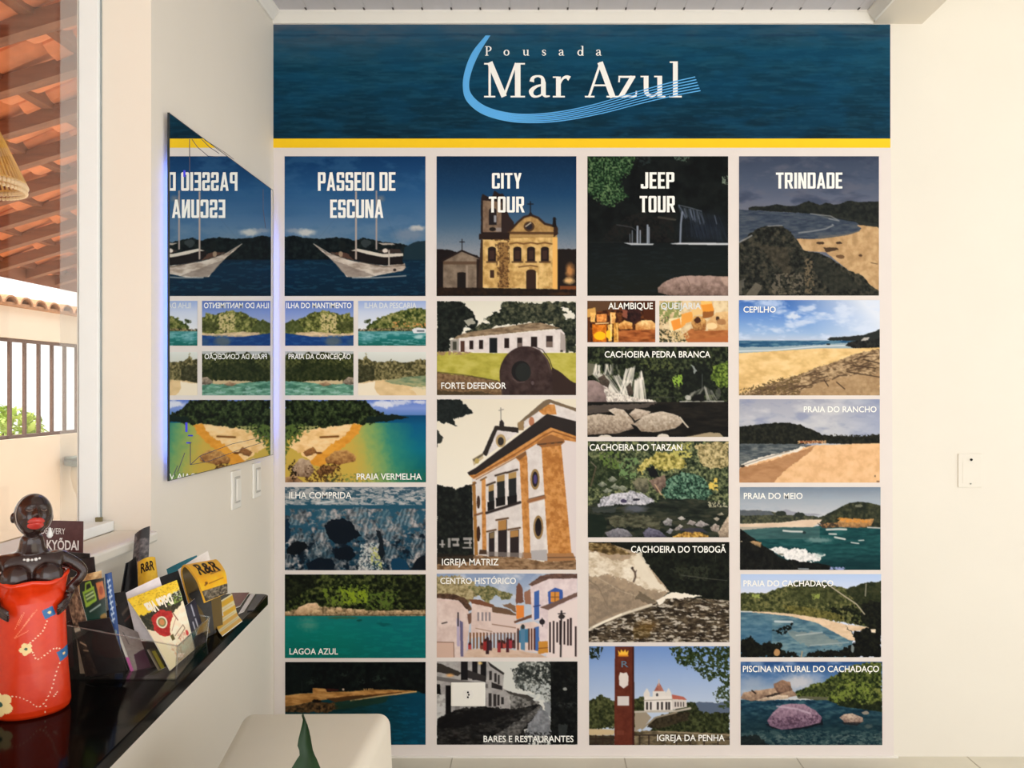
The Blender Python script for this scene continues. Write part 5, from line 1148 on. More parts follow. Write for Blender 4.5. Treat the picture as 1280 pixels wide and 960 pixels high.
NL = 6
for k in range(NL):
    L_, R_ = [], []
    for i in range(len(outer)):
        t = i / (len(outer) - 1)
        gap = np.clip((t - .5) / .3, 0, 1) * .62
        a = (k + gap * .5) / NL; b = (k + 1 - gap * .5) / NL
        if t <= .5: a, b = k / NL, (k + 1) / NL
        L_.append(inner[i] * (1 - a) + outer[i] * a); R_.append(inner[i] * (1 - b) + outer[i] * b)
    n = len(sv); mlen = len(L_)
    sv += L_ + R_
    sf += [(n + i, n + i + 1, n + mlen + i + 1, n + mlen + i) for i in range(mlen - 1)]
letters('swoosh', sv, sf, mat('printed_light_blue', (86, 164, 222), .5, .2, var=.03, gain=1.15), hd, .0042)

p = picture(pic_schooner(), 'schooner photo titled PASSEIO DE ESCUNA'); title(p, [('PASSEIO DE', 397.7, 494.6, 215.6, 238.8), ('ESCUNA', 413, 479.4, 249.8, 272.7)])
p = picture(pic_city(), 'church at dusk photo titled CITY TOUR'); title(p, [('CITY', 615, 652, 216.5, 236), ('TOUR', 611, 655.8, 246, 265.8)])
p = picture(pic_jeep(), 'dark waterfall pool photo titled JEEP TOUR'); title(p, [('JEEP', 800.8, 842.7, 215.6, 236), ('TOUR', 799.4, 844, 245.2, 265.6)])
p = picture(pic_trindade(), 'rocky bay photo titled TRINDADE'); title(p, [('TRINDADE', 969.6, 1052.5, 216, 236)])
p = picture(pic_mantimento(), 'island photo captioned ILHA DO MANTIMENTO'); caption(p, 'ILHA DO MANTIMENTO', 358.5, 439.6, 378.6, 385.3)
p = picture(pic_pescaria(), 'island photo captioned ILHA DA PESCARIA'); caption(p, 'ILHA DA PESCARIA', 456, 520.8, 378.6, 385.3, True)
p = picture(pic_conceicao(), 'wooded cove photo captioned PRAIA DA CONCEIÇÃO'); caption(p, 'PRAIA DA CONCEIÇÃO', 361, 438.8, 442.5, 448.8)
picture(pic_beach(), 'pale sandy lagoon photo without caption')
p = picture(pic_vermelha(), 'golden beach photo captioned PRAIA VERMELHA'); caption(p, 'PRAIA VERMELHA', 446, 527.3, 591.8, 599.4)
p = picture(pic_comprida(), 'underwater fish shoal photo captioned ILHA COMPRIDA'); caption(p, 'ILHA COMPRIDA', 361.8, 439.6, 615, 622.8)
p = picture(pic_lagoa(), 'turquoise water photo captioned LAGOA AZUL'); caption(p, 'LAGOA AZUL', 362.2, 422.8, 810.2, 817.6)
picture(pic_dusk_beach(), 'dark beach photo at the foot of the first column')
p = picture(pic_forte(), 'cannon and white house photo captioned FORTE DEFENSOR'); caption(p, 'FORTE DEFENSOR', 551.7, 632.7, 478.3, 485.8)
p = picture(pic_matriz(), 'church facade photo captioned IGREJA MATRIZ'); caption(p, 'IGREJA MATRIZ', 552.5, 623.2, 698.3, 706.3)
p = picture(pic_centro(), 'old town street photo captioned CENTRO HISTÓRICO'); caption(p, 'CENTRO HISTÓRICO', 550.5, 645, 722, 729.6)
p = picture(pic_bares(), 'black and white street photo captioned BARES E RESTAURANTES'); caption(p, 'BARES E RESTAURANTES', 604.5, 716.8, 919.3, 927)
p = picture(pic_alambique(), 'amber drinks photo captioned ALAMBIQUE'); caption(p, 'ALAMBIQUE', 760.2, 816, 378.6, 386.4)
p = picture(pic_queijaria(), 'cheese board photo captioned QUEIJARIA'); caption(p, 'QUEIJARIA', 826, 876, 378.6, 386.4, True)
p = picture(pic_pedra_branca(), 'waterfall photo captioned CACHOEIRA PEDRA BRANCA'); caption(p, 'CACHOEIRA PEDRA BRANCA', 755.7, 887.7, 439.2, 446.8)
p = picture(pic_tarzan(), 'rocky stream photo captioned CACHOEIRA DO TARZAN'); caption(p, 'CACHOEIRA DO TARZAN', 737, 852.5, 555.2, 563)
p = picture(pic_toboga(), 'rock slide waterfall photo captioned CACHOEIRA DO TOBOGÃ'); caption(p, 'CACHOEIRA DO TOBOGÃ', 788.6, 907.2, 682.4, 690.4)
p = picture(pic_penha(), 'hill church and totem photo captioned IGREJA DA PENHA'); caption(p, 'IGREJA DA PENHA', 821.3, 905.5, 918, 925.6)
v, f = fit_text('R', 776.5, 785.5, 826, 833.5); letters('lettering', v, f, mat('printed_steel_blue', (96, 112, 126), .5, .2), p)
p = picture(pic_cepilho(), 'sandy beach and roots photo captioned CEPILHO'); caption(p, 'CEPILHO', 929, 969.4, 383.4, 390.6)
p = picture(pic_rancho(), 'wide beach photo captioned PRAIA DO RANCHO'); caption(p, 'PRAIA DO RANCHO', 1004.3, 1095.2, 508, 515.2)
p = picture(pic_meio(), 'bay and surf photo captioned PRAIA DO MEIO'); caption(p, 'PRAIA DO MEIO', 929.4, 1002.8, 616, 623.6)
p = picture(pic_cachadaco(), 'curved beach photo captioned PRAIA DO CACHADAÇO'); caption(p, 'PRAIA DO CACHADAÇO', 929, 1041.3, 725.3, 732.6)
p = picture(pic_piscina(), 'boulder pool photo captioned PISCINA NATURAL DO CACHADAÇO'); caption(p, 'PISCINA NATURAL DO CACHADAÇO', 928.3, 1098.3, 832, 839.6)

# ------------------------------------------------------------------ sockets and switches
def plate(name, label, cat, loc, w, h, t, facing, build):
    """facing 'y': on the back wall; 'x': on the left wall"""
    e = empty(name, loc, 0 if facing == 'y' else math.pi / 2)
    tag(e, label, cat)
    MB().box((-w/2, -t, -h/2), (w/2, 0, h/2)).build('plate', M_wall if build.__name__ == 'cover' else M_plastic, e, bevel=.003)
    build(e, t)
    return e
def socket(e, t):
    MB().prism([(-.013, -.016), (.013, -.016), (.02, 0), (.013, .016), (-.013, .016), (-.02, 0)], 'y', -t - .0012, -t).build('socket_face', M_trim, e)
    for dz in (-.0085, 0, .0085):
        MB().tube([(.003 if dz == 0 else 0, -t - .003, dz), (.003 if dz == 0 else 0, -t + .002, dz)], .0032, 10).build('socket_hole', M_dark, e)
plate('wall_socket', 'white wall socket plate stuck over the black and white street photo', 'wall socket', Vector(((585.3 - 673) / 1000 * D, D - .002, CAMZ + (485 - 867) / 1000 * D)), .12, .083, .007, 'y', socket)
def cover(e, t):
    MB().box((-.026, -t - .0006, -.044), (.026, -t, .044)).build('cover_insert', M_wall, e, bevel=.0015)
    MB().tube([(.003, -t - .0035, .038), (.003, -t + .001, .038)], .0042, 10).build('screw_hole', M_dark, e)
    MB().tube([(.001, -t - .0030, -.046), (.001, -t + .001, -.046)], .0026, 10).build('screw', mat('grey_screw', (150, 150, 140), .4), e)
plate('blank_switch_plate', 'white plate with one dark screw hole on the bare wall right of the mural', 'switch plate', Vector(((1212 - 673) / 1000 * D, D, CAMZ + (485 - 588) / 1000 * D)), .084, .118, .004, 'y', cover)
def rocker(e, t):
    MB().box((-.020, -t - .003, -.040), (.020, -t, .040)).build('rocker_frame', mat('grey_rocker_frame', (190, 186, 178), .4), e, bevel=.001)
    MB().box((-.015, -t - .006, -.034), (.015, -t - .002, .034)).build('rocker', M_plastic, e, bevel=.002)
def lw(px, py):
    d = XL * 1000 / (px - 673)
    return Vector((XL, d, CAMZ + (485 - py) / 1000 * d))
plate('light_switch', 'white light switch under the mirror nearer to the window', 'light switch', lw(293.5, 612), .075, .118, .007, 'x', rocker)
plate('light_switch', 'white light switch under the mirror nearer to the mural', 'light switch', lw(319.5, 600), .072, .114, .007, 'x', rocker)

# ------------------------------------------------------------------ the mirror
XM = -0.9114
y0m, y1m = 1.977, 2.745
z0m, z1m = 1.062, 1.968
mir = bpy.data.materials.new('mirror_silver'); mir.use_nodes = True
b = mir.node_tree.nodes['Principled BSDF']
b.inputs['Base Color'].default_value = (.86, .89, .90, 1); b.inputs['Metallic'].default_value = 1.0; b.inputs['Roughness'].default_value = 0.004
nzn = mir.node_tree.nodes.new('ShaderNodeTexNoise'); nzn.inputs['Scale'].default_value = 2.0
rpn = mir.node_tree.nodes.new('ShaderNodeValToRGB'); rpn.color_ramp.elements[0].color = (.84, .87, .88, 1); rpn.color_ramp.elements[1].color = (.88, .91, .92, 1)
mir.node_tree.links.new(nzn.outputs['Fac'], rpn.inputs['Fac']); mir.node_tree.links.new(rpn.outputs['Color'], b.inputs['Base Color'])
mirror = MB().box((XM - .004, y0m, z0m), (XM, y1m, z1m)).build('wall_mirror', mir)
tag(mirror, 'frameless mirror with blue lit edges on the left wall, reflecting the mural', 'mirror')
M_edge = mat('dark_mirror_edge', (34, 40, 46), .3, .5)
e_ = MB()
e_.box((XM - .0045, y0m - .0025, z0m - .002), (XM + .0004, y0m, z1m + .002)); e_.box((XM - .0045, y1m, z0m - .002), (XM + .0004, y1m + .0015, z1m + .002))
e_.box((XM - .0045, y0m, z1m), (XM + .0004, y1m, z1m + .0015)); e_.box((XM - .0045, y0m, z0m - .0015), (XM + .0004, y1m, z0m))
e_.build('edge_trim', M_edge, mirror)
MB().box((XL + .0006, y0m + .07, z0m + .08), (XM - .0045, y1m - .07, z1m - .08)).build('mounting_board', M_trim, mirror)
M_led = emit_mat('blue_led', (.09, .20, 1.0), 26.0)
for ya in (y0m + .047, y1m - .053):
    l = MB().box((XL + .001, ya, z0m + .05), (XL + .007, ya + .008, z1m - .12)).build('led_strip', M_led, mirror)
    tag(l, 'glowing blue light strip behind the mirror edge')
M_etch = mat('etched_line', (84, 80, 96), .6, .2); M_led_glint = mat('painted_blue_glint', (70, 66, 220), .5, .2)
# etched boat rigging on the glass
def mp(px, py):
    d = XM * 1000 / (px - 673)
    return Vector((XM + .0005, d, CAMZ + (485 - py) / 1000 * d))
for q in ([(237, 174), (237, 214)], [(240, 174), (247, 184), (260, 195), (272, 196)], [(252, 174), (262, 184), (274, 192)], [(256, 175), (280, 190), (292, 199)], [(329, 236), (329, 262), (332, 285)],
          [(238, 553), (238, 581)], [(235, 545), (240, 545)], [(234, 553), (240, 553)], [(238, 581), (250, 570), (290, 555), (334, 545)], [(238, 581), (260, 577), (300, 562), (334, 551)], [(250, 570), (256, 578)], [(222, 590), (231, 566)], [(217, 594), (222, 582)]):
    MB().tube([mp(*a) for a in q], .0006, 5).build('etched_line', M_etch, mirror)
for q in ([(230.5, 213), (230.5, 221)], [(233, 528), (233, 540)], [(236, 544.5), (240, 544.5)], [(234, 553.5), (237, 553.5)]): MB().tube([mp(*a) for a in q], .0022, 6).build('painted_led_glint', M_led_glint, mirror)  # reflected glints of the blue LEDs, put in as coloured marks

# ------------------------------------------------------------------ the window
M_glass = glass_mat('window_glass', (.97, .97, .96), .05, 0.0)
M_glass2 = glass_mat('window_glass_reflection_haze', (.95, .95, .93), .15, .10)  # pale diffuse haze mixed in to imitate the reflection on this pane
win = empty('window_1', (XL, 1.2, ZS)); struct(win, 'white sliding window looking out on the tiled veranda')
def W(name, mb, m_, **k):
    o = mb.build(name, m_, win, **k)
    o.matrix_parent_inverse = Matrix.Translation(-Vector(win.location))
    return o
W('window_frame', MB().box((-1.0985, YJ - .012, ZS), (-1.0475, YJ, ZT)).box((-1.098, .35, ZS), (-1.0475, .38, ZT)).box((-1.098, .35, ZT - .04), (-1.0475, YJ, ZT)), M_alu, bevel=.002)
W('window_track', MB().box((-1.099, .352, ZS), (-1.015, YJ - .001, ZS + .024)), M_alu, bevel=.002)
W('gasket', MB().box((-1.0475, YJ - .003, ZS + .024), (-1.0445, YJ, ZT)), mat('grey_gasket', (150, 156, 156), .5, .2))
W('sash_latch', MB().box((-1.05, YJ - .02, ZS + .024), (-1.036, YJ - .012, ZS + .034)), mat('brass_latch', (120, 110, 70), .4))
W('sash_frame', MB().box((-1.096, 1.86, ZS + .024), (-1.078, 1.881, ZT - .04)), M_alu, bevel=.002) if False else None
W('glass_pane', MB().box((-1.0985, .38, ZS + .024), (-1.0965, YJ - .012, ZT - .04)), M_glass)
W('glass_pane', MB().box((-1.0945, 1.830, ZS + .024), (-1.0925, YJ - .012, ZT - .04)), M_glass2)
W('window_sill', MB().box((-1.015, .352, ZS - .0265), (XL + .018, YJ - .0005, ZS)), M_wall, bevel=.006)

# ------------------------------------------------------------------ outside the window: veranda roof, courtyard wall, lamp
M_tile = mat('clay_tile', (226, 140, 92), .7, .2, var=.2, scale=9, bump=.3, bscale=40)
M_raft = mat('brown_rafter', (138, 88, 60), .6, .25, var=.2, scale=5, stretch=(1, 8, 8))
M_batten = mat('wood_batten', (140, 88, 60), .65, .2, var=.2, scale=6, stretch=(8, 1, 8))
M_yard = mat('courtyard_wall_paint', (236, 220, 198), .8, .1, var=.03, scale=3)
M_iron = mat('brown_iron', (96, 70, 58), .5, .4)
XE, ZE, SL = -3.8, 2.15, .30              # eave line and roof pitch
def roofz(x): return ZE + SL * (x - XE)
vr = empty('veranda_roof', (-2.4, 3.5, roofz(-2.4))); struct(vr, 'veranda roof of orange clay tiles on brown rafters outside the window')
def kid(parent, name, mb, m_, **k):
    o = mb.build(name, m_, parent, **k)
    o.matrix_parent_inverse = Matrix.Translation(-Vector(parent.location)) if parent.rotation_euler.z == 0 else (Matrix.Translation(Vector(parent.location)) @ Matrix.Rotation(parent.rotation_euler.z, 4, 'Z')).inverted()
    return o
# rows of overlapping channel tiles, seen from below
tl = MB()
y = .9
while y < 8.4:
    for k in range(8):
        xa = XE - .05 + k * .36; xb = xa + .42
        seg = 6; va = []
        for xx, dz in ((xa, .062), (xb, .115)):
            for i in range(seg + 1):
                a = math.pi * i / seg
                va.append((xx, y + .1 - .105 * math.cos(a), roofz(xx) + dz - .055 * math.sin(a)))
        tl.add(va, [(i, i + 1, seg + 2 + i, seg + 1 + i) for i in range(seg)])
    y += .2
tl.add([(XE - .1, -4, roofz(XE - .1) + .15), (XO, -4, roofz(XO) + .15), (XO, 8.6, roofz(XO) + .15), (XE - .1, 8.6, roofz(XE - .1) + .15)], [(0, 1, 2, 3)])  # flat deck over the tiles, lengthened out of view to keep sun out of the room
kid(vr, 'clay_tiles', tl, M_tile, smooth=False)
y = 1.25
while y < 8.3:
    kid(vr, 'rafter', MB().add([(XE, y, roofz(XE) - .05), (XO, y, roofz(XO) - .05), (XO, y + .06, roofz(XO) - .05), (XE, y + .06, roofz(XE) - .05),
                                (XE, y, roofz(XE) + .02), (XO, y, roofz(XO) + .02), (XO, y + .06, roofz(XO) + .02), (XE, y + .06, roofz(XE) + .02)],
                               [(0, 1, 2, 3), (7, 6, 5, 4), (0, 4, 5, 1), (1, 5, 6, 2), (2, 6, 7, 3), (3, 7, 4, 0)]), M_raft)
    y += .36
for k in range(8):
    x = XE + .02 + k * .36
    kid(vr, 'batten', MB().box((x, .8, roofz(x) + .018), (x + .055, 8.5, roofz(x) + .075)), M_batten)
kid(vr, 'eave_board', MB().box((XE - .02, .8, ZE - .07), (XE, 8.5, ZE + .06)), M_batten)
vp = MB()
for yy in (9.0,): vp.tube([(XE + .1, yy, 0), (XE + .1, yy, ZE)], .06, 12)

# boundary wall with a barred opening and a tiled coping
XW = -4.5
bw = empty('courtyard_wall', (XW, 6, 0)); struct(bw, 'cream courtyard wall with tiled coping and a barred opening')
kid(bw, 'masonry', MB().box((XW - .15, -2, 0), (XW, 14, .85)).box((XW - .15, -2, 1.72), (XW, 14, 2.0)).box((XW - .15, 9.6, .85), (XW, 14, 1.72)).box((XW - .15, -2, .85), (XW, 3.0, 1.72)), M_yard)
cp = MB()
y = 1.0
while y < 13:
    seg = 8; va = []
    for xx, dz in ((XW + .09, 0), (XW - .24, .03)):
        for r_ in (.07, .056):
            for i in range(seg + 1):
                a = math.pi * i / seg
                va.append((xx, y + .1 - r_ * 1.25 * math.cos(a), 2.0 + dz + r_ * math.sin(a)))
    n1 = seg + 1
    f_ = [(i, i + 1, 2 * n1 + i + 1, 2 * n1 + i) for i in range(seg)] + [(i, n1 + i, n1 + i + 1, i + 1) for i in range(seg)] + [(n1 + i, 3 * n1 + i, 3 * n1 + i + 1, n1 + i + 1) for i in range(seg)]
    cp.add(va, f_)
    y += .2
cp.box((XW - .22, 1, 1.985), (XW + .07, 13, 2.012))
kid(bw, 'coping_tiles', cp, mat('weathered_coping_tile', (186, 140, 106), .8, .1, var=.3, scale=14))
kid(bw, 'rail', MB().box((XW - .09, 3.0, .85), (XW - .05, 9.6, .88)), M_iron); kid(bw, 'rail', MB().box((XW - .09, 3.0, 1.69), (XW - .05, 9.6, 1.72)), M_iron)
y = 3.1
while y < 9.6:
    kid(bw, 'iron_bar', MB().box((XW - .083, y, .88), (XW - .057, y + .026, 1.69)), M_iron)
    y += .2
struct(MB().box((-9, -3, -.12), (XO, 15, -.02)).build('courtyard_ground', mat('pale_paving', (232, 220, 200), .8, .1, var=.06)), 'pale courtyard paving outside the window')

# round clipped bush beyond the bars
M_leafb = mat('light_green_leaf', (176, 196, 110), .6, .3, var=.3, scale=6)
bush = empty('garden_bush', (-6.6, 9.6, 0)); tag(bush, 'light green leafy bush beyond the barred opening of the courtyard wall', 'bush')
rnd = random.Random(7)
lf = MB()
for i in range(1500):
    a, b_, r = rnd.uniform(0, 2 * math.pi), math.acos(rnd.uniform(-1, 1)), rnd.uniform(.5, 1.0) ** .5
    c0 = Vector((r * .55 * math.sin(b_) * math.cos(a), r * .8 * math.sin(b_) * math.sin(a), .68 + r * .42 * math.cos(b_)))
    u = Vector((rnd.uniform(-1, 1), rnd.uniform(-1, 1), rnd.uniform(-.4, 1))).normalized(); w = u.cross(Vector((.3, .5, .8))).normalized()
    s_ = rnd.uniform(.05, .09)
    lf.add([c0 - u * s_, c0 + w * s_ * .45, c0 + u * s_, c0 - w * s_ * .45], [(0, 1, 2, 3)])
lf.build('foliage', M_leafb, bush)
st = MB()
for i in range(7):
    a = i * .9
    st.tube([(0, 0, 0), (.1 * math.cos(a), .1 * math.sin(a), .35), (.3 * math.cos(a), .4 * math.sin(a), .75)], [.025, .02, .008], 6)
st.build('stem', mat('bush_stem', (110, 90, 60), .8, .1), bush)

# wall lantern on the courtyard wall
sc_ = empty("wall_lantern", (XW, 7.62, 0)); tag(sc_, 'grey capped wall lantern with a cone shaped glass on the courtyard wall', 'wall lantern')
MB().lathe([(.0, .648), (.12, .640), (.122, .625), (.10, .610), (.125, .595), (.125, .560), (.07, .545), (0, .545)], (.13, 0, 0), 20).build('cap', mat('grey_green_metal', (126, 142, 140), .4, .4), sc_, smooth=False)
MB().lathe([(.07, .545), (.078, .46), (.055, .34), (.03, .28), (.022, .20), (0, .195)], (.13, 0, 0), 20).build('glass_cone', mat('frosted_cream_glass', (240, 228, 204), .3, .5), sc_, smooth=True)
MB().box((0, -.03, .56), (.06, .03, .64)).build('bracket', mat('lantern_bracket', (120, 130, 128), .4, .4), sc_)

# cane pendant lamp hanging from the veranda roof
pl = empty('pendant_lamp', (-2.175, 3.08, 0)); tag(pl, 'golden cane pendant lamp with a beaded rim hanging under the veranda roof', 'pendant lamp')
zb, zt, rb, rt = 2.09, 2.37, .172, .045
M_cane = mat('golden_cane', (214, 172, 92), .35, .5, var=.2, scale=20)
M_bead = mat('pale_bead', (232, 208, 164), .35, .5)
cn = MB()
for i in range(56):
    a = 2 * math.pi * i / 56
    cn.tube([(rb * math.cos(a), rb * math.sin(a), zb), (rt * math.cos(a), rt * math.sin(a), zt)], .0045, 5)
for z_, r_ in ((zb, rb), (zb + .05, rb - .027), (zt, rt)):
    cn.tube([(r_ * math.cos(t), r_ * math.sin(t), z_) for t in np.linspace(0, 2 * math.pi, 33)], .005, 6)
cn.build('cane_shade', M_cane, pl)
bd = MB()
for i in range(64):
    a = 2 * math.pi * i / 64
    bd.sphere((rb * math.cos(a), rb * math.sin(a), zb - .012), .011, 6, 4); bd.sphere((rb * math.cos(a), rb * math.sin(a), zb - .032), .008, 6, 4)
bd.build('bead_rim', M_bead, pl)
MB().tube([(0, 0, zt), (0, 0, roofz(-2.175) + .0)], .006, 6).build('cord', M_iron, pl)
MB().lathe([(0, zt + .02), (.045, zt + .01), (.05, zt - .01), (0, zt - .012)], (0, 0, 0), 16).build('lamp_cap', M_iron, pl)

# ------------------------------------------------------------------ black counter shelf along the left wall
ZC = .77
M_granite = mat('black_polished_granite', (6, 6, 6), .10, .045, var=.5, scale=300)
def counter_pts():
    tip = Vector((-.674, 2.0)); fr = Vector((-.674 + .0745 * 1.6, .4))
    pts = [Vector((XL, .4)), fr]
    c_ = tip + Vector((-.028, -.004))
    for k in range(7):
        a = -.07 + (math.pi / 2 + .07) * k / 6
        pts.append(c_ + Vector((math.cos(a), math.sin(a))) * .026)
    pts.append(Vector((XL, c_.y + .026)))
    return [(p.x, p.y) for p in pts]
ct = MB().prism(counter_pts(), 'z', ZC - .023, ZC).build('counter_shelf', M_granite, bevel=.002)
tag(ct, 'black polished stone shelf fixed to the left wall under the window', 'shelf')
for yy in (.7, 1.3, 1.85):
    br = MB().prism([(XL, ZC - .023), (XL + .16, ZC - .023), (XL, ZC - .15)], 'y', yy, yy + .02).build('bracket', M_trim, ct)

# ------------------------------------------------------------------ white pouf on the floor
M_pouf = mat('white_leatherette', (236, 226, 208), .5, .35, var=.02, scale=6, bump=.04, bscale=150)
zt = .484
pf = MB()
top = [(-.735, 2.0), (-.367, 2.005), (-.383, 1.46), (-.657, 1.46)]
cx_ = sum(p[0] for p in top) / 4; cy_ = sum(p[1] for p in top) / 4
bot = [(cx_ + (p[0] - cx_) * 1.12, cy_ + (p[1] - cy_) * 1.0) for p in top]
pf.add([(p[0], p[1], .03) for p in bot] + [(p[0], p[1], zt) for p in top], [(3, 2, 1, 0), (4, 5, 6, 7), (0, 1, 5, 4), (1, 2, 6, 5), (2, 3, 7, 6), (3, 0, 4, 7)])
pouf = pf.build('pouf', M_pouf, bevel=.03, bseg=6, smooth=False)
pouf.data.polygons.foreach_set('use_smooth', [True] * len(pouf.data.polygons))
tag(pouf, 'white box shaped pouf standing on the floor in front of the mural', 'pouf')
for p in bot:
    q = (cx_ + (p[0] - cx_) * .8, cy_ + (p[1] - cy_) * .8)
    MB().lathe([(.018, 0), (.02, .03), (.018, .05)], (q[0], q[1], 0), 12).build('foot', M_dark, pouf)

# ------------------------------------------------------------------ potted plant, one pointed leaf in view
M_leaf = mat('dark_green_leaf', (30, 58, 30), .45, .3, var=.2, scale=10, stretch=(6, 6, 1))
plant = empty('potted_plant', (-.385, 1.30, 0)); tag(plant, 'potted plant whose single pointed green leaf rises before the white pouf', 'plant')
MB().lathe([(.0, 0), (.07, 0), (.095, .20), (.105, .21), (.105, .23), (.09, .23), (.085, .20), (0, .20)], (0, 0, 0), 24).build('pot', mat('terracotta_pot', (150, 84, 56), .7, .2), plant, smooth=False)
MB().lathe([(0, .205), (.084, .203)], (0, 0, 0), 24).build('soil', mat('soil', (50, 38, 28), .9, .1), plant)
def leaf(rows, m_):
    """rows: left point, right point, fold depth"""
    mb = MB(); v = []
    for l, r, dpt in rows:
        l, r = Vector(l), Vector(r); c_ = (l + r) / 2 + Vector((0, dpt, 0))
        v += [l, (l + c_) / 2 + Vector((0, dpt * .25, 0)), c_, (r + c_) / 2 + Vector((0, dpt * .25, 0)), r]
    n = len(rows); f = []
    for i in range(n - 1):
        for k in range(4): f.append((i * 5 + k, i * 5 + k + 1, i * 5 + 6 + k, i * 5 + 5 + k))
    m0 = len(v); v2 = [p + Vector((0, .0016, 0)) for p in v]
    f += [tuple(i + m0 for i in q[::-1]) for q in f]
    mb.add(v + v2, f)
    o = mb.build('leaf', m_, plant, smooth=True)
    o.matrix_parent_inverse = Matrix.Translation(-Vector(plant.location))
    return o
prof = [(377.0, 378.2, 894), (378.5, 381.0, 900), (377.5, 384.0, 906), (375.5, 386.3, 914), (373.0, 388.3, 924), (371.8, 389.6, 932), (374.0, 390.8, 938), (374.5, 393.0, 944), (370.5, 396.0, 950), (364.5, 400.0, 960), (359, 404, 975), (357, 407, 1000), (362, 404, 1050), (370, 398, 1120), (378, 392, 1200), (382, 388, 1262)]
rows = []
for a, b2, py in prof:
    dd = 1.38 - .08 * min(1, (py - 894) / 300)
    rows.append((P(a, py, dd), P(b2, py, dd), .006))
leaf(rows, M_leaf)
for ang, h in ((.9, .22), (2.4, .18), (4.2, .2), (5.4, .16)):
    rws = []
    for t in np.linspace(0, 1, 9):
        w = .03 * math.sin(math.pi * min(1, .12 + t * .88)) + .001
        c_ = Vector((plant.location.x + math.cos(ang) * (.02 + .10 * t ** 1.5), plant.location.y + math.sin(ang) * (.02 + .10 * t ** 1.5), .20 + h * t - .02 * t * t))
        rws.append((c_ + Vector((-math.sin(ang) * w, math.cos(ang) * w, 0)), c_ - Vector((-math.sin(ang) * w, math.cos(ang) * w, 0)), .004))
    leaf(rws, M_leaf)
# ------------------------------------------------------------------ painted clay figurine of a woman, hands on hips
M_skin = mat('black_glazed_clay', (44, 24, 20), .22, .5, var=.25, scale=30, coat=.3)
M_lip = mat('red_painted_lip', (196, 58, 50), .25, .5, var=.12, scale=60, coat=.3)
M_cream = mat('cream_paint', (236, 214, 170), .4, .4)
M_silver = mat('silver_white_paint', (222, 220, 216), .3, .5)
M_dress = vcol_mat('orange_glazed_dress', .25, .4, .3)
FIG = empty('clay_figurine', (-.8166, 1.29, ZC), math.radians(32)); FIG.scale = (1.01, 1.01, 1.01); tag(FIG, 'glazed clay figurine of a woman in an orange flowered dress, hands on hips', 'figurine')

def skin_mesh(chains, sub=2):
    """chains of (point, radius x, radius y) grown into one surface"""
    me = bpy.data.meshes.new('grown')
    vs_, es_, rs_ = [], [], []
    index = {}
    for ch in chains:
        prev = None
        for p, r in ch:
            key = tuple(round(q, 5) for q in p)
            if key in index: i = index[key]
            else:
                i = len(vs_); index[key] = i; vs_.append(p); rs_.append(r if isinstance(r, tuple) else (r, r))
            if prev is not None and prev != i: es_.append((prev, i))
            prev = i
    me.from_pydata(vs_, es_, [])
    o = bpy.data.objects.new('grown', me); COL.objects.link(o)
    sk = o.modifiers.new('skin', 'SKIN'); sk.use_smooth_shade = True
    for i, r in enumerate(rs_):
        me.skin_vertices[0].data[i].radius = r
    me.skin_vertices[0].data[0].use_root = True
    sb = o.modifiers.new('sub', 'SUBSURF'); sb.levels = sub; sb.render_levels = sub
    bpy.context.view_layer.update()
    res = bpy.data.meshes.new_from_object(o.evaluated_get(bpy.context.evaluated_depsgraph_get()))
    v = [tuple(q.co) for q in res.vertices]; f = [tuple(q.vertices) for q in res.polygons]
    bpy.data.objects.remove(o); bpy.data.meshes.remove(res)
    return v, f

# head: a dense ball pushed into brow, eye hollows, nose, lips, chin, jaw and ears
HC = Vector((0.001, -.004, .312)); TILT = Matrix.Rotation(math.radians(12), 3, 'Z') @ Matrix.Rotation(math.radians(-13), 3, 'X') @ Matrix.Rotation(math.radians(4), 3, 'Y')
def head_shape():
    seg, ring = 72, 56
    v, f = [], []
    def g(x, z, cx, cz, sx, sz): return math.exp(-((x - cx) / sx) ** 2 - ((z - cz) / sz) ** 2)
    for i in range(ring + 1):
        t = math.pi * i / ring
        for k in range(seg):
            a = 2 * math.pi * k / seg
            x, y, z = math.sin(t) * math.cos(a), math.sin(t) * math.sin(a), math.cos(t)
            jaw = 1 - .20 * max(0, -z) ** 1.5
            px, py, pz = x * .0262 * jaw, y * .0300 * (1 - .08 * max(0, -z)), z * .0345
            if y < 0:
                fr = min(1, -y * 1.6)
                d = 0
                d += .0024 * g(x, z, 0, .38, .7, .14)                   # brow
                d -= .0034 * (g(x, z, -.36, .18, .2, .13) + g(x, z, .36, .18, .2, .13))   # eye hollows
                d += .0022 * (g(x, z, -.36, .15, .15, .09) + g(x, z, .36, .15, .15, .09))  # closed lids
                d += .0078 * g(x, z, 0, -.06, .13, .15) + .0035 * g(x, z, 0, .14, .09, .2) # nose
                d += .0026 * (g(x, z, -.15, -.12, .09, .08) + g(x, z, .15, -.12, .09, .08))
                d += .0050 * g(x, z, 0, -.44, .34, .17)                 # mouth mound
                d += .0040 * g(x, z, 0, -.80, .22, .14)                 # chin
                d += .0018 * (g(x, z, -.52, -.2, .22, .2) + g(x, z, .52, -.2, .22, .2))
                py -= d * fr
            v.append(TILT @ Vector((px, py, pz)) + HC)
    for i in range(ring):
        for k in range(seg):
            a = i * seg + k; b = i * seg + (k + 1) % seg
            f.append((a, a + seg, b + seg, b))
    return v, f
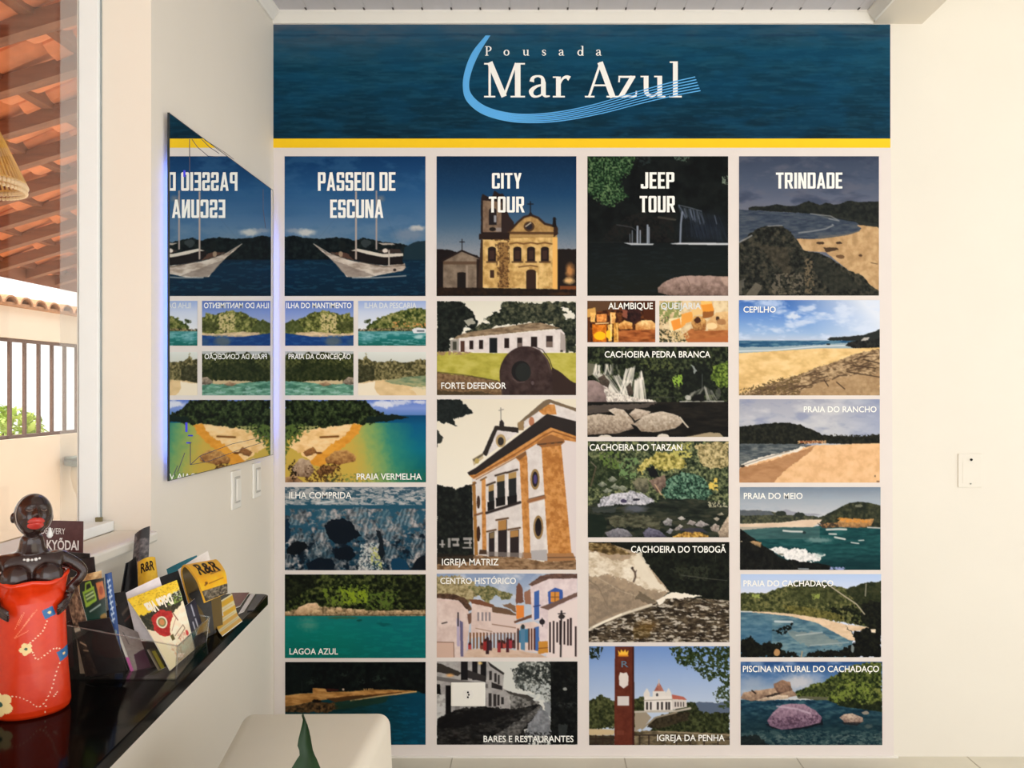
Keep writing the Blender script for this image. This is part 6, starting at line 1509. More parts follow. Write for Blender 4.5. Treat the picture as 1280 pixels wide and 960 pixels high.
def hand(sgn):
    """wrist on the hip, palm against the dress, fingers forward"""
    wx, wy, wz = sgn * .0535, (.004 if sgn > 0 else -.006), .190
    root = (wx, wy, wz)
    palm = (sgn * .0500, -.010, .174) if sgn > 0 else (sgn * .0455, -.022, .176)
    ch = [[(root, (.0065, .0075)), (palm, (.0055, .0095))]]
    for k, (dx, dz, ln) in enumerate(((.000, .006, .019), (-.0005, .001, .022), (-.001, -.004, .020), (-.0005, -.009, .016))):
        p1 = (palm[0] - sgn * (.004 + abs(dx)), palm[1] - .010, palm[2] + dz * .9 - .003)
        p2 = (p1[0] - sgn * .006, p1[1] - ln * .42, p1[2] - .004)
        p3 = (p2[0] - sgn * .006, p2[1] - ln * .22, p2[2] - .004)
        ch.append([(palm, (.0055, .0095)), (p1, .0030), (p2, .0027), (p3, .0022)])
    ch.append([(palm, (.0055, .0095)), ((palm[0], palm[1] - .004, palm[2] + .012), .0032), ((palm[0] - sgn * .004, palm[1] - .014, palm[2] + .016), .0026)])
    return ch
body = [[((0, .004, .170), (.040, .030)), ((0, .004, .196), (.043, .031)), ((0, .004, .220), (.045, .029)), ((0, .005, .239), (.040, .022)), ((0, .005, .250), (.024, .019)), ((0, .003, .264), (.0185, .0180)), ((0, .000, .285), (.0185, .0180))]]
for s_ in (-1, 1):
    body.append([((0, .005, .239), (.040, .022)), ((s_ * .040, .004, .2405), .0125), ((s_ * .057, .003, .230), .0112), ((s_ * .073, .002, .213), .0096), ((s_ * .064, .001 if s_ > 0 else -.002, .200), .0086), ((s_ * .0535, .004 if s_ > 0 else -.006, .190), (.0065, .0075))])
    body += hand(s_)
bv, bf = skin_mesh(body)
hv, hf = head_shape()
jb = MB(); jb.add(bv, bf); jb.add(hv, hf)
for s_ in (-1, 1):
    jb.sphere((s_ * .0215, -.0165, .216), .0225, 24, 16, (1.0, .92, .95))          # bust
    e_c = TILT @ Vector((s_ * .0262, .004, -.003)) + HC
    jb.sphere(e_c, .0075, 12, 8, (.5, .8, 1.1))                                     # ears
# one continuous body surface
tmp = bpy.data.meshes.new('clay_body'); tmp.from_pydata(jb.v, [], jb.f)
to = bpy.data.objects.new('clay_body', tmp); COL.objects.link(to)
rm = to.modifiers.new('merge', 'REMESH'); rm.mode = 'VOXEL'; rm.voxel_size = .0012; rm.use_smooth_shade = True
sm = to.modifiers.new('soften', 'SMOOTH'); sm.factor = .5; sm.iterations = 3
bpy.context.view_layer.update()
bm_ = bpy.data.meshes.new_from_object(to.evaluated_get(bpy.context.evaluated_depsgraph_get()))
bpy.data.objects.remove(to)
bm_.name = 'body'
link_mesh('body', bm_, M_skin, FIG, True)

def face_pt(x, z, out=0.0):
    """point on the face at face coordinates x, z (unit ball)"""
    def g(cx, cz, sx, sz): return math.exp(-((x - cx) / sx) ** 2 - ((z - cz) / sz) ** 2)
    y = -math.sqrt(max(0.02, 1 - x * x - z * z))
    jaw = 1 - .20 * max(0, -z) ** 1.5
    d = .0050 * g(0, -.44, .34, .17) + .0078 * g(0, -.06, .13, .15) + .0040 * g(0, -.80, .22, .14) + .0024 * g(0, .38, .7, .14)
    return TILT @ Vector((x * .0262 * jaw, y * .0300 * (1 - .08 * max(0, -z)) - d - out, z * .0345)) + HC
# full lips: two ribbons swollen outwards
def lip(z0, hgt, cupid, name):
    v, f = [], []
    nx, nz_ = 25, 9
    for i in range(nx):
        u = -1 + 2 * i / (nx - 1)
        w = math.sqrt(max(0, 1 - u * u))
        for j in range(nz_):
            t = -1 + 2 * j / (nz_ - 1)
            zz = z0 + t * hgt * (w ** .9) - (cupid * .05 * math.exp(-(u / .16) ** 2) if t > 0 else 0) * max(0, t) - abs(u) ** 2 * (.05 if z0 > -.45 else -.04)
            v.append(face_pt(u * .49, zz, .0052 * w * math.sqrt(max(0, 1 - t * t)) - .0006))
    for i in range(nx - 1):
        for j in range(nz_ - 1):
            a = i * nz_ + j; f.append((a, a + 1, a + nz_ + 1, a + nz_))
    return v, f
lb = MB(); lb.add(*lip(-.320, .150, 1, 'u')); lb.add(*lip(-.565, .150, 0, 'l'))
tag(lb.build('lips', M_lip, FIG, smooth=True), 'thick glossy red lips')
# hairline and closed eyelids painted as fine raised lines
hl = MB()
pts = []
for k in range(31):
    a = math.radians(-52 + 284 * k / 30)
    q = Vector((math.cos(a) * .93, -.36, math.sin(a) * .93))
    q.normalize()
    pts.append(TILT @ Vector((q.x * .0270, q.y * .0308, q.z * .0352)) + HC)
hl.tube(pts, .0007, 5)
hl.build('hairline', mat('grey_glaze_line', (150, 138, 130), .25, .5, coat=.3), FIG, smooth=True)
el = MB()
for s_ in (-1, 1): el.tube([face_pt(s_ * (.2 + .34 * t), .16 - .06 * math.sin(math.pi * t), .0006) for t in np.linspace(0, 1, 9)], .0006, 5)
el.build('eyelash', mat('pale_eyelash', (120, 100, 90), .3, .5), FIG)
# earrings, necklace, glaze marks
er = MB()
for s_ in (1,):
    c_ = TILT @ Vector((s_ * .0230, -.006, -.024)) + HC
    er.lathe([(0, .004), (.0015, .002), (.004, -.006), (.0045, -.010), (.002, -.0135), (0, -.014)], c_, 12)
er.build('earring', M_silver, FIG, smooth=True)
nk = MB()
for k in range(9):
    a = math.radians(-90 - 62 + 124 * k / 8)
    c_ = (.020 * math.cos(a), .004 + .021 * math.sin(a), .2475 - .004 * math.cos(math.radians(-62 + 124 * k / 8)))
    nk.sphere(c_, .0028 if k % 2 else .0021, 8, 6)
nk.build('necklace', M_silver, FIG, smooth=True)

# the dress: a dense shell, its flowers and dotted trails painted in the glaze
def dress():
    na, nz_ = 260, 230
    A = np.linspace(0, 2 * np.pi, na); T = np.linspace(0, 1, nz_)
    a, t = np.meshgrid(A, T)
    fx = np.cos(a); fy = np.sin(a)                     # front is -y
    front = np.clip(-fy, 0, 1)
    htop = .2175 + .003 * np.abs(fx) ** 4 - .0035 * front * np.exp(-((np.abs(fx) - .5) / .25) ** 2) - .003 * front
    z = t * htop
    prof_z = [0, .004, .012, .03, .07, .11, .15, .178, .195, .208, .22, .24]
    prof_r = [.0495, .0530, .0545, .0535, .0505, .0486, .0470, .0460, .0472, .0492, .0500, .0505]
    r = np.interp(z, prof_z, prof_r)
    bust = front ** 1.2 * np.exp(-((np.abs(fx) - .42) / .40) ** 2) * np.exp(-((z - .206) / .012) ** 2) * .0075
    roll = .0025 * np.exp(-((t - .985) / .02) ** 2)
    x = fx * (r + bust + roll); y = fy * (r * .82 + bust + roll) + .002
    # glaze colours
    nz1 = fbm(a * 4, z * 90, 5, 4)[..., None]
    base = np.array((212, 48, 12.)) * (1 - nz1) + np.array((226, 62, 20.)) * nz1
    base = base * (.93 + .07 * np.clip(z / .2, 0, 1))[..., None]
    col = base
    X = x; Zp = z; onf = (y < .022)
    def px2(px, py): return ((px - 40) * .00110, .52 - (py - 485) * .001275)
    def disc(cx, cy, rad, c, sq=0):
        nonlocal col
        u, w = px2(cx, cy)
        d = np.sqrt((X - u) ** 2 + (Zp - w) ** 2) if not sq else np.maximum(np.abs((X - u) * .94 + (Zp - w) * .3), np.abs((Zp - w) * .94 - (X - u) * .3))
        m = ((d < rad) & onf)[..., None]
        col = np.where(m, np.array(c, float), col)
    blue, cream, green = (40, 104, 158), (244, 214, 150), (44, 84, 70)
    def dots(pts, n, rad=.00105):
        pts = cr(pts, 20); L = np.r_[0, np.cumsum(np.linalg.norm(np.diff(pts, axis=0), axis=1))]
        for s in np.linspace(0, L[-1], n): disc(np.interp(s, L, pts[:, 0]), np.interp(s, L, pts[:, 1]), rad, (248, 214, 176))
    dots([(58, 777), (54, 787), (46, 794), (38, 800)], 9); dots([(41, 812), (46, 821), (56, 818), (66, 813), (74, 815)], 11)
    dots([(74, 833), (69, 845), (65, 858), (58, 872), (48, 879), (38, 871), (26, 864), (12, 861)], 21); dots([(71, 867), (67, 871)], 3)
    dots([(57, 880), (56, 887)], 2); dots([(-10, 800), (-20, 812), (-34, 818), (-44, 830)], 12)
    disc(60.5, 767, .0076, blue, 1); disc(61.5, 767, .0023, cream)
    disc(80, 823, .0085, blue, 1); disc(79.5, 823, .0020, cream)
    for k in range(5):
        b_ = 2 * math.pi * k / 5 + .5
        disc(33 + 4.6 * math.cos(b_), 807 + 4.6 * math.sin(b_), .0040, cream); disc(2 + 8.8 * math.cos(b_), 872 + 8.8 * math.sin(b_), .0082, cream)
    disc(33, 807, .0021, green); disc(2, 872, .0040, green)
    for k in range(5):
        b_ = 2 * math.pi * k / 5
        disc(-24 + 5 * math.cos(b_), 790 + 5 * math.sin(b_), .0042, cream)
    disc(-24, 790, .0022, green); disc(-48, 836, .0075, blue, 1)
    def scratch(p, q):
        nonlocal col
        (u0, w0), (u1, w1) = px2(*p), px2(*q)
        dx, dz = u1 - u0, w1 - w0
        s = np.clip(((X - u0) * dx + (Zp - w0) * dz) / (dx * dx + dz * dz), 0, 1)
        m = (((X - u0 - s * dx) ** 2 + (Zp - w0 - s * dz) ** 2 < .00042 ** 2) & onf)[..., None]
        col = np.where(m, np.array((244, 140, 96.)), col)
    for p, q in (((46, 761), (19, 793)), ((19, 793), (36, 785)), ((31, 762), (24, 778)), ((28, 765), (20, 782)), ((42, 764), (30, 779))): scratch(p, q)
    # inner wall so that the shell has thickness
    ri = .90
    vo = np.stack([x, y, z], -1); vi = np.stack([x * ri, (y - .002) * ri + .002, z], -1)
    n = na * nz_
    V = np.vstack([vo.reshape(-1, 3), vi.reshape(-1, 3)])
    Q = [grid_faces(na, nz_, 0, True), grid_faces(na, nz_, n, False)]
    k = np.arange(na - 1); o = (nz_ - 1) * na
    Q.append(np.stack([o + k, o + k + 1, n + o + k + 1, n + o + k], -1)); Q.append(np.stack([k + 1, k, n + k, n + k + 1], -1))
    cols = np.clip(lin(np.clip(col, 0, 255)), .002, .9).reshape(-1, 3)
    return np_mesh('dress', V, np.vstack(Q), np.vstack([cols, cols]))
me = dress()
bmx = bmesh.new(); bmx.from_mesh(me); bmesh.ops.remove_doubles(bmx, verts=bmx.verts, dist=1e-6); bmesh.ops.recalc_face_normals(bmx, faces=bmx.faces); bmx.to_mesh(me); bmx.free()
tag(link_mesh('dress', me, M_dress, FIG, True), 'strapless orange dress painted with cream and blue flowers')
MB().lathe([(0, .001), (.047, .001), (.048, .006), (0, .006)], (0, .002, 0), 40, 1, .82).build('base', mat('dark_clay_base', (90, 40, 24), .6, .2), FIG)

# ------------------------------------------------------------------ leaflets
M_paper = vcol_mat('printed_paper', .35, .4)
def bilin(c, u, v):
    tl_, tr_, br_, bl_ = [np.array(q, float) for q in c]
    u, v = u[..., None], v[..., None]
    return (tl_ * (1 - u) + tr_ * u) * (1 - v) + (bl_ * (1 - u) + br_ * u) * v

class Sheet:
    """a leaflet or a stack of them: surf(u, v) -> points; cv: printed picture"""
    def __init__(s, name, label, surf, cv, thick=.0012, back=(228, 222, 214), group=None, edge=(236, 230, 222), flipn=False):
        img = cv.out(); ny, nx = cv.ny, cv.nx
        u, v = np.meshgrid(np.linspace(0, 1, nx), np.linspace(0, 1, ny))
        p = surf(u, v)
        du = np.gradient(p, axis=1); dv = np.gradient(p, axis=0)
        n = np.cross(dv, du); n /= np.maximum(np.linalg.norm(n, axis=-1, keepdims=True), 1e-12)
        # front faces the viewer
        if (n[ny // 2, nx // 2] * (np.array((0, 0, CAMZ)) - p[ny // 2, nx // 2])).sum() < 0: n = -n
        if flipn: n = -n
        s.p, s.n, s.nx, s.ny = p, n, nx, ny
        q = p - n * thick
        N = nx * ny
        bk = np.tile(np.array(back, float), (N, 1))
        ring_ = np.r_[np.arange(nx), np.arange(1, ny) * nx + nx - 1, (ny - 1) * nx + np.arange(nx - 2, -1, -1), np.arange(ny - 2, 0, -1) * nx]
        M_ = len(ring_); e0 = 2 * N
        V = np.vstack([p.reshape(-1, 3), q.reshape(-1, 3), p.reshape(-1, 3)[ring_], q.reshape(-1, 3)[ring_]])
        V[:, 2] = np.maximum(V[:, 2], ZC + .0007)        # stands on the shelf
        k = np.arange(M_); k2 = (k + 1) % M_
        Q = np.vstack([grid_faces(nx, ny, 0), grid_faces(nx, ny, N, True), np.stack([e0 + k, e0 + k2, e0 + M_ + k2, e0 + M_ + k], -1)])
        ed = np.tile(np.array(edge, float), (2 * M_, 1))
        C = np.clip(lin(np.clip(np.vstack([img.reshape(-1, 3), bk, ed]), 0, 255)) * 1.1, .002, .9)
        me = np_mesh(name, V, Q, C)
        b_ = bmesh.new(); b_.from_mesh(me); bmesh.ops.recalc_face_normals(b_, faces=b_.faces); b_.to_mesh(me); b_.free()
        s.o = link_mesh(name, me, M_paper, None)
        tag(s.o, label, 'leaflet', group)
    def at(s, u, v, h=.0006):
        x = min(max(u, 0), 1) * (s.nx - 1); y = min(max(v, 0), 1) * (s.ny - 1)
        i, j = min(int(x), s.nx - 2), min(int(y), s.ny - 2); fx, fy = x - i, y - j
        def L(a): return (a[j, i] * (1 - fx) + a[j, i + 1] * fx) * (1 - fy) + (a[j + 1, i] * (1 - fx) + a[j + 1, i + 1] * fx) * fy
        return L(s.p) + L(s.n) * h
    def write(s, body, u0, u1, v0, v1, m_, bold=.012, flip=False, vertical=False, slant=0.0):
        V, F = fit_text(body, 0, 1, 0, 1, bold)
        out = []
        for x, y in V:
            if flip: x, y = 1 - x, 1 - y
            if vertical: out.append(s.at(u0 + (1 - y if False else y) * (u1 - u0), v1 + (v0 - v1) * x))
            else: out.append(s.at(u0 + x * (u1 - u0), v0 + y * (v1 - v0) + slant * x))
        me = bpy.data.meshes.new('lettering'); me.from_pydata([tuple(q) for q in out], [], F)
        return link_mesh('lettering', me, m_, s.o)
def flat(c, bend=0.0, axis='u'):
    """a sheet through four corners (top left, top right, bottom right, bottom left), bulging by bend towards the room"""
    c = [np.array(q, float) for q in c]
    nrm = np.cross(c[3] - c[0], c[1] - c[0]); nrm /= np.linalg.norm(nrm)
    if (nrm * (np.array((0, 0, CAMZ)) - c[0])).sum() < 0: nrm = -nrm
    def f(u, v):
        w = u if axis == 'u' else v
        return bilin(c, u, v) + nrm * (bend * 4 * w * (1 - w))[..., None]
    return f
def Q(pts, ds): return [P(p[0], p[1], d) for p, d in zip(pts, ds)]
def plain(col, w=30, h=60, var=10):
    c = Cv((0, 0, w, h)); a = np.array(col, float)
    return c.all(c.tex([a - var, a + var], 5))
WHT = mat('white_lettering', (232, 226, 220), .5, .2); BLK = mat('black_lettering', (40, 24, 16), .5, .2); YEL = mat('yellow_lettering', (236, 200, 60), .5, .2)

# delivery card behind the figurine
c = plain((78, 46, 44), 62, 150, 4)
s = Sheet('leaflet', 'dark maroon DELIVERY card standing behind the figurine', flat(Q([(47, 650), (104.5, 651.5), (102, 834), (47, 834)], (1.477, 1.50, 1.495, 1.475)), .001), c)
s.write('DELIVERY', .08, .60, .052, .092, WHT, 0); s.write('KYÕDAI', .20, .90, .135, .198, WHT, .02)
# black folders
for lb_, pts in (('tall black folder behind the figurine, beside the maroon card', [(86, 690), (112, 692), (120, 837), (92, 837)]), ('black folder leaning in front of the tall black folder', [(96, 699), (117.5, 696), (132, 838), (104, 840)]), ('low black folder next to the blue leaflet', [(114, 724), (129.5, 722), (138, 838), (118, 841)])):
    dz = 1.462 if lb_.startswith('tall') else 1.452 if 'leaning' in lb_ else 1.446
    Sheet('leaflet', lb_, flat(Q(pts, (dz + .006, dz + .012, dz + .006, dz)), .001), plain((34, 29, 27), 26, 100, 5), .003, (30, 26, 24), edge=(40, 36, 34))
# tan brochure and the dark green one with a lime bag
c = Cv((0, 0, 40, 100)); c.all(c.tex([(150, 112, 70), (206, 170, 116), (226, 200, 150)], 6)); c.poly([(0, 30), (14, 24), (16, 60), (0, 70)], (112, 66, 40), 3); c.poly([(0, 60), (10, 56), (12, 100), (0, 100)], (180, 160, 140), 3)
Sheet('leaflet', 'tan brochure standing behind the dark green leaflet', flat(Q([(88, 722), (127, 713), (133, 840), (100, 842)], (1.440, 1.450, 1.440, 1.436)), .003), c)
c = Cv((0, 0, 33, 84)); c.vgrad([(0, (30, 36, 30)), (20, (28, 44, 36)), (45, (20, 76, 62)), (84, (12, 40, 34))])
c.line([(8, 9), (9, 3), (15, 2), (17, 8)], 1.6, (150, 186, 60)); c.poly([(4, 10), (19, 6), (22, 19), (7, 24)], (140, 176, 60), .6); c.poly([(6, 12), (18, 9), (20, 17), (9, 20)], (70, 96, 50)); c.line([(8, 14), (18, 11)], 1.2, (200, 220, 160)); c.line([(9, 17), (19, 14)], 1.2, (200, 220, 160)); c.poly([(22, 4), (31, 3), (33, 17), (25, 19)], (190, 110, 60), .5); c.ell(28, 11, 2.5, 4, (150, 70, 40)); c.line([(12, 28), (26, 23)], 1.2, (170, 190, 180)); c.ell(29, 34, 4, 3, (140, 110, 50), 1)
Sheet('leaflet', 'dark green leaflet with a lime bag printed on it', flat(Q([(99, 727), (130, 722), (138, 842), (107, 844)], (1.432, 1.440, 1.433, 1.428)), .002), c)
# blue leaflet with pale vertical writing
c = plain((28, 66, 126), 12, 84, 6)
for k, yy in enumerate((8, 13, 17, 22, 27, 32, 37, 42)): c.line([(3.4, yy), (7.5, yy - 1.5)], 1.6, (206, 214, 226)); c.line([(3.6 + (k % 3), yy - 2), (4.4 + (k % 3), yy + 2)], 1.1, (206, 214, 226))
for yy in (52, 58, 63): c.ell(7, yy, 2, 2, (120, 140, 150))
Sheet('leaflet', 'narrow dark blue leaflet with pale vertical writing', flat(Q([(131, 717.5), (139.5, 715), (154, 834), (144, 836)], (1.465, 1.47, 1.468, 1.462)), .001), c)
# dark curved leaflets and the grey folded one by the sill
Sheet('leaflet', 'black curved leaflet leaning at the wall left of the grey folded leaflet', flat(Q([(158, 704), (170, 696), (176, 794), (142, 796)], (1.73, 1.75, 1.665, 1.65)), -.012), plain((22, 22, 26), 26, 90, 5), .0016, (24, 24, 26), edge=(40, 40, 42))
c = Cv((0, 0, 20, 112)); c.all(c.tex([(40, 38, 40), (84, 80, 82), (120, 112, 110)], 5)); c.poly([(0, 0), (20, 0), (20, 14), (6, 10)], (44, 42, 44), 1); c.poly([(0, 42), (9, 36), (8, 56), (0, 60)], (196, 140, 120), 1.5); c.poly([(0, 56), (20, 50), (20, 112), (0, 112)], (22, 22, 26), 3); c.line([(6, 70), (7, 92)], 1, (170, 176, 180)); c.line([(9, 84), (18, 88)], 2, (40, 110, 70))
s = Sheet('leaflet', 'tall folded grey photo leaflet rising against the window sill', flat(Q([(168.5, 668), (187.5, 657.5), (182, 786), (158, 788)], (1.785, 1.80, 1.71, 1.695)), .008), c, .003, (60, 58, 60))
# rear yellow leaflet with the R&R mark
c = Cv((0, 0, 30, 96)); c.all(c.tex([(206, 160, 34), (226, 182, 50)], 8))
s = Sheet('leaflet', 'yellow R&R leaflet standing behind the white card', flat(Q([(172, 703), (194, 696.5), (208, 800), (174, 804)], (1.68, 1.70, 1.62, 1.605)), .014), c)
s.write('R&R', .16, .86, .055, .165, BLK, .03); s.write('RESTAURANTE', .2, .86, .185, .215, BLK, 0) if False else None
# white card and teal leaflet
Sheet('leaflet', 'white card standing behind the upside down pizza leaflet', flat(Q([(157, 741), (199, 721), (226, 812), (176, 822)], (1.55, 1.59, 1.555, 1.52)), .004), plain((222, 212, 212), 40, 80, 4))
Sheet('leaflet', 'teal leaflet standing behind the rolled yellow leaflets', flat(Q([(208, 711.5), (246, 694), (264, 768), (224, 774)], (1.90, 1.93, 1.82, 1.79)), .002), plain((32, 112, 130), 36, 70, 5), .002, (30, 100, 118), edge=(28, 96, 112))
Sheet('leaflet', 'dark leaflet standing in front of the teal leaflet', flat(Q([(199, 722), (224, 713), (240, 778), (214, 786)], (1.80, 1.83, 1.78, 1.75)), .002), plain((24, 26, 32), 26, 60, 4), .002, (24, 26, 30), edge=(30, 32, 36))
Sheet('leaflet', 'white leaflet rising behind the rolled yellow leaflets', flat(Q([(222.5, 712), (260, 688.5), (280, 772), (244, 786)], (1.80, 1.84, 1.79, 1.745)), .004), plain((226, 220, 212), 40, 80, 4))
# rolled yellow leaflets: strip that curls over towards the room
def strip(Lp, Rp, bow=0.0):
    Lc, Rc = cr([P(*q) for q in Lp], 10), cr([P(*q) for q in Rp], 10)
    def f(u, v):
        t = v * (len(Lc) - 1); i = np.clip(t.astype(int), 0, len(Lc) - 2); fr = (t - i)[..., None]
        a = Lc[i] * (1 - fr) + Lc[i + 1] * fr; b_ = Rc[i] * (1 - fr) + Rc[i + 1] * fr
        return a * (1 - u[..., None]) + b_ * u[..., None]
    return f
c = Cv((0, 0, 44, 150)); c.all(c.tex([(236, 168, 24), (250, 188, 40)], 12)); c.rect_(0, 130, 44, 150, c.tex([(40, 36, 30), (100, 90, 74), (150, 140, 120)], 4)); c.rect_(0, 0, 44, 66, c.tex([(90, 76, 40), (150, 130, 70)], 6)); c.line([(8, 122), (12, 120)], 2, (110, 70, 20)); c.line([(15, 121), (38, 118)], 1.5, (150, 100, 30)); c.line([(22, 107), (38, 105)], 1.2, (110, 70, 20)); c.ell(11, 119, 2.2, 2.2, (120, 70, 20))
s = Sheet('leaflet', 'stack of yellow R&R leaflets curling over towards the room', strip([(247, 800, 1.64), (240, 770, 1.665), (229, 732, 1.70), (226, 713, 1.70), (232, 706, 1.68), (245, 722, 1.63), (252, 738, 1.60), (257, 752, 1.585)], [(276, 782, 1.735), (274, 750, 1.76), (268, 716, 1.78), (266, 703, 1.78), (271, 699.5, 1.76), (281, 713, 1.70), (284, 728, 1.67), (284.5, 741, 1.655)]), c, .005, (96, 78, 40), edge=(240, 184, 60), flipn=True)
s.write('R&R', .16, .88, .60, .70, BLK, .03)
# navy leaflet with vertical white writing
c = plain((34, 32, 48), 16, 60, 4)
for x0, y0, y1 in ((8, 4, 20), (9, 24, 36), (5, 26, 44)): c.line([(x0, y0), (x0 + .6, y1)], 1.3, (206, 206, 216))
Sheet('leaflet', 'navy leaflet with white vertical writing beside the pizza leaflet', flat(Q([(231, 758), (244, 748), (258, 802), (244, 810)], (1.60, 1.63, 1.625, 1.59)), .001), c)
# pizza leaflet, standing upside down
c = Cv((0, 0, 68, 112)); c.all((244, 220, 186))
c.poly([(0, 0), (68, 0), (68, 22), (40, 30), (0, 34)], c.tex([(226, 186, 40), (240, 204, 60)], 8)); c.rag((c.Y < 16) * 1., 2.5, .64, (170, 130, 30), .8)
c.poly([(0, 30), (16, 32), (40, 25), (68, 16), (68, 36), (56, 44), (40, 48), (26, 62), (10, 60), (0, 50)], c.tex([(24, 30, 20), (50, 50, 34), (84, 70, 46)], 3), 3)
c.rag(c.pm([(44, 18), (68, 14), (68, 34), (44, 36)]), 3, .55, (210, 214, 190), .9); c.rag(c.pm([(44, 24), (68, 24), (68, 36), (44, 36)]), 2.6, .58, (120, 150, 50), .9)
c.poly([(14, 40), (30, 34), (46, 44), (44, 52), (34, 62), (30, 74), (16, 70), (8, 58)], c.tex([(150, 30, 30), (190, 50, 44)], 5), 2)
c.ell(25, 52, 8.4, 8.8, (226, 218, 190)); c.ell(25, 52, 6.2, 6.6, (120, 120, 70)); c.ell(25, 52, 4, 4.4, (196, 130, 80))
c.poly([(30, 76), (48, 52), (68, 42), (68, 112), (24, 112), (14, 84)], c.tex([(240, 214, 184), (248, 228, 204)], 9), 1.5); c.line([(46, 46), (50, 60)], 1.4, (110, 60, 44)); c.line([(34, 70), (48, 56)], .8, (150, 90, 70)); c.line([(36, 78), (56, 70)], 1.2, (120, 100, 80)); c.line([(56, 70), (58, 76), (40, 84)], 1.2, (120, 100, 80)); c.rect_(28, 74, 34, 82, (90, 80, 40)); c.poly([(0, 54), (10, 60), (14, 80), (2, 74)], (230, 210, 180)); c.ell(60, 84, 3, 4, (200, 60, 60), 1); c.rag(c.pm([(20, 84), (40, 90), (40, 110), (22, 110)], 4), 2, .55, (196, 150, 110), .7); c.rag(c.pm([(42, 78), (60, 80), (56, 100), (44, 96)], 4), 2, .56, (190, 120, 100), .7)
s = Sheet('leaflet', 'pizza leaflet standing upside down in the front of the clear holder', flat(Q([(159, 749), (221, 725), (243, 812), (213, 838)], (1.52, 1.60, 1.56, 1.458)), .006, 'v'), c, .002)
s.write('Dolce Vita', .20, .78, .155, .30, mat('cream_lettering', (246, 236, 214), .5, .2), .05, flip=True)
# yellow and white striped sheet, bent over the shelf
c = Cv((0, 0, 36, 60)); c.all((238, 222, 176))
for yy in (3, 19, 35, 50): c.rect_(0, yy, 36, yy + 8, (240, 184, 48))
for yy in (13, 29, 45): c.line([(5, yy + 2), (31, yy + 2)], 1.2, (214, 190, 140))
Sheet('leaflet', 'bent yellow and white striped sheet at the far end of the shelf', strip([(266, 757, 1.83), (270, 772, 1.765), (272, 786, 1.70), (278, 795, 1.655)], [(290, 742, 1.93), (294, 757, 1.88), (297, 768, 1.83), (303, 776, 1.765)]), c, .0012, (240, 200, 90))
def lay(name_label, pts, col, th=.003, edge=(220, 212, 204)):
    q = [P(a, b_, (CAMZ - ZC - .0005 - th) / (b_ - 485) * 1000) for a, b_ in pts]
    return Sheet('leaflet', name_label, flat(q), plain(col, 24, 24, 8), th, edge=edge)
lay('dark red leaflet lying flat at the far end of the shelf', [(289, 741), (311.5, 740.5), (300, 757), (282, 764)], (104, 34, 28))
lay('white folded sheet lying beside the dark red leaflet', [(313, 743), (319, 742), (305, 764), (298, 767)], (206, 200, 200), .002)
lay('dark navy leaflet lying flat nearest the end of the shelf', [(321, 743.5), (331, 743.5), (317, 762), (309, 763)], (36, 32, 40), .002, (60, 56, 60))

# ------------------------------------------------------------------ clear holders for the leaflets
M_acr = glass_mat('clear_acrylic', (.95, .95, .93), .10, .006)
M_acr_e = glass_mat('acrylic_edge', (.86, .86, .84), .3, .10)
def holder(label, a, b_, c_, d_, hs, name='leaflet_holder'):
    """open box with a sloping rim on base corners a b c d, rim heights hs"""
    base = [Vector((p.x, p.y, ZC + .0006)) for p in (a, b_, c_, d_)]
    cen = sum(base, Vector()) / 4
    e = empty(name, (cen.x, cen.y, ZC)); tag(e, label, 'leaflet holder')
    flare = 1.05
    topc = [Vector((cen.x + (p.x - cen.x) * flare, cen.y + (p.y - cen.y) * flare, ZC + h)) for p, h in zip(base, hs)]
    names = ['front_panel', 'side_panel', 'back_panel', 'side_panel']
    for k in range(4):
        p0, p1, t0, t1 = base[k], base[(k + 1) % 4], topc[k], topc[(k + 1) % 4]
        n = (p1 - p0).cross(Vector((0, 0, 1))).normalized() * .0024
        kid(e, names[k], MB().add([p0, p1, t1, t0, p0 - n, p1 - n, t1 - n, t0 - n], [(0, 1, 2, 3), (7, 6, 5, 4), (0, 4, 5, 1), (1, 5, 6, 2), (2, 6, 7, 3), (3, 7, 4, 0)]), M_acr)
    up = Vector((0, 0, .002))
    kid(e, 'base', MB().add(base + [p + up for p in base], [(3, 2, 1, 0), (4, 5, 6, 7), (0, 1, 5, 4), (1, 2, 6, 5), (2, 3, 7, 6), (3, 0, 4, 7)]), M_acr)
    rim = MB(); rim.tube(topc + [topc[0]], .0014, 6)
    for k in (0, 1, 2): rim.tube([base[k], topc[k]], .0010, 6)
    kid(e, 'rim', rim, M_acr_e)
    return e
def G(px, py): return P(px, py, (CAMZ - ZC) / (py - 485) * 1000)
A_, B_, C_ = G(84, 850), G(220, 850), G(258, 803)
holder('clear plastic leaflet holder full of leaflets beside the figurine', A_, B_, C_, A_ + (C_ - B_) + Vector((.012, -.02, 0)), (.10, .062, .050, .10))
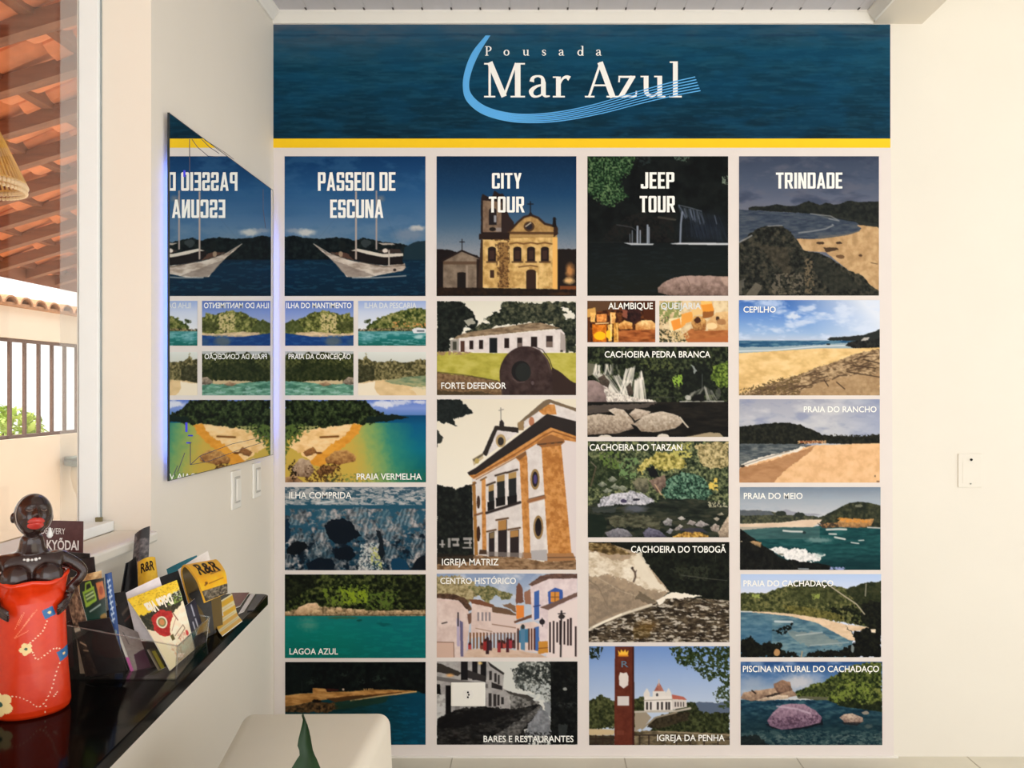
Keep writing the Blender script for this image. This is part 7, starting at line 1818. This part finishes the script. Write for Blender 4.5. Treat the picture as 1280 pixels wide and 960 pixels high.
# leaflets inside the holders
c = plain((150, 138, 134), 34, 72, 8); c.rect_(0, 0, 4, 72, (226, 222, 216)); c.rect_(0, 50, 5, 72, (206, 96, 170)); c.poly([(14, 46), (34, 34), (34, 72), (10, 72)], (74, 40, 58), 1); c.line([(10, 12), (12, 30)], 1.2, (80, 76, 76))
Sheet('leaflet', 'grey and purple leaflet stack in the clear holder', flat(Q([(141, 778), (172, 790), (190, 836), (164, 841)], (1.50, 1.525, 1.485, 1.465)), .001), c, .006, (200, 180, 190), edge=(206, 190, 196))
c = plain((44, 36, 34), 30, 60, 5); c.ell(18, 40, 6, 5, (70, 100, 50), 2)
Sheet('leaflet', 'dark brown leaflet between the grey stack and the pizza leaflet', flat(Q([(170, 786), (196, 788), (212, 828), (188, 836)], (1.55, 1.56, 1.51, 1.485)), .001), c, .003, (60, 50, 46), edge=(70, 60, 50))
c = plain((70, 60, 40), 12, 34, 5); c.rect_(5, 4, 10, 34, (170, 160, 50)); c.rect_(0, 0, 3, 34, (150, 140, 120))
Sheet('leaflet', 'thin yellow edged leaflet behind the pizza leaflet', flat(Q([(184, 812), (194, 810), (207, 834), (198, 838)], (1.505, 1.515, 1.48, 1.47)), .0), c)
c = Cv((0, 0, 24, 80)); c.all(c.tex([(50, 36, 28), (110, 84, 64), (170, 140, 112)], 5)); c.rect_(0, 34, 24, 38, (206, 190, 170)); c.rect_(0, 38, 24, 80, c.tex([(24, 18, 16), (60, 44, 36)], 5)); c.line([(5, 48), (15, 54)], 1.6, (190, 160, 130)); c.line([(7, 56), (14, 58)], 1.2, (170, 140, 110))
Sheet('leaflet', 'brown photo leaflet standing right beside the figurine', flat(Q([(82, 741), (97, 733), (126, 840), (107, 846)], (1.425, 1.43, 1.425, 1.422)), .001), c, .002)
Sheet('leaflet', 'black leaflet lying against the front of the holder beside the figurine', flat(Q([(97, 778), (137, 772), (159, 838), (113, 846)], (1.4245, 1.428, 1.428, 1.4235)), .001), plain((30, 26, 26), 22, 50, 6), .002, (40, 36, 34), edge=(70, 64, 60))
c = plain((34, 26, 24), 60, 20, 6); c.line([(0, 16), (60, 4)], 2, (100, 84, 70)); c.line([(10, 18), (60, 10)], 1, (120, 60, 50))
Sheet('leaflet', 'dark brown brochure lying slanted behind the grey stack', flat(Q([(120, 772), (163, 748), (170, 784), (130, 806)], (1.57, 1.60, 1.585, 1.55)), .003), c, .003, (60, 50, 46), edge=(120, 104, 90))

for lb_, pts, ds, col in (('black leaflet leaning behind the grey and purple stack', [(118, 770), (150, 762), (176, 832), (146, 840)], (1.51, 1.53, 1.485, 1.465), (26, 23, 24)),
                          ('black leaflet standing at the back of the clear holder', [(140, 742), (176, 736), (206, 806), (170, 810)], (1.615, 1.635, 1.595, 1.575), (22, 21, 24)),
                          ('dark grey leaflet standing under the rolled yellow leaflets', [(236, 742), (262, 732), (268, 792), (250, 800)], (1.69, 1.73, 1.69, 1.655), (40, 38, 36))):
    Sheet('leaflet', lb_, flat(Q(pts, ds), .001), plain(col, 26, 60, 5), .002, col, edge=(60, 54, 50))
